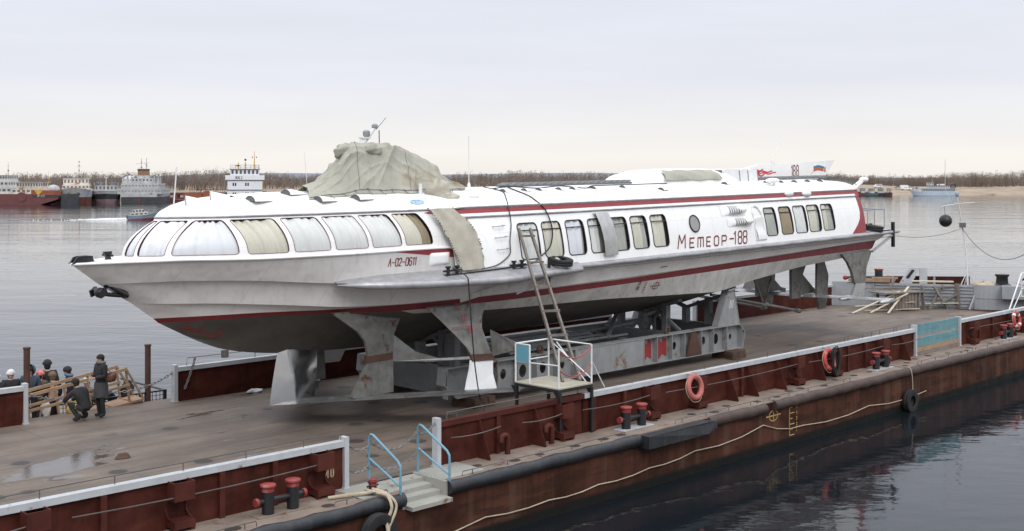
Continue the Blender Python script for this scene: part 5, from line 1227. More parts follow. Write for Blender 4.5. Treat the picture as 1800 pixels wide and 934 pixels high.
def beam(pc, sg):
    mb = MB(); a, b = 20.4, 34.75; w = .17
    # flanges with chamfered ends
    mb.box(a + .05, b - .3, pc - w, pc + w, CZ1, CZ1 + .03); mb.box(a + .45, b - .12, pc - w, pc + w, CZ0 - .03, CZ0)
    mb.bar((b - .3, pc, CZ1 + .015), (b + .02, pc, .85), 2 * w, .03, up=(0, 0, 1)); mb.bar((b + .02, pc, .85), (b - .12, pc, CZ0 - .015), 2 * w, .03, up=(1, 0, 0)); mb.bar((a + .05, pc, CZ1), (a, pc, .7), 2 * w, .03, up=(1, 0, 0)); mb.bar((a, pc, .7), (a + .45, pc, CZ0 - .015), 2 * w, .03)
    pf = pc + (.03 if sg < 0 else -.03)
    cells = [(20.5, 21.55, 0), (21.55, 22.4, .14), (22.4, 23.2, .15), (23.2, 24.0, .19), (24.0, 24.9, .17), (24.9, 25.7, .13)] + [(29.0, 29.7, .0), (29.7, 30.5, .16), (30.5, 31.2, .14), (32.15, 32.85, .16), (32.85, 33.65, .19), (33.65, 34.6, .10)]
    ribs = set()
    for s0_, s1_, r in cells:
        if r: disc_hole_plate(mb, s0_, s1_, CZ0, CZ1, pf, (s0_ + s1_) / 2, .72, r)
        else: mb.add([(s0_, pf, CZ0), (s1_, pf, CZ0), (s1_, pf, CZ1), (s0_, pf, CZ1)], [(0, 1, 2, 3)])
        ribs |= {round(s0_, 2), round(s1_, 2)}
    for s in sorted(ribs): mb.box(s - .012, s + .012, pc - w + .005 if sg < 0 else pc - .02, pc + .02 if sg < 0 else pc + w - .005, CZ0 + .001, CZ1 - .001)
    mb.box(25.7, 29.0, pc - w + .02, pc + w - .02, CZ0 + .001, CZ1 - .001)
    mb.box(31.2, 32.15, pf - .012, pf + .012, CZ0, CZ1)
    o = part(cr_, 'long_beam', mb, M['cradle'], smooth=0)
    if sg < 0:
        mb = MB(); rw = random.Random(2)
        for s0_, s1_ in ((29.06, 29.6), (29.78, 30.42), (30.55, 30.70)):
            L_ = s1_ - s0_; k_ = rw.random(); q = [(s0_, .52 + .2 * k_), (s0_ + .15 * L_, .88), (s0_ + .3 * L_, 1.04), (s0_ + .55 * L_, 1.0 - .1 * k_), (s0_ + .7 * L_, 1.08), (s1_, 1.0), (s1_, .62 - .2 * k_), (s0_ + .85 * L_, .45), (s0_ + .6 * L_, .40 + .12 * k_), (s0_ + .35 * L_, .36), (s0_ + .12 * L_, .42)]
            if s1_ - s0_ > .3: mb.add([(s, pf - .004, z) for s, z in q], [tuple(range(len(q)))])
            else: mb.add([(s0_, pf - .004, .5), (s1_, pf - .004, .5), (s1_, pf - .004, .9), (s0_, pf - .004, .85)], [(0, 1, 2, 3)])
        part(cr_, 'red_patch', mb, mat('patch_red', (.26, .03, .03), .6, var=.15), o, 0)
        mb = MB(); mb.prism([(31.25, pc - w + .01, CZ0 + .02), (31.55, pc - w + .01, CZ1 - .04), (31.85, pc - w + .01, CZ1 - .04), (32.1, pc - w + .01, CZ0 + .02)], (0, .05, 0)); part(cr_, 'rust_plate', mb, M['rustpost'], o, 0)
        for s in (24.3, 30.4): 
            mb = MB(); mb.torus((s, pc, CZ1 + .14), (0, 1, 0), .10, .04, 20, 8); part(cr_, 'lifting_eye', mb, M['rustpost'], o, 60)
    return o
beam(23.3, -1); beam(26.9, 1)
for s in (20.9, 24.9, 28.9, 31.2, 34.3):
    mb = MB(); mb.box(s - .1, s + .1, 23.48, 26.72, CZ0 + .02, CZ1 - .03); part(cr_, 'cross_beam', mb, M['cradle_dark'], smooth=0)
for p, sg in ((23.3, -1), (26.9, 1)):
    mb = MB(); q = [(33.15, CZ1 + .03), (33.75, 2.36), (34.15, 2.44), (34.5, 1.2), (34.48, CZ1 + .03)]
    mb.prism([(s, p - .1, z) for s, z in q], (0, .03, 0)); mb.bar((34.49, p, CZ1 + .03), (34.15, p, 2.44), .26, .02, up=(1, 0, 0)); mb.bar((33.15, p, CZ1 + .03), (33.75, p, 2.38), .26, .02, up=(1, 0, 0)); mb.bar((33.7, p + .25 * -sg * 0, 2.4), (34.2, p, 2.46), .4, .06)
    o = part(cr_, 'side_support', mb, M['cradle'], smooth=0)
    if sg < 0:
        mb = MB()
        for k in range(3): mb.bar((33.85 + .09 * k, p - .119, 1.75), (33.93 + .09 * k, p - .119, 2.05), .03, .004)
        part(cr_, 'white_mark', mb, M['white'], o, 0)
    mb = MB(); q = [(20.75, CZ1 + .03), (20.85, 2.05), (21.6, 2.05), (22.6, 1.35), (22.7, CZ1 + .03)]
    mb.prism([(s, p + .3 * -sg, z) for s, z in q], (0, .03, 0)); mb.box(20.8, 21.0, p - .12, p + .12, CZ1 + .03, 2.1); mb.box(21.5, 21.7, p - .12, p + .12, CZ1 + .03, 2.1)
    part(cr_, 'side_support', mb, M['cradle_dark'], smooth=0)
for s in (21.2, 31.4, 33.9):
    mb = MB()
    for p in (24.1, 25.1, 26.1): mb.box(s - .12, s + .12, p - .1, p + .1, CZ1 - .03, 1.72 + abs(p - 25.1) * .35)
    mb.bar((s, 23.5, 2.2), (s, 25.1, 1.66), .2, .1); mb.bar((s, 26.7, 2.2), (s, 25.1, 1.66), .2, .1); mb.bar((s, 23.5, 1.16), (s, 24.6, 1.9), .1, .1); mb.bar((s, 26.7, 1.16), (s, 25.6, 1.9), .1, .1)
    part(cr_, 'saddle', mb, M['cradle_dark'], smooth=0)
mb = MB(); rw = random.Random(9)
for k in range(9): mb.bar((23.2 + rw.uniform(-.5, 1), 23.7 + k * .3, 1.18 + rw.uniform(0, .06)), (28.5 + rw.uniform(-1.5, 1), 23.8 + k * .25, 1.2 + rw.uniform(0, .08)), .08, .06)
part(cr_, 'loose_bars', mb, M['cradle_dark'], smooth=0)
mb = MB(); mb.bar((28.2, 24.0, 1.2), (30.6, 25.6, 1.75), .12, .08); mb.bar((28.0, 25.3, 1.2), (30.0, 24.4, 1.5), .1, .06); part(cr_, 'diagonal_brace', mb, M['cradle_dark'], smooth=0)
# timber packing blocks
def timbers(s, p, label):
    rw = random.Random(int(s * 7)); mb = MB()
    for i in range(2):
        for k in range(3):
            mb.obox((s + (k - 1) * .28 + rw.uniform(-.03, .03), p, .07 + .135 * i), .125 if i else .4 if k == 1 else .12, .45, .066, Euler((0, 0, rw.uniform(-.08, .08))).to_matrix())
    single('timber_block', label, 'timber', mb, M['wood_dark'], BARGE, (s, p, 0), 'timber packing under the cradle', smooth=0)
timbers(34.0, 23.3, 'dark timber packing under the stern end of the near cradle beam')
timbers(21.6, 23.3, 'dark timber packing under the bow end of the near cradle beam')
timbers(21.6, 26.9, 'dark timber packing under the bow end of the far cradle beam, behind the foils')
timbers(34.0, 26.9, 'dark timber packing under the stern end of the far cradle beam')
# ------------------------------------------------------------------ access platform and ladder
FZ = 1.23
pl = thing('access_platform', 'small white railed access platform on black legs straddling the near bulwark', 'platform', BARGE, (20.75, 19.5, 0))
P0, P1, Q0, Q1 = 20.14, 21.38, 18.69, 20.2
mb = MB(); mb.box(P0, P1, Q0, Q1, FZ - .03, FZ); part(pl, 'floor_board', mb, M['ply'], smooth=0)
mb = MB()
for p in (Q0 + .03, Q1 - .03): mb.box(P0, P1, p - .03, p + .03, FZ - .11, FZ - .031)
for s in (P0 + .03, P1 - .03): mb.box(s - .03, s + .03, Q0 + .061, Q1 - .061, FZ - .11, FZ - .031)
part(pl, 'floor_frame', mb, M['boll'], smooth=0)
for s in (P0 + .04, P1 - .04):
    for p in (Q0 + .0, Q1 - .04):
        mb = MB(); mb.box(s - .035, s + .035, p - .03, p + .03, .002, FZ - .111); mb.prism([(s, p + .03, FZ - .111), (s, p + .03, FZ - .35), (s, p + .2, FZ - .111)], (.03, 0, 0)); part(pl, 'leg', mb, M['boll'], smooth=0)
for s, p in ((P0 + .02, Q0 + .02), (P1 - .02, Q0 + .02), (P0 + .02, Q1 - .02), (P1 - .02, Q1 - .02), (P0 + .02, Q0 + 1.0)):
    mb = MB(); mb.tube([(s, p, FZ), (s, p, FZ + .95)], .024, 8); part(pl, 'rail_post', mb, M['ltwhite'], smooth=60)
mb = MB()
mb.tube([(P0 + .02, Q0 + 1.0, FZ + .95), (P0 + .02, Q1 - .02, FZ + .95), (P1 - .02, Q1 - .02, FZ + .95), (P1 - .02, Q1 - .6, FZ + .95)], .022, 8); mb.tube([(P0 + .02, Q0 + .02, FZ + .55), (P0 + .02, Q1 - .02, FZ + .5), (P1 - .02, Q1 - .02, FZ + .5)], .018, 8)
mb.tube([(P1 - .02, Q1 - .02, FZ + .95), (P1 - .02, Q0 + .02, FZ + .95), (P1 - .02, Q0 + .5, FZ + .95)], .02, 8); mb.tube([(P1 - .02, Q1 - .1, FZ + .9), (P1 - .02, Q0 + .02, FZ + .1)], .016, 6); mb.tube([(P1 - .02, Q0 + .02, FZ + .55), (P1 + .75, Q0 + .25, .98)], .018, 6); mb.tube([(P1 - .02, Q1 - .3, FZ + .9), (P1 + .3, Q0 + .3, .98)], .018, 6)
part(pl, 'guard_rail', mb, M['ltwhite'], smooth=60)
mb = MB(); mb.box(P0 + .0, P0 + .012, Q0 + 1.0, Q1 - .06, FZ + .52, FZ + .92); part(pl, 'blue_panel', mb, mat('panel_blue', (.13, .34, .43), .5, var=.1), smooth=0)
for dz in (.9, .45):
    mb = MB(); mb.tube(sag((P0 + .02, Q0 + .02, FZ + dz), (P1 - .02, Q0 + .02, FZ + dz), .22), .016, 6); part(pl, 'safety_chain', mb, M['redchain'], smooth=60)
ld = thing('wooden_ladder', 'weathered wooden ladder leaning from the platform against the hydrofoil sponson', 'ladder', BARGE, (21.1, 19.3, FZ))
La, Lb = Vector((21.14, 19.18, FZ)), Vector((22.42, 22.1, 4.93)); dl = (Lb - La); side = Vector((.93, -.35, 0)).normalized() * .2
for k in (-1, 1):
    mb = MB(); mb.bar(La + side * k * 1.2, Lb + side * k * .85, .055, .10); part(ld, 'side_rail', mb, M['wood'], smooth=0)
for t in (.13, .285, .44, .60, .765, .95):
    mb = MB(); c = La + dl * t; w = 1.2 - .35 * t; mb.bar(c - side * w * 1.25 + Vector((-.02, -.06, .0)), c + side * w * 1.25 + Vector((-.02, -.06, .0)), .04, .06); part(ld, 'rung', mb, M['wood'], smooth=0)
# ------------------------------------------------------------------ life rings, hose coil, hanging tyres, ropes
def life_ring(s, p, z, m, label, bands=False, lean=.16, yaw=0.):
    t_ = thing('life_ring', label, 'life ring', BARGE, (s, p, z - .37), 'life rings hung on the near bulwark')
    n = Vector((yaw, -1, lean)); mb = MB(); mb.torus((s, p, z), n, .285, .075, 36, 12); ring_ = part(t_, 'ring_body', mb, m, smooth=70)
    nn = n.normalized(); a = nn.cross(Vector((0, 0, 1))).normalized(); b = nn.cross(a)
    for k in range(4):
        t0 = .78 + k * 1.571; mb = MB()
        pts = [Vector((s, p, z)) + (a * math.cos(t0 + d) + b * math.sin(t0 + d)) * .285 for d in np.linspace(-.16, .16, 5)]
        mb.tube(pts, .079, 12); part(t_, 'white_band', mb, M['ltwhite'] if bands else M['ring'], ring_, 70)
    mb = MB(); pts = []
    for i in range(49):
        t0 = 2 * math.pi * i / 48; pts.append(Vector((s, p, z)) + (a * math.cos(t0) + b * math.sin(t0)) * (.365 + .035 * abs(math.sin(2 * (t0 - .78)))) + Vector((0, 0, -.03 * abs(math.sin(2 * t0)))))
    mb.tube(pts[:-1], .009, 6, closed=True); part(t_, 'grab_line', mb, M['rope'], smooth=60)
    mb = MB(); mb.tube([(s, PN - .08, HB + .02), (s, p + .02, z + .3), (s, p - .05, z + .2)], .012, 6); part(t_, 'hook', mb, M['wire'], smooth=60)
life_ring(25.3, 18.44, .66, M['ring'], 'faded pink life ring on the bulwark right of the middle bollards')
life_ring(32.45, 18.46, .62, M['ringred'], 'red life ring half hidden behind a coil of black hose')
life_ring(47.3, 18.44, .62, M['ringred'], 'red life ring with white bands above the farthest bollards', True)
mb = MB(); rw = random.Random(4)
for k in range(9):
    r_ = rw.uniform(.14, .21); e = rw.uniform(.85, 1.1); c = Vector((32.62 + rw.uniform(-.06, .06), 18.33 + rw.uniform(-.05, .03), .58 + rw.uniform(-.04, .04)))
    mb.tube([c + Vector((r_ * math.cos(t), rw.uniform(-.004, .004), .42 * e * math.sin(t) - .02)) for t in np.linspace(0, 6.2832, 25)[:-1]], .02, 6, closed=True)
single('hose_coil', 'coil of black hose hung over the bulwark beside the red life ring', 'hose', mb, M['rubber'], BARGE, (32.6, 18.35, .1), smooth=60)
tyre('tyre_fender', 'black tyre hung on a rope at the waterline of the barge side', BARGE, (36.15, 17.56, -1.06), (0, 1, 0), .22, .11)
tyre('tyre_fender', 'black tyre fender below the white mooring rope at the bottom edge', BARGE, (13.72, 17.50, -.62), (0, 1, 0), .24, .12)
hose('fender_rope', 'thin rope carrying the tyre at the waterline', [(36.35, 18.6, .02), (36.2, 17.62, .03), (36.17, 17.50, -.4), (36.15, 17.48, -.85)], .014, 'rope', fr=BARGE, cat='rope')
hose('mooring_rope', 'thick pale mooring rope looped round the small red capped post and over the side', [(13.1, 18.3, .05), (13.6, 18.12, .06), (13.9, 17.93, .09), (14.08, 17.95, .12), (14.1, 18.15, .1), (13.93, 18.17, .08), (13.87, 17.98, .10), (14.02, 17.6, .04), (14.0, 17.44, -.15), (13.86, 17.42, -.4), (13.84, 17.36, -.55), (13.78, 17.30, -.85)], .034, 'rope', fr=BARGE, cat='rope')
hose('mooring_rope', 'second strand of pale rope beside the thick loop over the side', [(13.95, 18.0, .13), (14.05, 17.7, .08), (14.12, 17.46, -.1), (14.02, 17.40, -.3), (13.9, 17.40, -.5), (13.85, 17.34, -.7)], .03, 'rope', fr=BARGE, cat='rope')
pts = []
nodes = [(14.2, -1.16), (16.77, -.96), (18.75, -.985), (20.45, -.95), (22.39, -.9), (24.29, -.79), (27.51, -.60), (29.6, -.92), (33.57, -.89), (37.6, -.93)]
for (a, za), (b, zb) in zip(nodes[:-1], nodes[1:]):
    d = .05 if b < 27 else .10
    pts += [(a, HN - .045, za), ((a * 2 + b) / 3, HN - .045, (za * 2 + zb) / 3 - d), ((a + 2 * b) / 3, HN - .045, (za + 2 * zb) / 3 - d)]
pts.append((nodes[-1][0], HN - .045, nodes[-1][1]))
mb = MB(); mb.tube(pts, .016, 6); single('side_rope', 'long thin pale rope strung in scallops along the rusty barge side', 'rope', mb, M['rope'], BARGE, (14.2, 17.7, -1.1), smooth=60)
q = [(0.0 + 5, .70)]; wirepts = []
for a, b in ((5.5, 7.5), (8.1, 13.2), (16.5, 18.0), (18.7, 20.1), (20.8, 23.5), (24.1, 30.8), (31.3, 36.2), (36.7, 38.9), (43.0, 52)):
    wirepts.append([tuple(p) for p in sag((a, PN - .30, .66), (b, PN - .30, .68), .05, 5)])
mb = MB()
for w_ in wirepts: mb.tube(w_, .012, 6)
single('guard_wire', 'thin steel wire strung through the mooring boxes along the near bulwark', 'wire', mb, M['wire'], BARGE, (5.5, 18.5, .6), smooth=60)
# chains across the gateways
def chain(name, label, p, q, d, mt='chain', r=.011, link=.075, fr=BARGE):
    pts = sag(p, q, d, 40); L_ = sum((b - a).length for a, b in zip(pts, pts[1:])); mb = MB(); k = 0
    acc = 0.; i = 0
    nlink = int(L_ / link)
    cum = [0.]
    for a, b in zip(pts, pts[1:]): cum.append(cum[-1] + (b - a).length)
    def at(x):
        for j in range(len(pts) - 1):
            if cum[j + 1] >= x: return pts[j].lerp(pts[j + 1], (x - cum[j]) / max(1e-9, cum[j + 1] - cum[j]))
        return pts[-1]
    for j in range(nlink):
        a = at(j * link); b = at((j + 1) * link); c = (a + b) / 2; t = (b - a).normalized()
        s1 = t.cross(Vector((0, 0, 1))); s1 = s1.normalized() if s1.length > .01 else Vector((1, 0, 0)); s2 = t.cross(s1)
        w = s1 if j % 2 else s2
        loop = [c + t * link * .62 * math.cos(x) + w * link * .30 * math.sin(x) for x in np.linspace(0, 6.2832, 11)[:-1]]
        mb.tube(loop, r, 5, closed=True)
    return single(name, label, 'chain', mb, M[mt], fr, tuple(p), smooth=60)
chain('gate_chain', 'upper slack chain from the left gate post to the first blue handrail', (G0 + .06, PN, .92), (ST0 - .12, 18.72, .80), .14)
chain('gate_chain', 'lower slack chain from the left gate post to the first blue handrail', (G0 + .06, PN, .42), (ST0 - .12, 18.72, .40), .14)
chain('gate_chain', 'upper chain hanging between the two blue handrails', (ST0 - .12, 18.72, .88), (ST1 + .06, 18.72, .90), .28)
chain('gate_chain', 'lower chain hanging between the two blue handrails', (ST0 - .12, 18.72, .45), (ST1 + .06, 18.72, .47), .26)
chain('gate_chain', 'short chain from the second blue handrail to the right gate post', (ST1 + .06, 18.72, .85), (G1 - .08, PN, .98), .10)
chain('gate_chain', 'long dark chain from the far gate post to the wooden gangway', (15.9, PF, .86), (13.6, 30.1, .62), .30, link=.10, r=.014)
chain('gate_chain', 'chain dangling from the top corner of the far bulwark end', (16.5, PF - .1, 1.2), (16.15, PF - .1, .30), .05, link=.10, r=.014)
chain('gate_chain', 'dark chain sagging from the left bulwark end behind the crouching people', (11.75, PF, .80), (13.6, 30.0, .62), .22, link=.10, r=.014)
# plank gate on the near side
gt = thing('plank_gate', 'gate of flaking blue and bare planks closing the far gap in the near bulwark', 'gate', BARGE, (40.8, 18.8, 0))
for z0_, z1_, m in ((.86, 1.10, 'teal'), (.70, .86, 'teal'), (.45, .62, 'teal'), (.30, .45, 'teal'), (.13, .28, 'wood_new')):
    mb = MB(); j = random.Random(int(z0_ * 100)).uniform(-.02, .02); mb.add([], []); mb.prism([(39.05, PN, z0_ + j), (42.57, PN, z0_), (42.57, PN, z1_ - .008), (41.2, PN, z1_ - .02), (40.4, PN, z1_), (39.05, PN, z1_ + j - .008)], (0, .04, 0)); part(gt, 'plank', mb, M[m], smooth=0, label='bare orange plank' if m == 'wood_new' else None)
mb = MB(); mb.prism([(39.05, PN - .06, .005), (42.5, PN - .06, .005), (42.5, PN - .06, .16), (41.4, PN - .06, .14), (40.6, PN - .06, .10), (39.05, PN - .06, .06)], (0, .05, 0)); part(gt, 'plank', mb, M['wood'], smooth=0, label='grey bottom plank')
# ------------------------------------------------------------------ timber clutter by the bulkhead
tl = thing('timber_crate', 'slatted brown wooden crate standing on the deck before the grey bulkhead', 'crate', BARGE, (52.7, 26.2, 0))
mb = MB(); R45 = Euler((0, 0, -.35)).to_matrix()
for k in range(9): mb.obox(Vector((52.6, 26.2, .42)) + R45 @ Vector((-.9 + k * .2, -.45, 0)), .085, .02, .42, R45)
for k in range(5): mb.obox(Vector((52.6, 26.2, .42)) + R45 @ Vector((.88, -.4 + k * .2, 0)), .02, .085, .42, R45)
part(tl, 'slat', mb, M['wood'], smooth=0)
mb = MB(); mb.obox((52.55, 26.25, .88), 1.25, .6, .03, R45); part(tl, 'lid', mb, M['wood'], smooth=0)
mb = MB()
for a in (-.9, .9):
    for b in (-.42, .42): mb.obox(Vector((52.6, 26.2, .42)) + R45 @ Vector((a, b, 0)), .05, .05, .43, R45)
part(tl, 'corner_post', mb, M['wood'], smooth=0)
def plank(p, q, w, h, m, label, up=(0, 0, 1)):
    mb = MB(); mb.bar(p, q, w, h, up=up); single('plank', label, 'plank', mb, M[m], BARGE, p, 'loose planks before the bulkhead', 0)
plank((49.4, 26.9, .03), (52.2, 25.9, .95), .12, .03, 'wood_pale', 'pale plank leaning up onto the crate, leftmost of the leaning planks')
plank((50.2, 26.4, .03), (52.4, 25.6, .86), .12, .03, 'wood_pale', 'pale plank leaning on the middle of the crate side')
plank((50.6, 25.7, .03), (53.1, 25.9, 1.12), .10, .03, 'wood_pale', 'longest pale plank crossing over the top of the crate')
plank((50.6, 26.9, .06), (53.0, 25.3, .10), .14, .03, 'wood_pale', 'pale plank lying flat on the deck before the crate')
plank((50.4, 27.3, .25), (52.9, 25.5, .42), .10, .03, 'wood_pale', 'pale plank sloping low across the front of the crate')
plank((51.6, 27.6, 1.0), (55.0, 24.4, 1.10), .05, .05, 'wood', 'long thin grey batten resting high across the timber trestles')
plank((52.2, 26.9, .02), (52.9, 26.5, 1.5), .10, .05, 'wood', 'upright brown board leaning behind the crate', (1, 0, 0))
plank((53.6, 25.35, .0), (53.55, 25.45, 1.18), .14, .06, 'wood', 'upright brown post at the right end of the crate', (1, 0, 0))
plank((53.8, 25.15, .0), (54.7, 24.9, 1.15), .16, .05, 'wood', 'right leaning leg of the timber trestle', (0, 1, 0))
plank((54.7, 24.65, .0), (54.1, 25.1, 1.15), .14, .05, 'wood', 'left leaning leg of the timber trestle', (0, 1, 0))
plank((55.0, 24.25, .02), (54.95, 24.3, 1.25), .20, .08, 'wood', 'thick upright post right of the trestle', (1, 0, 0))
plank((54.3, 24.9, .25), (55.0, 24.3, .75), .16, .05, 'wood', 'short brace slanting onto the thick upright post', (0, 0, 1))
plank((53.4, 25.7, .28), (55.0, 24.2, .30), .07, .05, 'wood_pale', 'low pale rail between the posts')
plank((55.0, 23.7, .0), (55.45, 23.6, .75), .14, .03, 'cap', 'short white board propped against the bulkhead', (0, 1, 0))
plank((56.0, 21.3, .0), (56.5, 21.0, .75), .35, .03, 'ply', 'pale plywood offcut leaning by the companion ladder', (0, 1, 0))
mb = MB(); mb.bar((52.7, 28.9, 1.30), (53.6, 27.1, 1.31), .25, .15); mb.bar((53.2, 27.9, 1.43), (53.8, 26.8, 1.44), .18, .08); single('timber_baulk', 'brown timber baulks stacked on the end deck left of the slotted frame', 'timber', mb, M['wood_new'], BARGE, (54, 27.5, 1.2), smooth=0)
mb = MB(); mb.bar((54.9, 26.6, 1.24), (55.9, 24.9, 1.25), .35, .06); single('timber_baulk', 'flat pale plank lying below the slotted frame on the end deck', 'timber', mb, M['wood_pale'], BARGE, (55.2, 26, 1.2), smooth=0)
mb = MB(); mb.grid(lump((57.3, 24.0, .85), .75, .6, .36, 21)); single('rope_heap', 'low heap of pale rope beside the black capstan', 'rope', mb, M['rope'], BARGE, (57.3, 24.0, .55), smooth=60)
mb = MB(); rw = random.Random(31)
for k in range(26):
    c = Vector((58.6 + rw.uniform(-.7, 1.2), 21.8 + rw.uniform(-1.5, 1.0), .65 + rw.uniform(0, .75))); d = Vector((rw.uniform(-1, 1), rw.uniform(-1, 1), rw.uniform(-.3, .6))).normalized() * rw.uniform(.2, .7)
    mb.bar(c, c + d, rw.uniform(.04, .16), rw.uniform(.03, .1), m=k % 3)
single('scrap_heap', 'jumble of scrap wood and rusty iron on the end deck behind the companion ladder', 'scrap', mb, [M['rustpost'], M['wood_new'], M['cap']], BARGE, (58.8, 21.8, .55), kind='stuff', smooth=0)
# signal mast with day shape
sm = thing('signal_mast', 'spindly leaning white signal mast with a black ball on the end deck', 'mast', BARGE, (57.6, 24.9, .55))
MT = [(57.6, 24.9, .55), (57.55, 24.95, 2.3), (57.5, 25.05, 3.4), (57.25, 25.15, 4.6), (57.0, 25.2, 5.55)]
mb = MB(); mb.tube(MT, [.05, .04, .035, .03, .03], 8)
for k in range(14):
    f = k / 13; c = Vector(MT[0]).lerp(Vector(MT[2]), f); mb.tube([c + Vector((.05 * math.sin(k * 2.1), .05 * math.cos(k * 2.1), 0)), c + Vector((.05 * math.sin(k * 2.1 + 2.1), .05 * math.cos(k * 2.1 + 2.1), .17))], .012, 5)
part(sm, 'pole', mb, M['ltwhite'], smooth=60)
mb = MB(); mb.tube([(56.4, 25.75, 5.0), (57.05, 25.2, 5.15), (57.75, 24.6, 5.2)], .02, 6); mb.tube([(56.8, 25.4, 5.2), (56.5, 25.6, 5.9), (56.5, 25.6, 7.4)], .012, 6); part(sm, 'yard', mb, M['ltwhite'], smooth=60)
mb = MB(); mb.ball((56.55, 25.6, 4.28), .32, n=20, k=14); ball_ = part(sm, 'day_shape', mb, M['cleat'], smooth=80)
mb = MB(); mb.tube([(56.5, 25.65, 5.02), (56.55, 25.6, 4.5)], .012, 6); part(sm, 'halyard', mb, M['wire'], ball_, 60)
mb = MB(); mb.lathe((57.0, 25.2, 5.5), [(.05, 0), (.1, .06), (.1, .18), (.05, .24)], 12); part(sm, 'mast_lamp', mb, M['grey'], smooth=50)
mb = MB(); mb.obox((57.3, 25.05, 4.05), .15, .15, .12, Euler((0, 0, .5)).to_matrix()); part(sm, 'junction_box', mb, M['cradle_dark'], smooth=0)
mb = MB(); mb.tube([(57.2, 25.3, .55), (57.6, 24.9, 1.75), (58.0, 24.5, .55)], .03, 6); mb.tube([(57.9, 25.3, .55), (57.6, 24.9, 1.75)], .03, 6); part(sm, 'foot_stay', mb, M['ltwhite'], smooth=60)
lp = thing('lamp_post', 'thin black post with a hook and small lamp beside the right companion ladder', 'lamp post', BARGE, (51.2, 19.0, 0.0))
mb = MB(); mb.tube([(51.2, 19.0, -.0), (51.2, 19.0, 3.55), (51.1, 19.05, 3.66), (50.9, 19.15, 3.64)], .045, 8); part(lp, 'pole', mb, M['boll'], smooth=60)
mb = MB(); mb.lathe((50.95, 19.12, 3.15), [(.05, 0), (.08, .05), (.08, .28), (.04, .34)], 10); part(lp, 'lamp', mb, M['ltwhite'], smooth=50)
def to_b(P): return BARGE.inverted() @ Vector(P)
st_ = to_b(SHIP @ Vector((35.0, -2.6, -1.05)))
mb = MB(); mb.tube(sag(st_, (57.35, 25.1, 3.9), .25), .012, 6); single('stay_wire', 'wire from the hydrofoil stern to the signal mast', 'wire', mb, M['wire'], BARGE, tuple(st_), smooth=60)
mb = MB(); mb.tube(sag((57.35, 25.1, 3.9), (51.0, 19.1, 3.4), 1.0, 20), .016, 6); single('stay_wire', 'sagging cable from the signal mast to the thin black lamp post', 'cable', mb, M['wire'], BARGE, (57.35, 25.1, 3.9), smooth=60)
# ------------------------------------------------------------------ landing stage on the far side
pn = thing('landing_stage', 'low dark landing stage moored along the far side of the barge', 'pontoon', BARGE, (9, 32.3, -1.4))
mb = MB(); mb.box(0, 16.4, 30.45, 34.0, -2.0, -.62); part(pn, 'hull', mb, M['rustpost'], smooth=0)
mb = MB(); mb.box(0, 16.4, 30.45, 34.0, -.619, -.60); part(pn, 'deck', mb, M['sidedeck'], smooth=0)
mb = MB()
for s in (13.0, 14.8, 15.6, 16.35): mb.box(s - .04, s + .04, 30.95, 31.05, -.6, .10)
mb.box(12.4, 16.4, 30.96, 31.04, .08, .12)
for s in np.arange(12.6, 16.4, .12): mb.box(s - .006, s + .006, 30.99, 31.01, -.6, .08)
for z in np.arange(-.5, .08, .12): mb.box(12.4, 16.4, 30.992, 31.008, z - .006, z + .006)
part(pn, 'mesh_fence', mb, M['boll'], smooth=0)
mb = MB(); mb.tube([(16.35, 31.0, .1), (16.35, 33.8, .1)], .03, 6); part(pn, 'guard_rail', mb, M['boll'], smooth=60)
for s, h in ((12.33, 1.77), (15.82, 1.5)):
    mb = MB(); mb.lathe((s, 31.0, -2.2), [(.085, 0), (.085, h + 2.2 - .05), (.10, h + 2.2 - .05), (.10, h + 2.2)], 14)
    single('mooring_pile', 'rusty steel pile standing ' + ('left, beside the hooded person' if s < 13 else 'right of the gangway'), 'pile', mb, M['rustpost'], BARGE, (s, 31, -2.0), 'rusty piles of the landing stage', 50)
gw = thing('gangway', 'light wooden gangway with handrails up from the landing stage', 'gangway', BARGE, (13.6, 30.5, -.3))
mb = MB(); mb.bar((11.6, 30.55, -.40), (15.25, 30.45, .10), .7, .06)
for p in (30.24, 30.78): mb.bar((11.6, p + .03, -.42), (15.25, p - .04, .06), .06, .14)
part(gw, 'walkway', mb, M['wood_new'], smooth=0)
for k in range(6): 
    mb = MB(); t = .1 + k * .16; c = Vector((11.6, 30.55, -.36)).lerp(Vector((15.25, 30.45, .14)), t); mb.bar(c + Vector((0, -.32, 0)), c + Vector((0, .32, 0)), .05, .03); part(gw, 'cleat_batten', mb, M['wood_new'], smooth=0)
for dp in (-.29, .29):
    mb = MB(); mb.bar((11.7, 30.5 + dp, .55), (14.75, 30.45 + dp, 1.0), .05, .08); mb.bar((11.7, 30.5 + dp, .15), (14.85, 30.45 + dp, .55), .045, .07); part(gw, 'handrail', mb, M['wood_new'], smooth=0)
    for s in (12.0, 13.0, 13.9, 14.75):
        zb_ = -.40 + (s - 11.6) / 3.65 * .5; mb = MB(); mb.bar((s + .12, 30.5 + dp, zb_), (s, 30.5 + dp, .60 + (s - 11.7) * .147), .06, .05, up=(1, 0, 0)); part(gw, 'rail_post', mb, M['wood_new'], smooth=0)
    mb = MB(); mb.bar((14.75, 30.46 + dp, 1.0), (15.25, 30.45 + dp, .12), .05, .05); part(gw, 'rail_brace', mb, M['wood_new'], smooth=0)
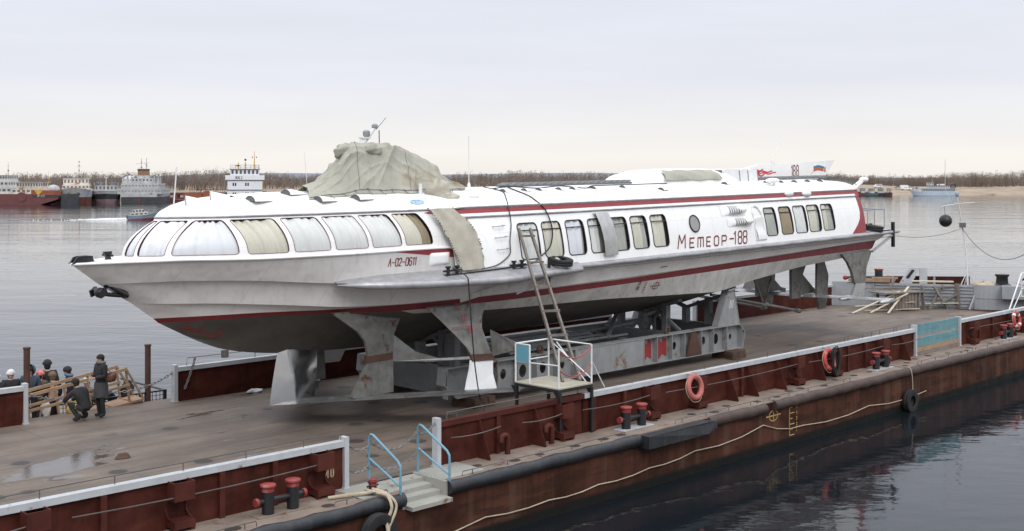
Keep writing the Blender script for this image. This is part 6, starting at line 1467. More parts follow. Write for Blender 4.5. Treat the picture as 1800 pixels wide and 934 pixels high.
# ------------------------------------------------------------------ people at the gangway
def skin_mesh(name, chains, sub=1):
    """chains: lists of (x, y, z, rx, ry); a chain may start at an existing joint given as an index"""
    V, E, Rr, roots = [], [], [], []
    for ch in chains:
        prev = None
        for j in ch:
            if isinstance(j, int): prev = j; continue
            V.append(j[:3]); Rr.append(j[3:5] if len(j) > 4 else (j[3], j[3])); i = len(V) - 1
            if prev is None: roots.append(i)
            else: E.append((prev, i))
            prev = i
    me = bpy.data.meshes.new(name); me.from_pydata(V, E, []); o = bpy.data.objects.new(name, me); COL.objects.link(o)
    sk = o.modifiers.new('skin', 'SKIN'); sk.use_smooth_shade = True
    if not me.skin_vertices: return o
    for i, d in enumerate(me.skin_vertices[0].data): d.radius = Rr[i]; d.use_root = i in roots; 
    if sub: m_ = o.modifiers.new('sub', 'SUBSURF'); m_.levels = sub; m_.render_levels = sub
    dg = bpy.context.evaluated_depsgraph_get(); dg.update()
    nm = bpy.data.meshes.new_from_object(o.evaluated_get(dg)); nm.name = name
    bpy.data.objects.remove(o); bpy.data.meshes.remove(me)
    o = bpy.data.objects.new(name, nm); COL.objects.link(o)
    nm.polygons.foreach_set('use_smooth', [True] * len(nm.polygons))
    return o
SKIN = mat('skin', (.50, .30, .22), .55, var=.06)
def cloth(n, c): return mat(n, c, .85, var=.2, vs=9, bump=.3, bs=14)
C_ = {'black': cloth('cloth_black', (.018, .018, .021)), 'navy': cloth('cloth_navy', (.02, .028, .05)), 'bluegrey': cloth('cloth_bluegrey', (.04, .06, .09)), 'brown': cloth('cloth_brown', (.11, .07, .05)), 'grey': cloth('cloth_grey', (.06, .06, .066)),
      'white': cloth('cloth_white', (.56, .56, .57)), 'pink': cloth('cloth_pink', (.62, .18, .17)), 'fur': cloth('fur_brown', (.13, .085, .055)), 'hairdark': cloth('hair_dark', (.018, .013, .010)), 'furgrey': cloth('fur_grey', (.17, .155, .14)), 'scarf': cloth('scarf_blue', (.10, .16, .26))}
def person(label, s, p, z, face, coat='black', legs='black', hat=None, hair='hairdark', pose='stand', h=1.7, hem=.46, hood=None, scarf=None, lean=0., arms='down', turn=0., group=None, skirt=None):
    k = h / 1.7
    root = bpy.data.objects.new('person', None); COL.objects.link(root); root.empty_display_size = .2
    root.matrix_world = BARGE @ Matrix.Translation((s, p, z)) @ Matrix.Rotation(R(face), 4, 'Z') @ Matrix.Scale(k, 4)
    tag(root, label, 'person', group)
    def add(o, m): o.data.materials.clear(); o.data.materials.append(m); o.parent = root; return o
    if pose == 'squat':
        pel, sp1, ch, nk, hd0, hd1 = (0, -.06, .34), (0, .02, .50), (0, .14, .68), (0, .24, .85), (0, .28, .91), (0, .33, 1.03)
        hip, kne, ank, toe = (.10, -.02, .32), (.17, .36, .47), (.13, .06, .09), (.15, .25, .035); sh, el, wr = (.20, .17, .77), (.25, .40, .56), (.10, .55, .47)
    elif pose == 'sit':
        pel, sp1, ch, nk, hd0, hd1 = (0, 0, .50), (0, 0, .66), (0, .03, .86), (0, .05, 1.05), (0, .06, 1.12), (0, .09, 1.25)
        hip, kne, ank, toe = (.10, .03, .48), (.12, .42, .50), (.12, .42, .09), (.13, .60, .035); sh, el, wr = (.19, .04, .98), (.25, .10, .72), (.14, .34, .62)
    else:
        L_ = lean
        pel, sp1, ch, nk, hd0, hd1 = (0, 0, .92), (0, .01 + L_ * .3, 1.08), (0, .01 + L_ * .7, 1.27), (0, .0 + L_, 1.45), (0, .02 + L_ * 1.1, 1.51), (0, .04 + L_ * 1.3, 1.64)
        hip, kne, ank, toe = (.09, 0, .90), (.10, .03, .49), (.10, -.02, .085), (.11, .13, .035); sh, el, wr = (.19, L_ * .9, 1.38), (.245, -.02 + L_ * .6, 1.10), (.235, .09 + L_ * .6, .86)
        if arms == 'front': el, wr = (.25, .02, 1.12), (.07, .25, 1.08)
    def mir(q): return (-q[0], q[1], q[2])
    def j(q, r, r2=None): return (*q, r, r if r2 is None else r2)
    # head turned a little
    f = Vector((math.sin(R(turn)), math.cos(R(turn)), 0)); c = (Vector(hd0) + Vector(hd1)) / 2
    nose = c + f * .105 + Vector((0, 0, -.005)); chin = c + f * .055 + Vector((0, 0, -.085))
    ch_ = [[j(pel, .13, .10), j(sp1, .12, .095), j(ch, .145, .10), j(nk, .055, .055), j(hd0, .07, .075), j(tuple(c), .078, .092), j(hd1, .055, .065)]]
    hands = []
    for sg in (1, -1):
        q = (lambda a: a) if sg > 0 else mir
        ch_.append([2, j(q(sh), .06), j(q(el), .043), j(q(wr), .028), j(tuple(Vector(q(wr)) + (Vector(q(wr)) - Vector(q(el))).normalized() * .06), .034, .02)])
        ch_.append([0, j(q(hip), .085), j(q(kne), .058), j(q(ank), .034), j(tuple(Vector(q(ank)) * .6 + Vector(q(toe)) * .4), .026, .022)])
        d = (Vector(q(wr)) - Vector(q(el))).normalized(); pal = Vector(q(wr)) + d * .05; sd_ = d.cross(Vector((0, 1, .2))).normalized(); up = sd_.cross(d)
        for i, fl in enumerate((.075, .085, .08, .06)):
            b_ = pal + sd_ * (-.024 + .016 * i); m_ = b_ + d * fl * .6 + up * -.006; e_ = m_ + d * fl * .4 + up * -.028
            ch_.append([j(tuple(b_), .0095), j(tuple(m_), .0085), j(tuple(e_), .007)])
        b_ = pal - d * .015 + sd_ * -.026; ch_.append([j(tuple(b_), .011), j(tuple(b_ - sd_ * .022 + d * .03), .0095), j(tuple(b_ - sd_ * .028 + d * .055 - up * .012), .008)])
    # face: nose, chin and ears as little rooted chains of the same mesh
    ch_.append([j(tuple(c + f * .07), .022), j(tuple(nose), .012)]); ch_.append([j(tuple(c + f * .05 + Vector((0, 0, -.05))), .035), j(tuple(chin), .026)])
    sdv = Vector((f.y, -f.x, 0))
    for sg in (1, -1): ch_.append([j(tuple(c + sdv * .07 * sg), .016), j(tuple(c + sdv * .088 * sg + Vector((0, 0, .02))), .012)])
    body = add(skin_mesh('body', ch_), SKIN)
    mb = MB()
    for sg in (1, -1): mb.ball(c + f * .088 + sdv * .032 * sg + Vector((0, 0, .022)), .011, n=8, k=6); mb.ball(c + f * .082 + sdv * .034 * sg + Vector((0, 0, .045)), .02, .012, .005, n=8, k=6)
    e = mesh_obj('eyes', mb, C_['hairdark']); e.parent = body
    mb = MB(); mb.ball(c + f * .083 + Vector((0, 0, -.045)), .022, .012, .007, n=8, k=6); e = mesh_obj('mouth', mb, C_['pink']); e.parent = body
    # trousers, shoes
    tr = [[j(pel, .15, .115), j(tuple((Vector(pel) + Vector(sp1)) / 2), .135, .105)]]
    for sg in (1, -1):
        q = (lambda a: a) if sg > 0 else mir
        tr.append([0, j(q(hip), .10), j(q(kne), .073), j(tuple(Vector(q(ank)) + Vector((0, 0, .0))), .058)])
    add(skin_mesh('trousers', tr), C_[legs])
    for sg in (1, -1):
        q = (lambda a: a) if sg > 0 else mir
        a = Vector(q(ank)); t_ = Vector(q(toe)); add(skin_mesh('boot', [[j(tuple(a + Vector((0, 0, .12))), .062), j(tuple(a + Vector((0, 0, -.01))), .060), j(tuple(t_ + Vector((0, -.01, .016))), .056, .048)]]), C_['black'])
    # coat: torso, sleeves and skirt below the waist
    low = Vector(pel) + Vector((0, 0, -(.90 - hem) * .45 if pose == 'stand' else -.03))
    co = [[j(tuple(low), .185, .15), j(pel, .18, .145), j(sp1, .165, .135), j(ch, .19, .14), j(tuple(Vector(nk) + Vector((0, 0, -.04))), .10, .09)]]
    for sg in (1, -1):
        q = (lambda a: a) if sg > 0 else mir
        co.append([3, j(q(sh), .088), j(q(el), .07), j(tuple(Vector(q(wr)) * .93 + Vector(q(el)) * .07), .052)])
    add(skin_mesh('coat', co), C_[coat])
    if skirt:
        mb = MB(); mb.lathe((0, 0, .55), [(.19, .0), (.19, .2), (.17, .4)], 16); o = mesh_obj('skirt', mb, C_[skirt]); o.parent = root
    # hair, hat, hood, scarf
    def cap(name, m, r, up, back, squash=1.0, low_=0.0):
        mb = MB(); rows_ = []
        for i in range(8):
            th = (math.pi * .58) * i / 7
            rows_.append([tuple(c + Vector((r * math.sin(th) * math.cos(a), r * 1.1 * math.sin(th) * math.sin(a), r * squash * math.cos(th) + up)) - f * back) for a in np.linspace(0, 2 * math.pi, 17)])
        mb.grid(rows_); o = mesh_obj(name, mb, m, smooth=80); o.parent = root; return o
    cap('hair', C_[hair], .100, .022, .016, .98)
    mb = MB(); mb.ball(c - f * .045 + Vector((0, 0, -.03)), .085, .07, .10); o = mesh_obj('hair_back', mb, C_[hair], smooth=80); o.parent = root
    if hat:
        cap('hat', C_[hat], .116, .040, .012, 1.0)
        mb = MB(); mb.torus(c + Vector((0, 0, .045)) - f * .012, f * .3 + Vector((0, 0, 1)), .103, .022, 20, 8); o = mesh_obj('hat_brim', mb, C_[hat], smooth=80); o.parent = root
    if hood:
        mb = MB(); rows_ = []
        ang0 = math.atan2(f.y, f.x)
        for i in range(8):
            th = .12 + (math.pi * .80) * i / 7
            rows_.append([tuple(c + Vector((.145 * math.sin(th) * math.cos(a), .15 * math.sin(th) * math.sin(a), .165 * math.cos(th) + .01)) - f * .025) for a in np.linspace(ang0 + .75, ang0 + 2 * math.pi - .75, 15)])
        mb.grid(rows_); o = mesh_obj('hood', mb, C_[hood], smooth=80); o.parent = root
    if scarf:
        mb = MB(); mb.torus(Vector(nk) + Vector((0, 0, .02)), (0, -.2, 1), .085, .05, 18, 8); o = mesh_obj('collar', mb, C_[scarf], smooth=80); o.parent = root
    return root
WT = 'people waiting at the gangway'
LZ = -.60
person('woman in dark jacket with fur collar standing on the barge deck', 13.5, 29.05, 0, 95, 'black', 'black', None, pose='stand', h=1.68, scarf='furgrey', arms='front', skirt='grey', turn=-8)
person('crouching man in black jacket seen from behind at the edge of the barge deck', 12.98, 28.9, 0, 25, 'black', 'black', None, pose='squat', h=1.72)
person('person in dark blue hooded coat beside the left steel pile', 12.72, 31.75, LZ, 150, 'bluegrey', 'black', None, h=1.74, hood='bluegrey', hem=.55, arms='front', group=WT)
person('person in white knitted hat and black coat half hidden by the left bulwark', 12.25, 31.9, LZ, 170, 'black', 'black', 'white', h=1.66, group=WT)
person('person at the left edge of the photo in white hat and black coat', 11.86, 31.9, LZ, 160, 'black', 'black', 'white', h=1.62, arms='front', group=WT)
person('person in pink hat and light brown coat behind the gangway', 12.99, 31.75, LZ, -60, 'brown', 'brown', 'pink', h=1.56, group=WT)
person('woman with bushy brown hair and long black coat seen from behind at the gangway', 13.12, 31.2, LZ, 10, 'black', 'black', 'fur', 'fur', h=1.58, hem=.9, group=WT)
person('tall person in round black hat behind the woman with brown hair', 13.30, 32.0, LZ, -20, 'black', 'black', 'black', h=1.80, group=WT)
person('person in black knitted hat and blue scarf leaning over the gangway rail', 13.80, 31.5, LZ, 60, 'black', 'black', 'black', h=1.62, scarf='scarf', lean=.10, group=WT)
person('seated person in white hat behind the gangway handrail', 14.25, 31.5, LZ + .0, 120, 'grey', 'black', 'white', pose='sit', h=1.62, group=WT)
person('person in dark jacket bending down beside the black backpack', 15.0, 31.45, LZ, 80, 'navy', 'black', 'black', pose='squat', h=1.75, group=WT)
# what they carry
def blob(name, label, cat, c, rx, ry, rz, m, seed, sq=1.0):
    mb = MB(); mb.grid(lump(c, rx, ry, rz, seed, 12, 18)); return mb
bg_ = thing('carrier_bag', 'white plastic carrier bag held behind the gangway rail', 'bag', BARGE, (12.85, 31.0, -.35))
mb = blob('', '', '', (12.85, 31.0, .0), .14, .12, .24, None, 41); part(bg_, 'sack', mb, C_['white'], smooth=60); mb = MB(); mb.tube([(12.78, 31, .2), (12.85, 31, .38), (12.92, 31, .2)], .012, 6); part(bg_, 'handle', mb, C_['white'], smooth=60)
bg_ = thing('carrier_bag', 'yellow carrier bag hanging on the gangway rail', 'bag', BARGE, (13.25, 30.15, -.1))
mb = blob('', '', '', (13.25, 30.12, .20), .17, .10, .22, None, 43); part(bg_, 'sack', mb, mat('bag_yellow', (.62, .50, .14), .5, var=.25, vs=9), smooth=60); mb = MB(); mb.tube([(13.16, 30.15, .36), (13.25, 30.15, .54), (13.34, 30.15, .36)], .012, 6); part(bg_, 'handle', mb, C_['white'], smooth=60)
bg_ = thing('backpack', 'black backpack standing at the right end of the gangway', 'backpack', BARGE, (15.35, 31.3, -.1))
mb = blob('', '', '', (15.32, 31.3, .12), .20, .16, .30, None, 45); part(bg_, 'bag_body', mb, C_['black'], smooth=60); mb = blob('', '', '', (15.30, 31.12, .02), .13, .07, .15, None, 46); part(bg_, 'front_pocket', mb, C_['black'], smooth=60)
mb = MB(); mb.box(14.95, 15.45, 31.05, 31.5, -.30, -.16); single('blue_crate', 'small bright blue box below the black backpack', 'box', mb, mat('crate_blue', (.06, .28, .45), .6), BARGE, (15.2, 31.2, -.3), smooth=0)
bg_ = thing('shoulder_bag', 'brown leather shoulder bag at the hip of the standing woman', 'bag', BARGE, (13.72, 28.95, .95))
mb = blob('', '', '', (13.68, 28.86, 1.06), .17, .07, .12, None, 47); part(bg_, 'bag_body', mb, mat('leather_brown', (.13, .05, .03), .5), smooth=60); mb = MB(); mb.tube([(13.55, 28.86, 1.12), (13.52, 28.95, 1.40), (13.55, 29.15, 1.38), (13.75, 28.92, 1.14)], .012, 6); part(bg_, 'strap', mb, mat('leather_strap', (.10, .04, .025), .5), smooth=60)
mb = MB(); mb.box(14.6, 14.75, 29.35, 29.45, .003, .012); rw = random.Random(8)
mb = MB(); mb.prism([(11.65, 24.35, .01), (11.8, 24.45, .09), (11.95, 24.4, .10), (11.98, 24.32, .02)], (0, .12, 0)); single('wood_scrap', 'dark scrap of wood lying in the puddle on the deck', 'scrap', mb, M['wood_dark'], BARGE, (11.8, 24.4, 0), smooth=0)
mb = MB(); mb.grid(lump((18.3, 29.25, .05), .25, .15, .06, 51)); single('crumpled_rag', 'crumpled pale rag on deck by the foot of the far bulwark', 'rag', mb, C_['white'], BARGE, (18.3, 29.2, 0), smooth=60)
# ------------------------------------------------------------------ vessels across the river
def at_px(x, Z): return ((x - 900) / 2000.0 * Z, Z)
def ship_hull(mb, L, B, D, bow=.25, stern=.12, flare=.18, rake=.12, sheer=.15, m_top=0, m_low=1, split=.35, draft=.4):
    """closed hull, bow at +x, deck at z=D (+sheer)"""
    n = 18; rows_ = []
    for i in range(n + 1):
        t = i / n; x = -L / 2 + L * t
        fb_ = 1.0
        if t > 1 - bow: fb_ = max(.0, 1 - ((t - (1 - bow)) / bow) ** 2.2)
        if t < stern: fb_ = .82 + .18 * (t / stern)
        sh_ = D * sheer * max(0, (t - .55) / .45) ** 2 + D * sheer * .4 * max(0, (.25 - t) / .25) ** 2
        r = rake * L * max(0, (t - (1 - bow)) / bow) ** 1.6
        row = []
        for z, k in ((-draft, 0.), (D * split, .45), (D * split + .001, .45), (D + sh_, 1.)):
            b_ = B / 2 * min(1, fb_ ** (1.0 if k == 1 else 1.0)) * (1 - flare * (1 - k) * (t > 1 - bow)) * (1 if k == 1 else .97)
            row.append((x + r * (k - .6) * .8, b_, z))
        rows_.append(row)
    full = [[(x, -y, z) for x, y, z in row] + [(x, y, z) for x, y, z in row[::-1]] for row in rows_]
    mt = [m_low, m_low, m_top, m_top, m_top, m_low, m_low]
    mb.grid(full, m=lambda i, j: mt[j])
    for e_ in (full[0], full[-1]): mb.add([e_[i] for i in (0, 1, 6, 7)], [(0, 1, 2, 3)], m_low); mb.add([e_[i] for i in (2, 3, 4, 5)], [(0, 1, 2, 3)], m_top)
    return mb
def vessel(name, label, cat, x, Z, rot, group='vessels moored along the far side of the river'):
    X, Y = at_px(x, Z); fr = frame((X, Y, 0), (0, 0, R(rot))); return thing(name, label, cat, fr, (0, 0, 0), group)
def tier(v, name, x0, x1, b, z0, z1, m, win=None, nw=6, wz=(.45, .8), wm='shipglass', front=True, slope=0., roof=None):
    mb = MB(); q = [(x0, z0), (x1, z0), (x1 - slope, z1), (x0 + slope * .3, z1)]
    mb.prism([(x, 0, z) for x, z in q], (0, b, 0)); o = part(v, name, mb, m, smooth=0)
    if roof: mb = MB(); mb.box(x0 - .3, x1 + .3 - slope, -b / 2 - .35, b / 2 + .35, z1 + .002, z1 + .16); part(v, 'deck_edge', mb, roof, o, 0)
    if win:
        h = z1 - z0; za, zb = z0 + h * wz[0], z0 + h * wz[1]
        for i in range(nw):
            c = x0 + (x1 - x0) * (i + .5) / nw; w = (x1 - x0) / nw * .30
            for sg in (1, -1):
                mb = MB(); mb.box(c - w, c + w, sg * (b / 2 + .005) - .02, sg * (b / 2 + .005) + .02, za, zb); part(v, 'window', mb, M[wm], o, 0)
        if front:
            nf = max(3, int(b / 1.2))
            for i in range(nf):
                c = -b / 2 + b * (i + .5) / nf; w = b / nf * .25
                for xx, k in ((x1, 1), (x0, -1)):
                    sl = slope if k == 1 else -slope * .3
                    mb = MB(); mb.add([(xx - sl * wz[0] + .03 * k, c - w, za), (xx - sl * wz[0] + .03 * k, c + w, za), (xx - sl * wz[1] + .03 * k, c + w, zb), (xx - sl * wz[1] + .03 * k, c - w, zb)], [(0, 1, 2, 3)]); part(v, 'window', mb, M[wm], o, 0)
    return o
M['shipglass'] = mat('ship_window', (.10, .105, .11), .3, var=.3)
def rails(v, x0, x1, b, z, h=1.0, m='ltwhite', step=1.5):
    mb = MB()
    for sg in (1, -1):
        for dz in (h, h * .5): mb.tube([(x0, sg * b / 2, z + dz), (x1, sg * b / 2, z + dz)], .035, 4)
        for x in np.arange(x0, x1 + .01, step): mb.tube([(x, sg * b / 2, z), (x, sg * b / 2, z + h)], .03, 4)
    for x in (x0, x1):
        for dz in (h, h * .5): mb.tube([(x, -b / 2, z + dz), (x, b / 2, z + dz)], .035, 4)
        for y in np.arange(-b / 2, b / 2 + .01, step): mb.tube([(x, y, z), (x, y, z + h)], .03, 4)
    part(v, 'guard_rail', mb, M[m], smooth=0)
def mast(v, x, y, z, h, m='ltwhite', r=.10, yard=0., balls=(), name='mast'):
    mb = MB(); mb.tube([(x, y, z), (x, y, z + h)], [r, r * .5], 6)
    if yard: mb.tube([(x, y - yard, z + h * .72), (x, y + yard, z + h * .72)], r * .5, 5); mb.tube([(x, y - yard * .5, z + h * .5), (x, y + yard * .5, z + h * .5)], r * .5, 5)
    o = part(v, name, mb, m if not isinstance(m, str) else M[m], smooth=50)
    for q, rr2 in balls: mb = MB(); mb.ball((x, y, z + h * q), rr2, n=8, k=6); part(v, 'mast_light', mb, M['black'], o, 70)
FW = mat('ship_white', (.54, .54, .52), .6, var=.15, vs=.5, streak=.7, streakcol=(.28, .24, .2), rust=.2, rs=.5, rustcol=(.34, .19, .10))
FWR = mat('rusty_white', (.60, .54, .46), .7, var=.15, vs=.5, rust=.42, rs=.35, rustcol=(.45, .17, .05), streak=.3, streakcol=(.35, .18, .08))
FG = mat('ship_grey', (.36, .37, .39), .6, var=.15, vs=.4, streak=.6, streakcol=(.18, .17, .16), rust=.12, rs=.4)
FLG = mat('ship_light_grey', (.40, .41, .42), .6, var=.2, vs=.5, streak=.7, streakcol=(.22, .20, .18), rust=.22, rs=.6, rustcol=(.25, .15, .09))
FB = mat('ship_black', (.04, .042, .048), .6, var=.3, vs=.5)
FR = mat('ship_red', (.135, .045, .045), .65, var=.2, vs=.4, streak=.4, streakcol=(.08, .02, .02))
FR2 = mat('ship_bottom_rust', (.115, .040, .026), .7, var=.25, vs=.4, rust=.2, rs=.4)
FP = mat('ship_bottom_pink', (.26, .17, .18), .7, var=.2, vs=.5)
FO = mat('ship_orange', (.26, .075, .035), .6, var=.2)
FBL = mat('ship_blue', (.06, .13, .24), .5, var=.1)
FY = mat('ship_yellow', (.55, .36, .06), .6, var=.15)
# rusty freighter farthest left, lying behind the red barge
v = vessel('cargo_ship', 'rust streaked white and grey old freighter behind the red barge at the left edge', 'ship', 52, 425, -12)
mb = MB(); ship_hull(mb, 34, 9, 3.6, .3, sheer=.35, m_top=0, m_low=1); part(v, 'hull', mb, [FG, FR2], smooth=30)
tier(v, 'deckhouse', -15, -5, 7.5, 3.4, 5.9, FW, True, 5); tier(v, 'bridge', -13.5, -6.5, 7, 5.9, 8.3, FW, True, 4); tier(v, 'wheelhouse', -12.6, -7, 6.4, 8.3, 10.4, FW, True, 5, roof=FW)
tier(v, 'deckhouse', -5, 7, 7.2, 3.4, 5.4, FWR, True, 6); tier(v, 'bridge', -3, 6, 7, 5.4, 7.8, FWR, True, 8, (.4, .85), roof=FW)
rails(v, -15, -5, 8, 5.9); rails(v, 6, 12, 7, 4.1); rails(v, -5, 7, 7.6, 5.4)
mast(v, -9, 0, 10.5, 5.0, 'cradle_dark', .07, .8, ((.35, .3),)); mast(v, -11.5, 1, 10.4, 2, 'ltwhite', .06, .5); mast(v, -1, 0, 8.0, 4.0, FO, .06, .4, ((.9, .15),)); mast(v, 8.0, 0, 4.2, 8.0, FY, .09)
mb = MB(); rw = random.Random(17)
for k in range(24): c = (rw.uniform(-4, 11), rw.choice((-1, 1)) * rw.uniform(2.2, 3.7), rw.uniform(3.7, 4.8)); mb.box(c[0] - .4, c[0] + .4, c[1] - .3, c[1] + .3, c[2] - .4, c[2] + .4, m=k % 3)
part(v, 'deck_gear', mb, [FWR, M['cradle_dark'], FO], smooth=0)
# long red barge in front
v = vessel('cargo_barge', 'long low dark red cargo barge at the left edge of the river', 'barge', 10, 402, 0)
mb = MB(); prof = [(-30, -.4), (12.5, -.4), (20.0, 1.9), (20.4, 3.3), (-30, 3.3)]
mb.prism([(x, 0, z) for x, z in prof], (0, 8, 0)); part(v, 'hull', mb, FR, smooth=0)
mb = MB(); mb.box(11.2, 20.3, -4.06, -3.99, 2.5, 3.45); o = part(v, 'name_plate', mb, FB, smooth=0)
mb = MB(); lettering(mb, 'MP-3335', lambda u, w_: (u, -4.09, w_), 13.0, 2.75, .62, w=.16, wid=.65); part(v, 'painted_name', mb, FW, o, 0)
mb = MB(); mb.box(-29, 11, -3.8, 3.8, 3.3, 3.7); part(v, 'coaming', mb, FR, smooth=0)
mb = MB(); mb.box(-17, -12.8, -4.03, -3.98, 2.9, 3.1); part(v, 'pale_stripe', mb, mat('tan_stripe', (.4, .3, .18), .7), smooth=0)
mb = MB(); mb.lathe((7.3, -3.9, 2.7), [(1.7, -.3), (1.7, .3), (.4, .35)], 20, axis=(0, 1, 0)); part(v, 'anchor_winch', mb, FR, smooth=40)
mb = MB(); mb.box(10.2, 11.4, -3, 3, 3.3, 5.2); mb.box(11.4, 18.4, -3, 3, 3.3, 5.0); part(v, 'deck_container', mb, FO, smooth=0)
mb = MB(); mb.prism([(11.2, -3.1, 5.2), (12.6, -3.1, 5.2), (14.2, -3.1, 4.9), (13.9, -3.1, 4.3), (13.2, -3.1, 3.5), (12.4, -3.1, 3.5), (12.0, -3.1, 4.4)], (0, .2, 0)); part(v, 'yellow_sheet', mb, FY, smooth=0)
mb = MB(); mb.box(20.5, 24.0, -2.5, 5, -.4, 3.8); part(v, 'stern_block', mb, FB, smooth=0)
# orange rusted ship, bow on
v = vessel('cargo_ship', 'old ship with orange rusted white bridge and red lower hull, bow towards the camera', 'ship', 135, 424, -74)
mb = MB(); ship_hull(mb, 26, 10.4, 4.9, .30, sheer=.22, m_top=0, m_low=1, split=.5, flare=.3); part(v, 'hull', mb, [FG, FR2], smooth=30)
tier(v, 'deckhouse', -6, 4, 9.4, 4.9, 6.9, FWR, True, 4); tier(v, 'wheelhouse', -5, 3.6, 8.8, 6.9, 9.2, FWR, True, 5, (.35, .82), roof=FW, slope=.4)
mast(v, 0, 0.8, 9.2, 6.5, FO, .10, .8, ((.45, .22), (.75, .2), (.98, .22))); rails(v, 4, 9, 7, 5.0, .9, 'cradle_dark')
mb = MB(); mb.prism([(12.6, 0, -.4), (13.4, 0, 5.4), (13.9, 0, 5.4), (13.2, 0, -.4)], (0, 1.1, 0)); part(v, 'stem_plate', mb, mat('stem_tan', (.32, .26, .18), .8), smooth=0)
for y in (-1.7, 1.7): mb = MB(); mb.ball((12.4, y, 3.6), .3, .5, .6); mb.tube([(12.4, y, 3.6), (12.5, y * .8, 2.3)], .15, 6); part(v, 'anchor', mb, FB, smooth=60)
mb = MB(); mb.ball((7, -7.4, 5.3), 2.8, 2.2, 1.7, 16); mb.box(4.5, 9.5, -9.5, -5.3, 3.8, 5.2); part(v, 'round_tank', mb, FLG, smooth=60)
# small tug, bow on
v = vessel('tugboat', 'small grey and white tug with pale pink bottom, bow towards the camera', 'ship', 187, 436, -72)
mb = MB(); ship_hull(mb, 20, 10.0, 3.6, .34, sheer=.12, m_top=0, m_low=1, split=.46, flare=.25); part(v, 'hull', mb, [FB, FP], smooth=30)
mb = MB(); ship_hull(mb, 18, 9.4, 5.0, .36, sheer=.05, m_top=0, m_low=0, split=.7, flare=.0, draft=-3.6); part(v, 'fore_bulwark', mb, FLG, smooth=30)
tier(v, 'wheelhouse', -3, 3.5, 8.2, 5.0, 7.4, FLG, True, 4, (.35, .85)); rails(v, -4, 4, 8.6, 7.4, 1.2, 'grey', 1.4)
mast(v, 4.5, 0, 5.0, 8.0, 'ltwhite', .14, .7, ((.80, .25),)); mast(v, -1, 2, 7.4, 2.2, 'grey', .1); mast(v, -1, -2, 7.4, 2.4, 'grey', .1)
for y in (-3.2, 3.2): mb = MB(); mb.lathe((2.5, y, 7.4), [(.25, 0), (.25, .6), (.45, .7), (.45, 1.3), (.2, 1.4)], 10); part(v, 'blue_ventilator', mb, FBL, smooth=50)
v.scale[2] = .90
# large grey ship, stern on
v = vessel('cargo_ship', 'large light grey ship with black stern and a short brown funnel', 'ship', 257, 455, 101)
mb = MB(); ship_hull(mb, 44, 16.4, 4.3, .25, .25, sheer=.1, m_top=0, m_low=1, split=.66); part(v, 'hull', mb, [FLG, FB], smooth=30)
tier(v, 'poop', -21.6, 12, 16.0, 4.2, 6.9, FLG, True, 7, (.48, .60)); tier(v, 'deckhouse', -20, 6, 13.6, 6.9, 9.3, FLG, True, 6, (.42, .62)); rails(v, -21.6, 12, 16, 6.9, 1.0, 'grey', 2.0)
tier(v, 'upper_house', -13, 2, 8, 9.3, 11.9, FLG, True, 6); tier(v, 'funnel_base', -11, -5, 4.2, 11.9, 13.2, FLG)
mb = MB(); mb.box(-10, -6, -2, 2, 13.2, 15.6); o = part(v, 'funnel', mb, mat('funnel_brown', (.22, .12, .06), .6), smooth=0)
mb = MB(); mb.box(-10.1, -5.9, -2.1, 2.1, 15.6, 16.4); part(v, 'funnel_cap', mb, FB, o, 0)
for x, y, h in ((-16, -6.5, 4.5), (-16, -5, 4.2), (-14, -7, 3.6), (-12, 5.5, 5.4), (-14, 7, 3.4), (-4, 4, 3.4), (-16, 3.4, 3.0), (-3, -4.5, 3.6), (-15, 0, 2.5)):
    mb = MB(); mb.tube([(x, y, 9.3), (x, y, 9.3 + h), (x - .5, y, 9.6 + h)], [.35, .3, .45], 8); part(v, 'ventilator', mb, FLG, smooth=50)
mb = MB(); mb.ball((-2, 6.0, 11.2), 3.2, 2.4, 2.0, 14); mb.box(-5, 1, 3.8, 8.0, 9.3, 10.6); part(v, 'lifeboat', mb, FW, smooth=60)
mast(v, -3, -.5, 13, 9.0, 'grey', .16, 1.0, ((.6, .3),)); mast(v, 3, 2.2, 12, 10, 'grey', .16, 2.2, ((.55, .3), (.8, .25))); mb = MB(); mb.box(-22.2, -21.7, -.4, .4, -.4, 2.2); part(v, 'rudder_post', mb, FR2, smooth=0)
v.scale[2] = .80
# red barges and a rusty dock further right
v = vessel('cargo_barge', 'dark red deck barge right of the large grey ship', 'barge', 320, 480, 0)
mb = MB(); mb.prism([(-9, 0, -.4), (9, 0, -.4), (10, 0, 1.6), (-9, 0, 1.6)], (0, 6, 0)); part(v, 'hull', mb, FR, smooth=0)
mb = MB(); mb.box(-9, 9, -2.6, 2.6, 2.6, 3.6); part(v, 'cargo_cover', mb, FR2, smooth=0); mb = MB()
for k in range(8): mb.box(-8.5 + k * 2.1, -7.2 + k * 2.1, -2.5, 2.5, 1.6, 2.7, m=k % 2)
part(v, 'deck_cargo', mb, [FG, FR], smooth=0)
v = vessel('cargo_barge', 'rusty red barge bow showing just past the hydrofoil roof', 'barge', 352, 330, 8)
mb = MB(); ship_hull(mb, 16, 6, 2.6, .3, sheer=.2, m_top=0, m_low=1, split=.3); mb.v = [(-x, y, z) for x, y, z in mb.v]; part(v, 'hull', mb, [FR2, FB], smooth=30)
mb = MB(); mb.prism([(-3, 0, 2.6), (1.5, 0, 5.4), (2.4, 0, 5.4), (4, 0, 2.6)], (0, .3, 0)); mb.box(-4.5, 0.5, -1.5, 1.5, 2.6, 4.6); part(v, 'deck_gear', mb, FO, smooth=0)
v = vessel('floating_dock', 'dark rusty floating dock with ribbed sides left of the white tug', 'dock', 365, 440, 0)
mb = MB(); mb.box(-6, 12, -4, 4, -.4, 3.4)
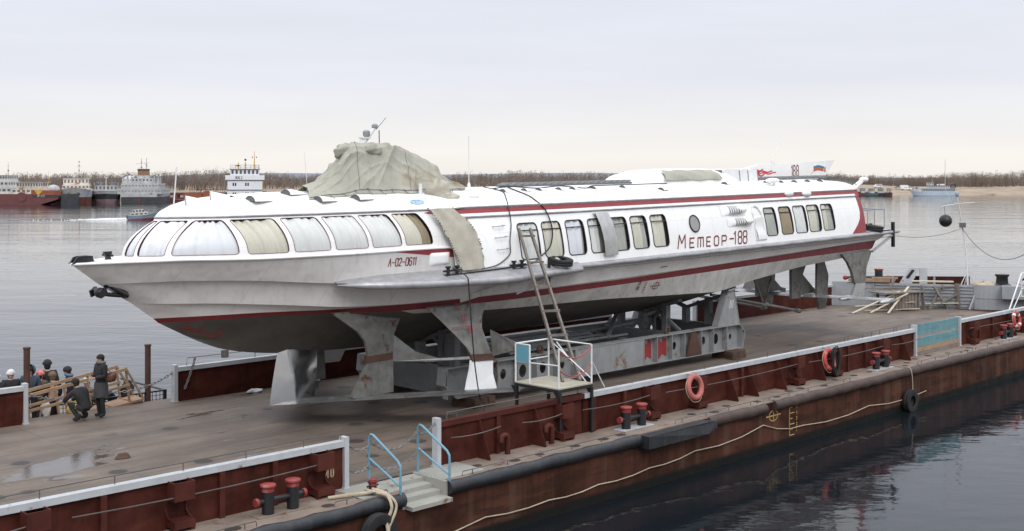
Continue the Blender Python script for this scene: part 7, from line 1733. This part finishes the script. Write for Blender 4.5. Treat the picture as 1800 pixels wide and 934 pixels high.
for x in np.arange(-5.5, 12, 1.4): mb.box(x - .15, x + .15, -4.15, -4.0, .2, 3.3)
part(v, 'hull', mb, FG, smooth=0); mb = MB(); mb.box(-6.2, 12.2, -4.2, 4.2, 3.4, 4.0)
for x in np.arange(-6, 12, .9): mb.bar((x, -4, 4), (x + .5, -4, 5.2), .1, .1)
mb.box(-6, 12, -4.05, -3.95, 5.1, 5.3); mb.tube([(-3, -2, 3.4), (2.5, -2, 10)], .12, 5); part(v, 'rusty_gallery', mb, FR2, smooth=0)
v = vessel('floating_dock', 'low dark rusty pontoon stretching right of the white tug', 'pontoon', 510, 440, 0)
mb = MB(); mb.box(-9, 16, -4, 4, -.4, 2.6); part(v, 'hull', mb, FB, smooth=0); mb = MB(); mb.box(-9, 16, -4.1, -3.9, 3.7, 3.9); mb.box(-9, 16, -4.1, 4.1, 2.6, 2.8)
for x in np.arange(-9, 16, 1.1): mb.box(x - .1, x + .1, -4.1, -3.9, 2.6, 4.4)
part(v, 'rusty_gallery', mb, FR2, smooth=0)
# white tug with blue edged decks
v = vessel('tugboat', 'tall white river tug with blue deck edges and yellow masts', 'ship', 430, 400, 62)
v.rotation_euler[2] = R(-76)
mb = MB(); ship_hull(mb, 30, 12.4, 2.3, .25, sheer=.2, m_top=0, m_low=1, split=.3); part(v, 'hull', mb, [FB, FR2], smooth=30)
FWT = mat('tug_white', (.74, .75, .77), .5, var=.04, vs=.6, streak=.15, streakcol=(.4, .4, .4))
tier(v, 'main_house', -10, 7, 11.0, 1.6, 4.6, FWT, None, roof=FBL); tier(v, 'upper_house', -6, 7, 10.8, 4.76, 7.6, FWT, None, roof=FBL); tier(v, 'bridge_deck', -5, 7.4, 12.2, 7.76, 9.2, FWT, None)
o = tier(v, 'wheelhouse', -3, 6.2, 9.0, 9.2, 11.0, FWT, True, 6, (.2, .85), slope=-.5, roof=FBL)
for zz in (2.9, 5.9):
    for yy in (-3.6, -2.9, .3, 1.0):
        mb = MB(); mb.box(7.0, 7.04, yy - .22, yy + .22, zz, zz + .95); part(v, 'window', mb, M['darkglass'], smooth=0)
mb = MB(); mb.box(7.0, 7.04, 2.3, 2.9, 1.7, 4.0); part(v, 'door', mb, FG, smooth=0)
mb = MB(); lettering(mb, 'BKAC.2', lambda u, w_: (7.44, u, w_), -2.9, 8.1, .72, w=.14, wid=.62, adv=.85); part(v, 'painted_name', mb, FB, smooth=0)
rails(v, -3, 6, 9, 11.1, 1.3, 'grey', 1.6); rails(v, -10, -6, 11, 4.7, 1.1, 'ltwhite'); rails(v, -10, -5, 11, 7.8, 1.1, 'ltwhite')
for x, y, h in ((4, -2.0, 2.0), (4, .2, 2.2), (4, 3.0, 5.6)):
    mb = MB(); mb.tube([(x, y, 11.1), (x, y, 11.1 + h)], [.22 if h < 3 else .22, .16 if h < 3 else .06], 8); mb.ball((x, y, 12.4), .38, .3, .3); part(v, 'yellow_mast', mb, FY, smooth=60)
mb = MB(); mb.ball((4, .2, 14.0), .36, n=12); part(v, 'day_shape', mb, FB, smooth=80)
mb = MB(); mb.box(4, 4.2, 2.2, 2.5, 14.6, 15.0); mb.box(4, 4.2, 3.5, 3.8, 14.6, 15.0); mb.box(4, 4.3, -2.9, -1.6, 12.0, 12.3); part(v, 'mast_light', mb, FB, smooth=0)
mast(v, 6, -6.4, 2, 8, 'grey', .08, name='flag_pole'); mb = MB(); mb.tube([(-7, 5.8, 2.3), (-7, 5.2, 6.4)], .15, 6); mb.tube([(-9, 5.8, 2.3), (-9, 6.0, 7.4)], .15, 6); part(v, 'davit', mb, FY, smooth=60)
mb = MB(); ship_hull(mb, 5, 1.8, 1.0, .4, draft=0.); mb.v = [(x - 8, y + 6.8, z + 3.2) for x, y, z in mb.v]; part(v, 'ship_boat', mb, [FW, FR], smooth=30)
v.scale = (1.08, 1.08, 1.12)
# running launch and its wake
v = vessel('motor_launch', 'small blue hulled motor launch with white cabin speeding to the right', 'boat', 250, 236, 14, group=None)
v.rotation_euler[1] = R(-4)
mb = MB(); ship_hull(mb, 5.6, 2.1, .95, .45, sheer=.35, m_top=0, m_low=1, split=.30, rake=.22, flare=.3, draft=.15); part(v, 'hull', mb, [mat('launch_blue', (.16, .21, .27), .5), mat('launch_red', (.17, .04, .04), .6)], smooth=30)
tier(v, 'cabin', -2.2, 1.3, 1.7, .95, 1.55, FW, True, 4, (.25, .75)); tier(v, 'wheelhouse', -1.8, .7, 1.55, 1.55, 2.15, FW, True, 4, (.2, .85), slope=.35)
mb = MB(); mb.box(-3.05, -2.8, -.3, .3, .3, 1.1); part(v, 'outboard_motor', mb, FB, smooth=0); mast(v, -.4, 0, 2.15, .6, 'grey', .03); mast(v, 1.9, .3, 1.2, .5, 'grey', .03, .1, ((.9, .1),))
FOAM = mat('foam', (.80, .81, .83), .9, var=.1, vs=.6, bump=.6, bs=2)
mb = MB(); rw = random.Random(6); X0, Y0 = at_px(226, 238); fwd = Vector((math.cos(R(14)), math.sin(R(14)), 0)); lat = Vector((-fwd.y, fwd.x, 0))
for k in range(900):
    d = abs(rw.gauss(0, 1)) * 6.5; w = .25 + d * .10; c = Vector((X0 + 1.2, Y0, 0)) - fwd * (d - 1.0) + lat * rw.gauss(0, w); r_ = rw.uniform(.08, .30) * max(.25, 1 - d / 15); mb.ball((c.x, c.y, .03), r_ * 2.4, r_ * 1.2, r_ * rw.uniform(.6, 1.5), 6, k=4)
for k in range(60):
    c = Vector((X0 + 1.6, Y0, 0)) + fwd * rw.uniform(-.5, 3.4) + lat * rw.choice((-1, 1)) * rw.uniform(.9, 1.3); mb.ball((c.x, c.y, .05), .35, .2, rw.uniform(.08, .22), 6, k=4)
o = single('wake_foam', 'white foam wake trailing behind the launch', 'wake', mb, FOAM, WORLD, (X0, Y0, 0), kind='stuff', smooth=60)
mb = MB(); rows_ = []
for i in range(60):
    d = 10 + i * .9; row = []
    for j in range(13):
        t = (j - 6) / 6; w = 1.2 + d * .02; c = Vector((X0, Y0, 0)) - fwd * d + lat * t * w; row.append((c.x, c.y, -.03 + .20 * math.cos(t * 7 + .4 * math.sin(i * .8)) * (1 - t * t) * (1 - i / 75) + .03 * math.sin(i * 1.3)))
    rows_.append(row)
mb.grid(rows_); structure('wake_water', mb, bpy.data.materials['river_water'], smooth=80)
# ---- right bank: work boats, passenger boat, vehicles, hut
def workboat(x, Z, rot, L, hullm, label):
    v = vessel('work_boat', label, 'boat', x, Z, rot, 'work boats beached at the right bank'); mb = MB(); ship_hull(mb, L, 3.4, 1.7, .3, sheer=.3, m_top=0, m_low=1, split=.3); part(v, 'hull', mb, [hullm, FB], smooth=30)
    tier(v, 'wheelhouse', -L * .2, L * .12, 2.3, 1.6, 4.2, FW, True, 3, (.45, .8), roof=FB); mast(v, -L * .05, 0, 4.3, 1.8, 'grey', .06, .4); rails(v, L * .14, L * .42, 2.4, 1.8, .8, 'grey', .9)
    mb = MB(); mb.box(-L * .44, -L * .25, -1, 1, 1.5, 2.5); mb.lathe((L * .3, 0, 1.7), [(.3, 0), (.3, .8), (.1, .9)], 8); part(v, 'deck_gear', mb, FR2, smooth=0)
workboat(1531, 668, -155, 9, mat('boat_green', (.06, .12, .12), .6), 'small work boat with dark green hull, second from the left on the right bank')
workboat(1549, 672, -30, 9, FB, 'small black work boat with white cabin beached below the white minibus')
workboat(1563, 664, -100, 7, FR2, 'rusty brown work boat nearest the passenger boat')
workboat(1517, 680, 10, 8, FR, 'dark red work boat tucked behind the hydrofoil stern lamp')
v = vessel('passenger_boat', 'long white and blue double deck passenger boat moored at the right bank', 'boat', 1643, 664, 176, None)
mb = MB(); ship_hull(mb, 26, 5, 2.2, .25, sheer=.35, m_top=0, m_low=1, split=.25); part(v, 'hull', mb, [mat('boat_pale_blue', (.42, .50, .58), .5, var=.08, vs=.5), FG], smooth=30)
tier(v, 'main_saloon', -11, 7, 4.4, 2.1, 4.3, mat('saloon_blue', (.36, .46, .55), .5), True, 14, (.4, .8), roof=FW); tier(v, 'upper_saloon', -8, 4, 3.6, 4.5, 6.1, FW, True, 9, (.3, .75), roof=FBL); tier(v, 'wheelhouse', 1, 4.5, 2.6, 6.2, 7.8, FW, True, 3, (.4, .85)); mast(v, 1.5, 0, 7.8, 2.6, 'ltwhite', .07, .8); rails(v, -12, 9, 4.8, 4.4, .9, 'ltwhite', 1.5); rails(v, 7, 12, 3.2, 2.5, .9, 'ltwhite', 1.2)
mb = MB(); mb.box(-11.6, -9.2, -1.8, 1.8, 4.5, 5.4); part(v, 'awning', mb, FR, smooth=0)
def wheel_set(v, xs, y, r):
    for x in xs:
        for sg in (1, -1): mb = MB(); mb.lathe((x, sg * y - .1, r), [(r, 0), (r, .2)], 14, axis=(0, 1, 0)); w = part(v, 'wheel', mb, M['rubber'], smooth=50); mb = MB(); mb.lathe((x, sg * (y + .0) - .115, r), [(r * .5, 0), (r * .5, .23)], 10, axis=(0, 1, 0)); part(v, 'rim', mb, M['silver'], w, 50)
def car_at(name, label, cat, x, Y, rot):
    X = (x - 900) / 2000.0 * Y; fr = frame((X, Y, bank_h(X, Y) + .02), (0, 0, R(rot))); return thing(name, label, cat, fr, (0, 0, 0))
v = car_at('minibus', 'white minibus parked on the sand of the right bank', 'minibus', 1543, 772, 176)
mb = MB(); mb.prism([(-2.7, 0, .4), (2.6, 0, .4), (2.7, 0, 1.0), (2.2, 0, 1.25), (1.5, 0, 2.3), (-2.6, 0, 2.4)], (0, 2, 0)); b_ = part(v, 'body', mb, FWT, smooth=0)
for x in (-2.0, -1.1, -.2, .7): mb = MB(); mb.box(x - .38, x + .38, -1.02, 1.02, 1.35, 2.05); part(v, 'window', mb, M['darkglass'], b_, 0)
wheel_set(v, (-1.7, 1.7), .9, .38)
v = car_at('box_truck', 'white box truck with bowed roof facing right on the bank', 'truck', 1592, 758, 4)
mb = MB(); mb.prism([(-3.4, 0, .8), (1.4, 0, .8), (1.4, 0, 3.2), (.8, 0, 3.5), (-3.2, 0, 3.5), (-3.4, 0, 3.3)], (0, 2.3, 0)); part(v, 'cargo_box', mb, FWT, smooth=0)
mb = MB(); mb.prism([(1.5, 0, .5), (3.6, 0, .5), (3.6, 0, 1.4), (2.6, 0, 1.6), (2.2, 0, 2.7), (1.5, 0, 2.7)], (0, 2, 0)); c_ = part(v, 'cab', mb, FWT, smooth=0); mb = MB(); mb.box(1.7, 2.3, -1.02, 1.02, 1.6, 2.4); part(v, 'window', mb, M['darkglass'], c_, 0)
mb = MB()
for k in range(4): mb.box(-1.5 + k * .55, -1.15 + k * .55, -1.17, -1.151, 1.8, 2.2)
part(v, 'side_marking', mb, FP, smooth=0); wheel_set(v, (-2.2, 2.5), 1.0, .45)
v = car_at('parked_car', 'small silver car parked left of the white box truck', 'car', 1578, 765, 4)
mb = MB(); mb.prism([(-2.1, 0, .3), (2.1, 0, .3), (2.1, 0, .8), (1.1, 0, .95), (.5, 0, 1.45), (-1.3, 0, 1.45), (-2.1, 0, .9)], (0, 1.7, 0)); b_ = part(v, 'body', mb, M['silver'], smooth=0); mb = MB(); mb.box(-1.2, .5, -.86, .86, .98, 1.36); part(v, 'window', mb, M['darkglass'], b_, 0); wheel_set(v, (-1.3, 1.3), .8, .32)
v = car_at('white_van', 'white panel van behind the upper deck of the passenger boat', 'van', 1653, 775, 180)
mb = MB(); mb.prism([(-2.5, 0, .4), (2.4, 0, .4), (2.4, 0, 1.2), (1.6, 0, 2.1), (-2.5, 0, 2.2)], (0, 1.9, 0)); b_ = part(v, 'body', mb, FWT, smooth=0); mb = MB(); mb.box(.6, 1.5, -.97, .97, 1.3, 1.9); part(v, 'window', mb, M['darkglass'], b_, 0); wheel_set(v, (-1.6, 1.5), .85, .36)
v = car_at('site_cabin', 'pale grey site cabin behind the bow of the passenger boat', 'cabin', 1610, 752, 4)
mb = MB(); mb.box(-2.0, 2.0, -1.2, 1.2, .3, 2.9); b_ = part(v, 'walls', mb, FLG, smooth=0); mb = MB(); mb.box(-.6, .6, -1.22, -1.19, 1.4, 2.2); part(v, 'window', mb, M['darkglass'], b_, 0); mb = MB(); mb.box(-2.2, 2.2, -1.4, 1.4, 2.9, 3.05); part(v, 'roof', mb, FG, smooth=0)
v = car_at('timber_hut', 'small dark timber hut on the bank right of the passenger boat', 'hut', 1677, 785, 8)
mb = MB(); mb.box(-2.2, 2.2, -1.5, 1.5, 0, 2.2); b_ = part(v, 'walls', mb, M['wood'], smooth=0); mb = MB(); mb.prism([(-2.6, 0, 2.2), (2.6, 0, 2.2), (0, 0, 3.1)], (0, 3.6, 0)); part(v, 'roof', mb, M['cradle_dark'], smooth=0); mb = MB(); mb.box(-.5, .5, -1.53, -1.49, .1, 1.9); part(v, 'door', mb, M['wood_dark'], b_, 0)
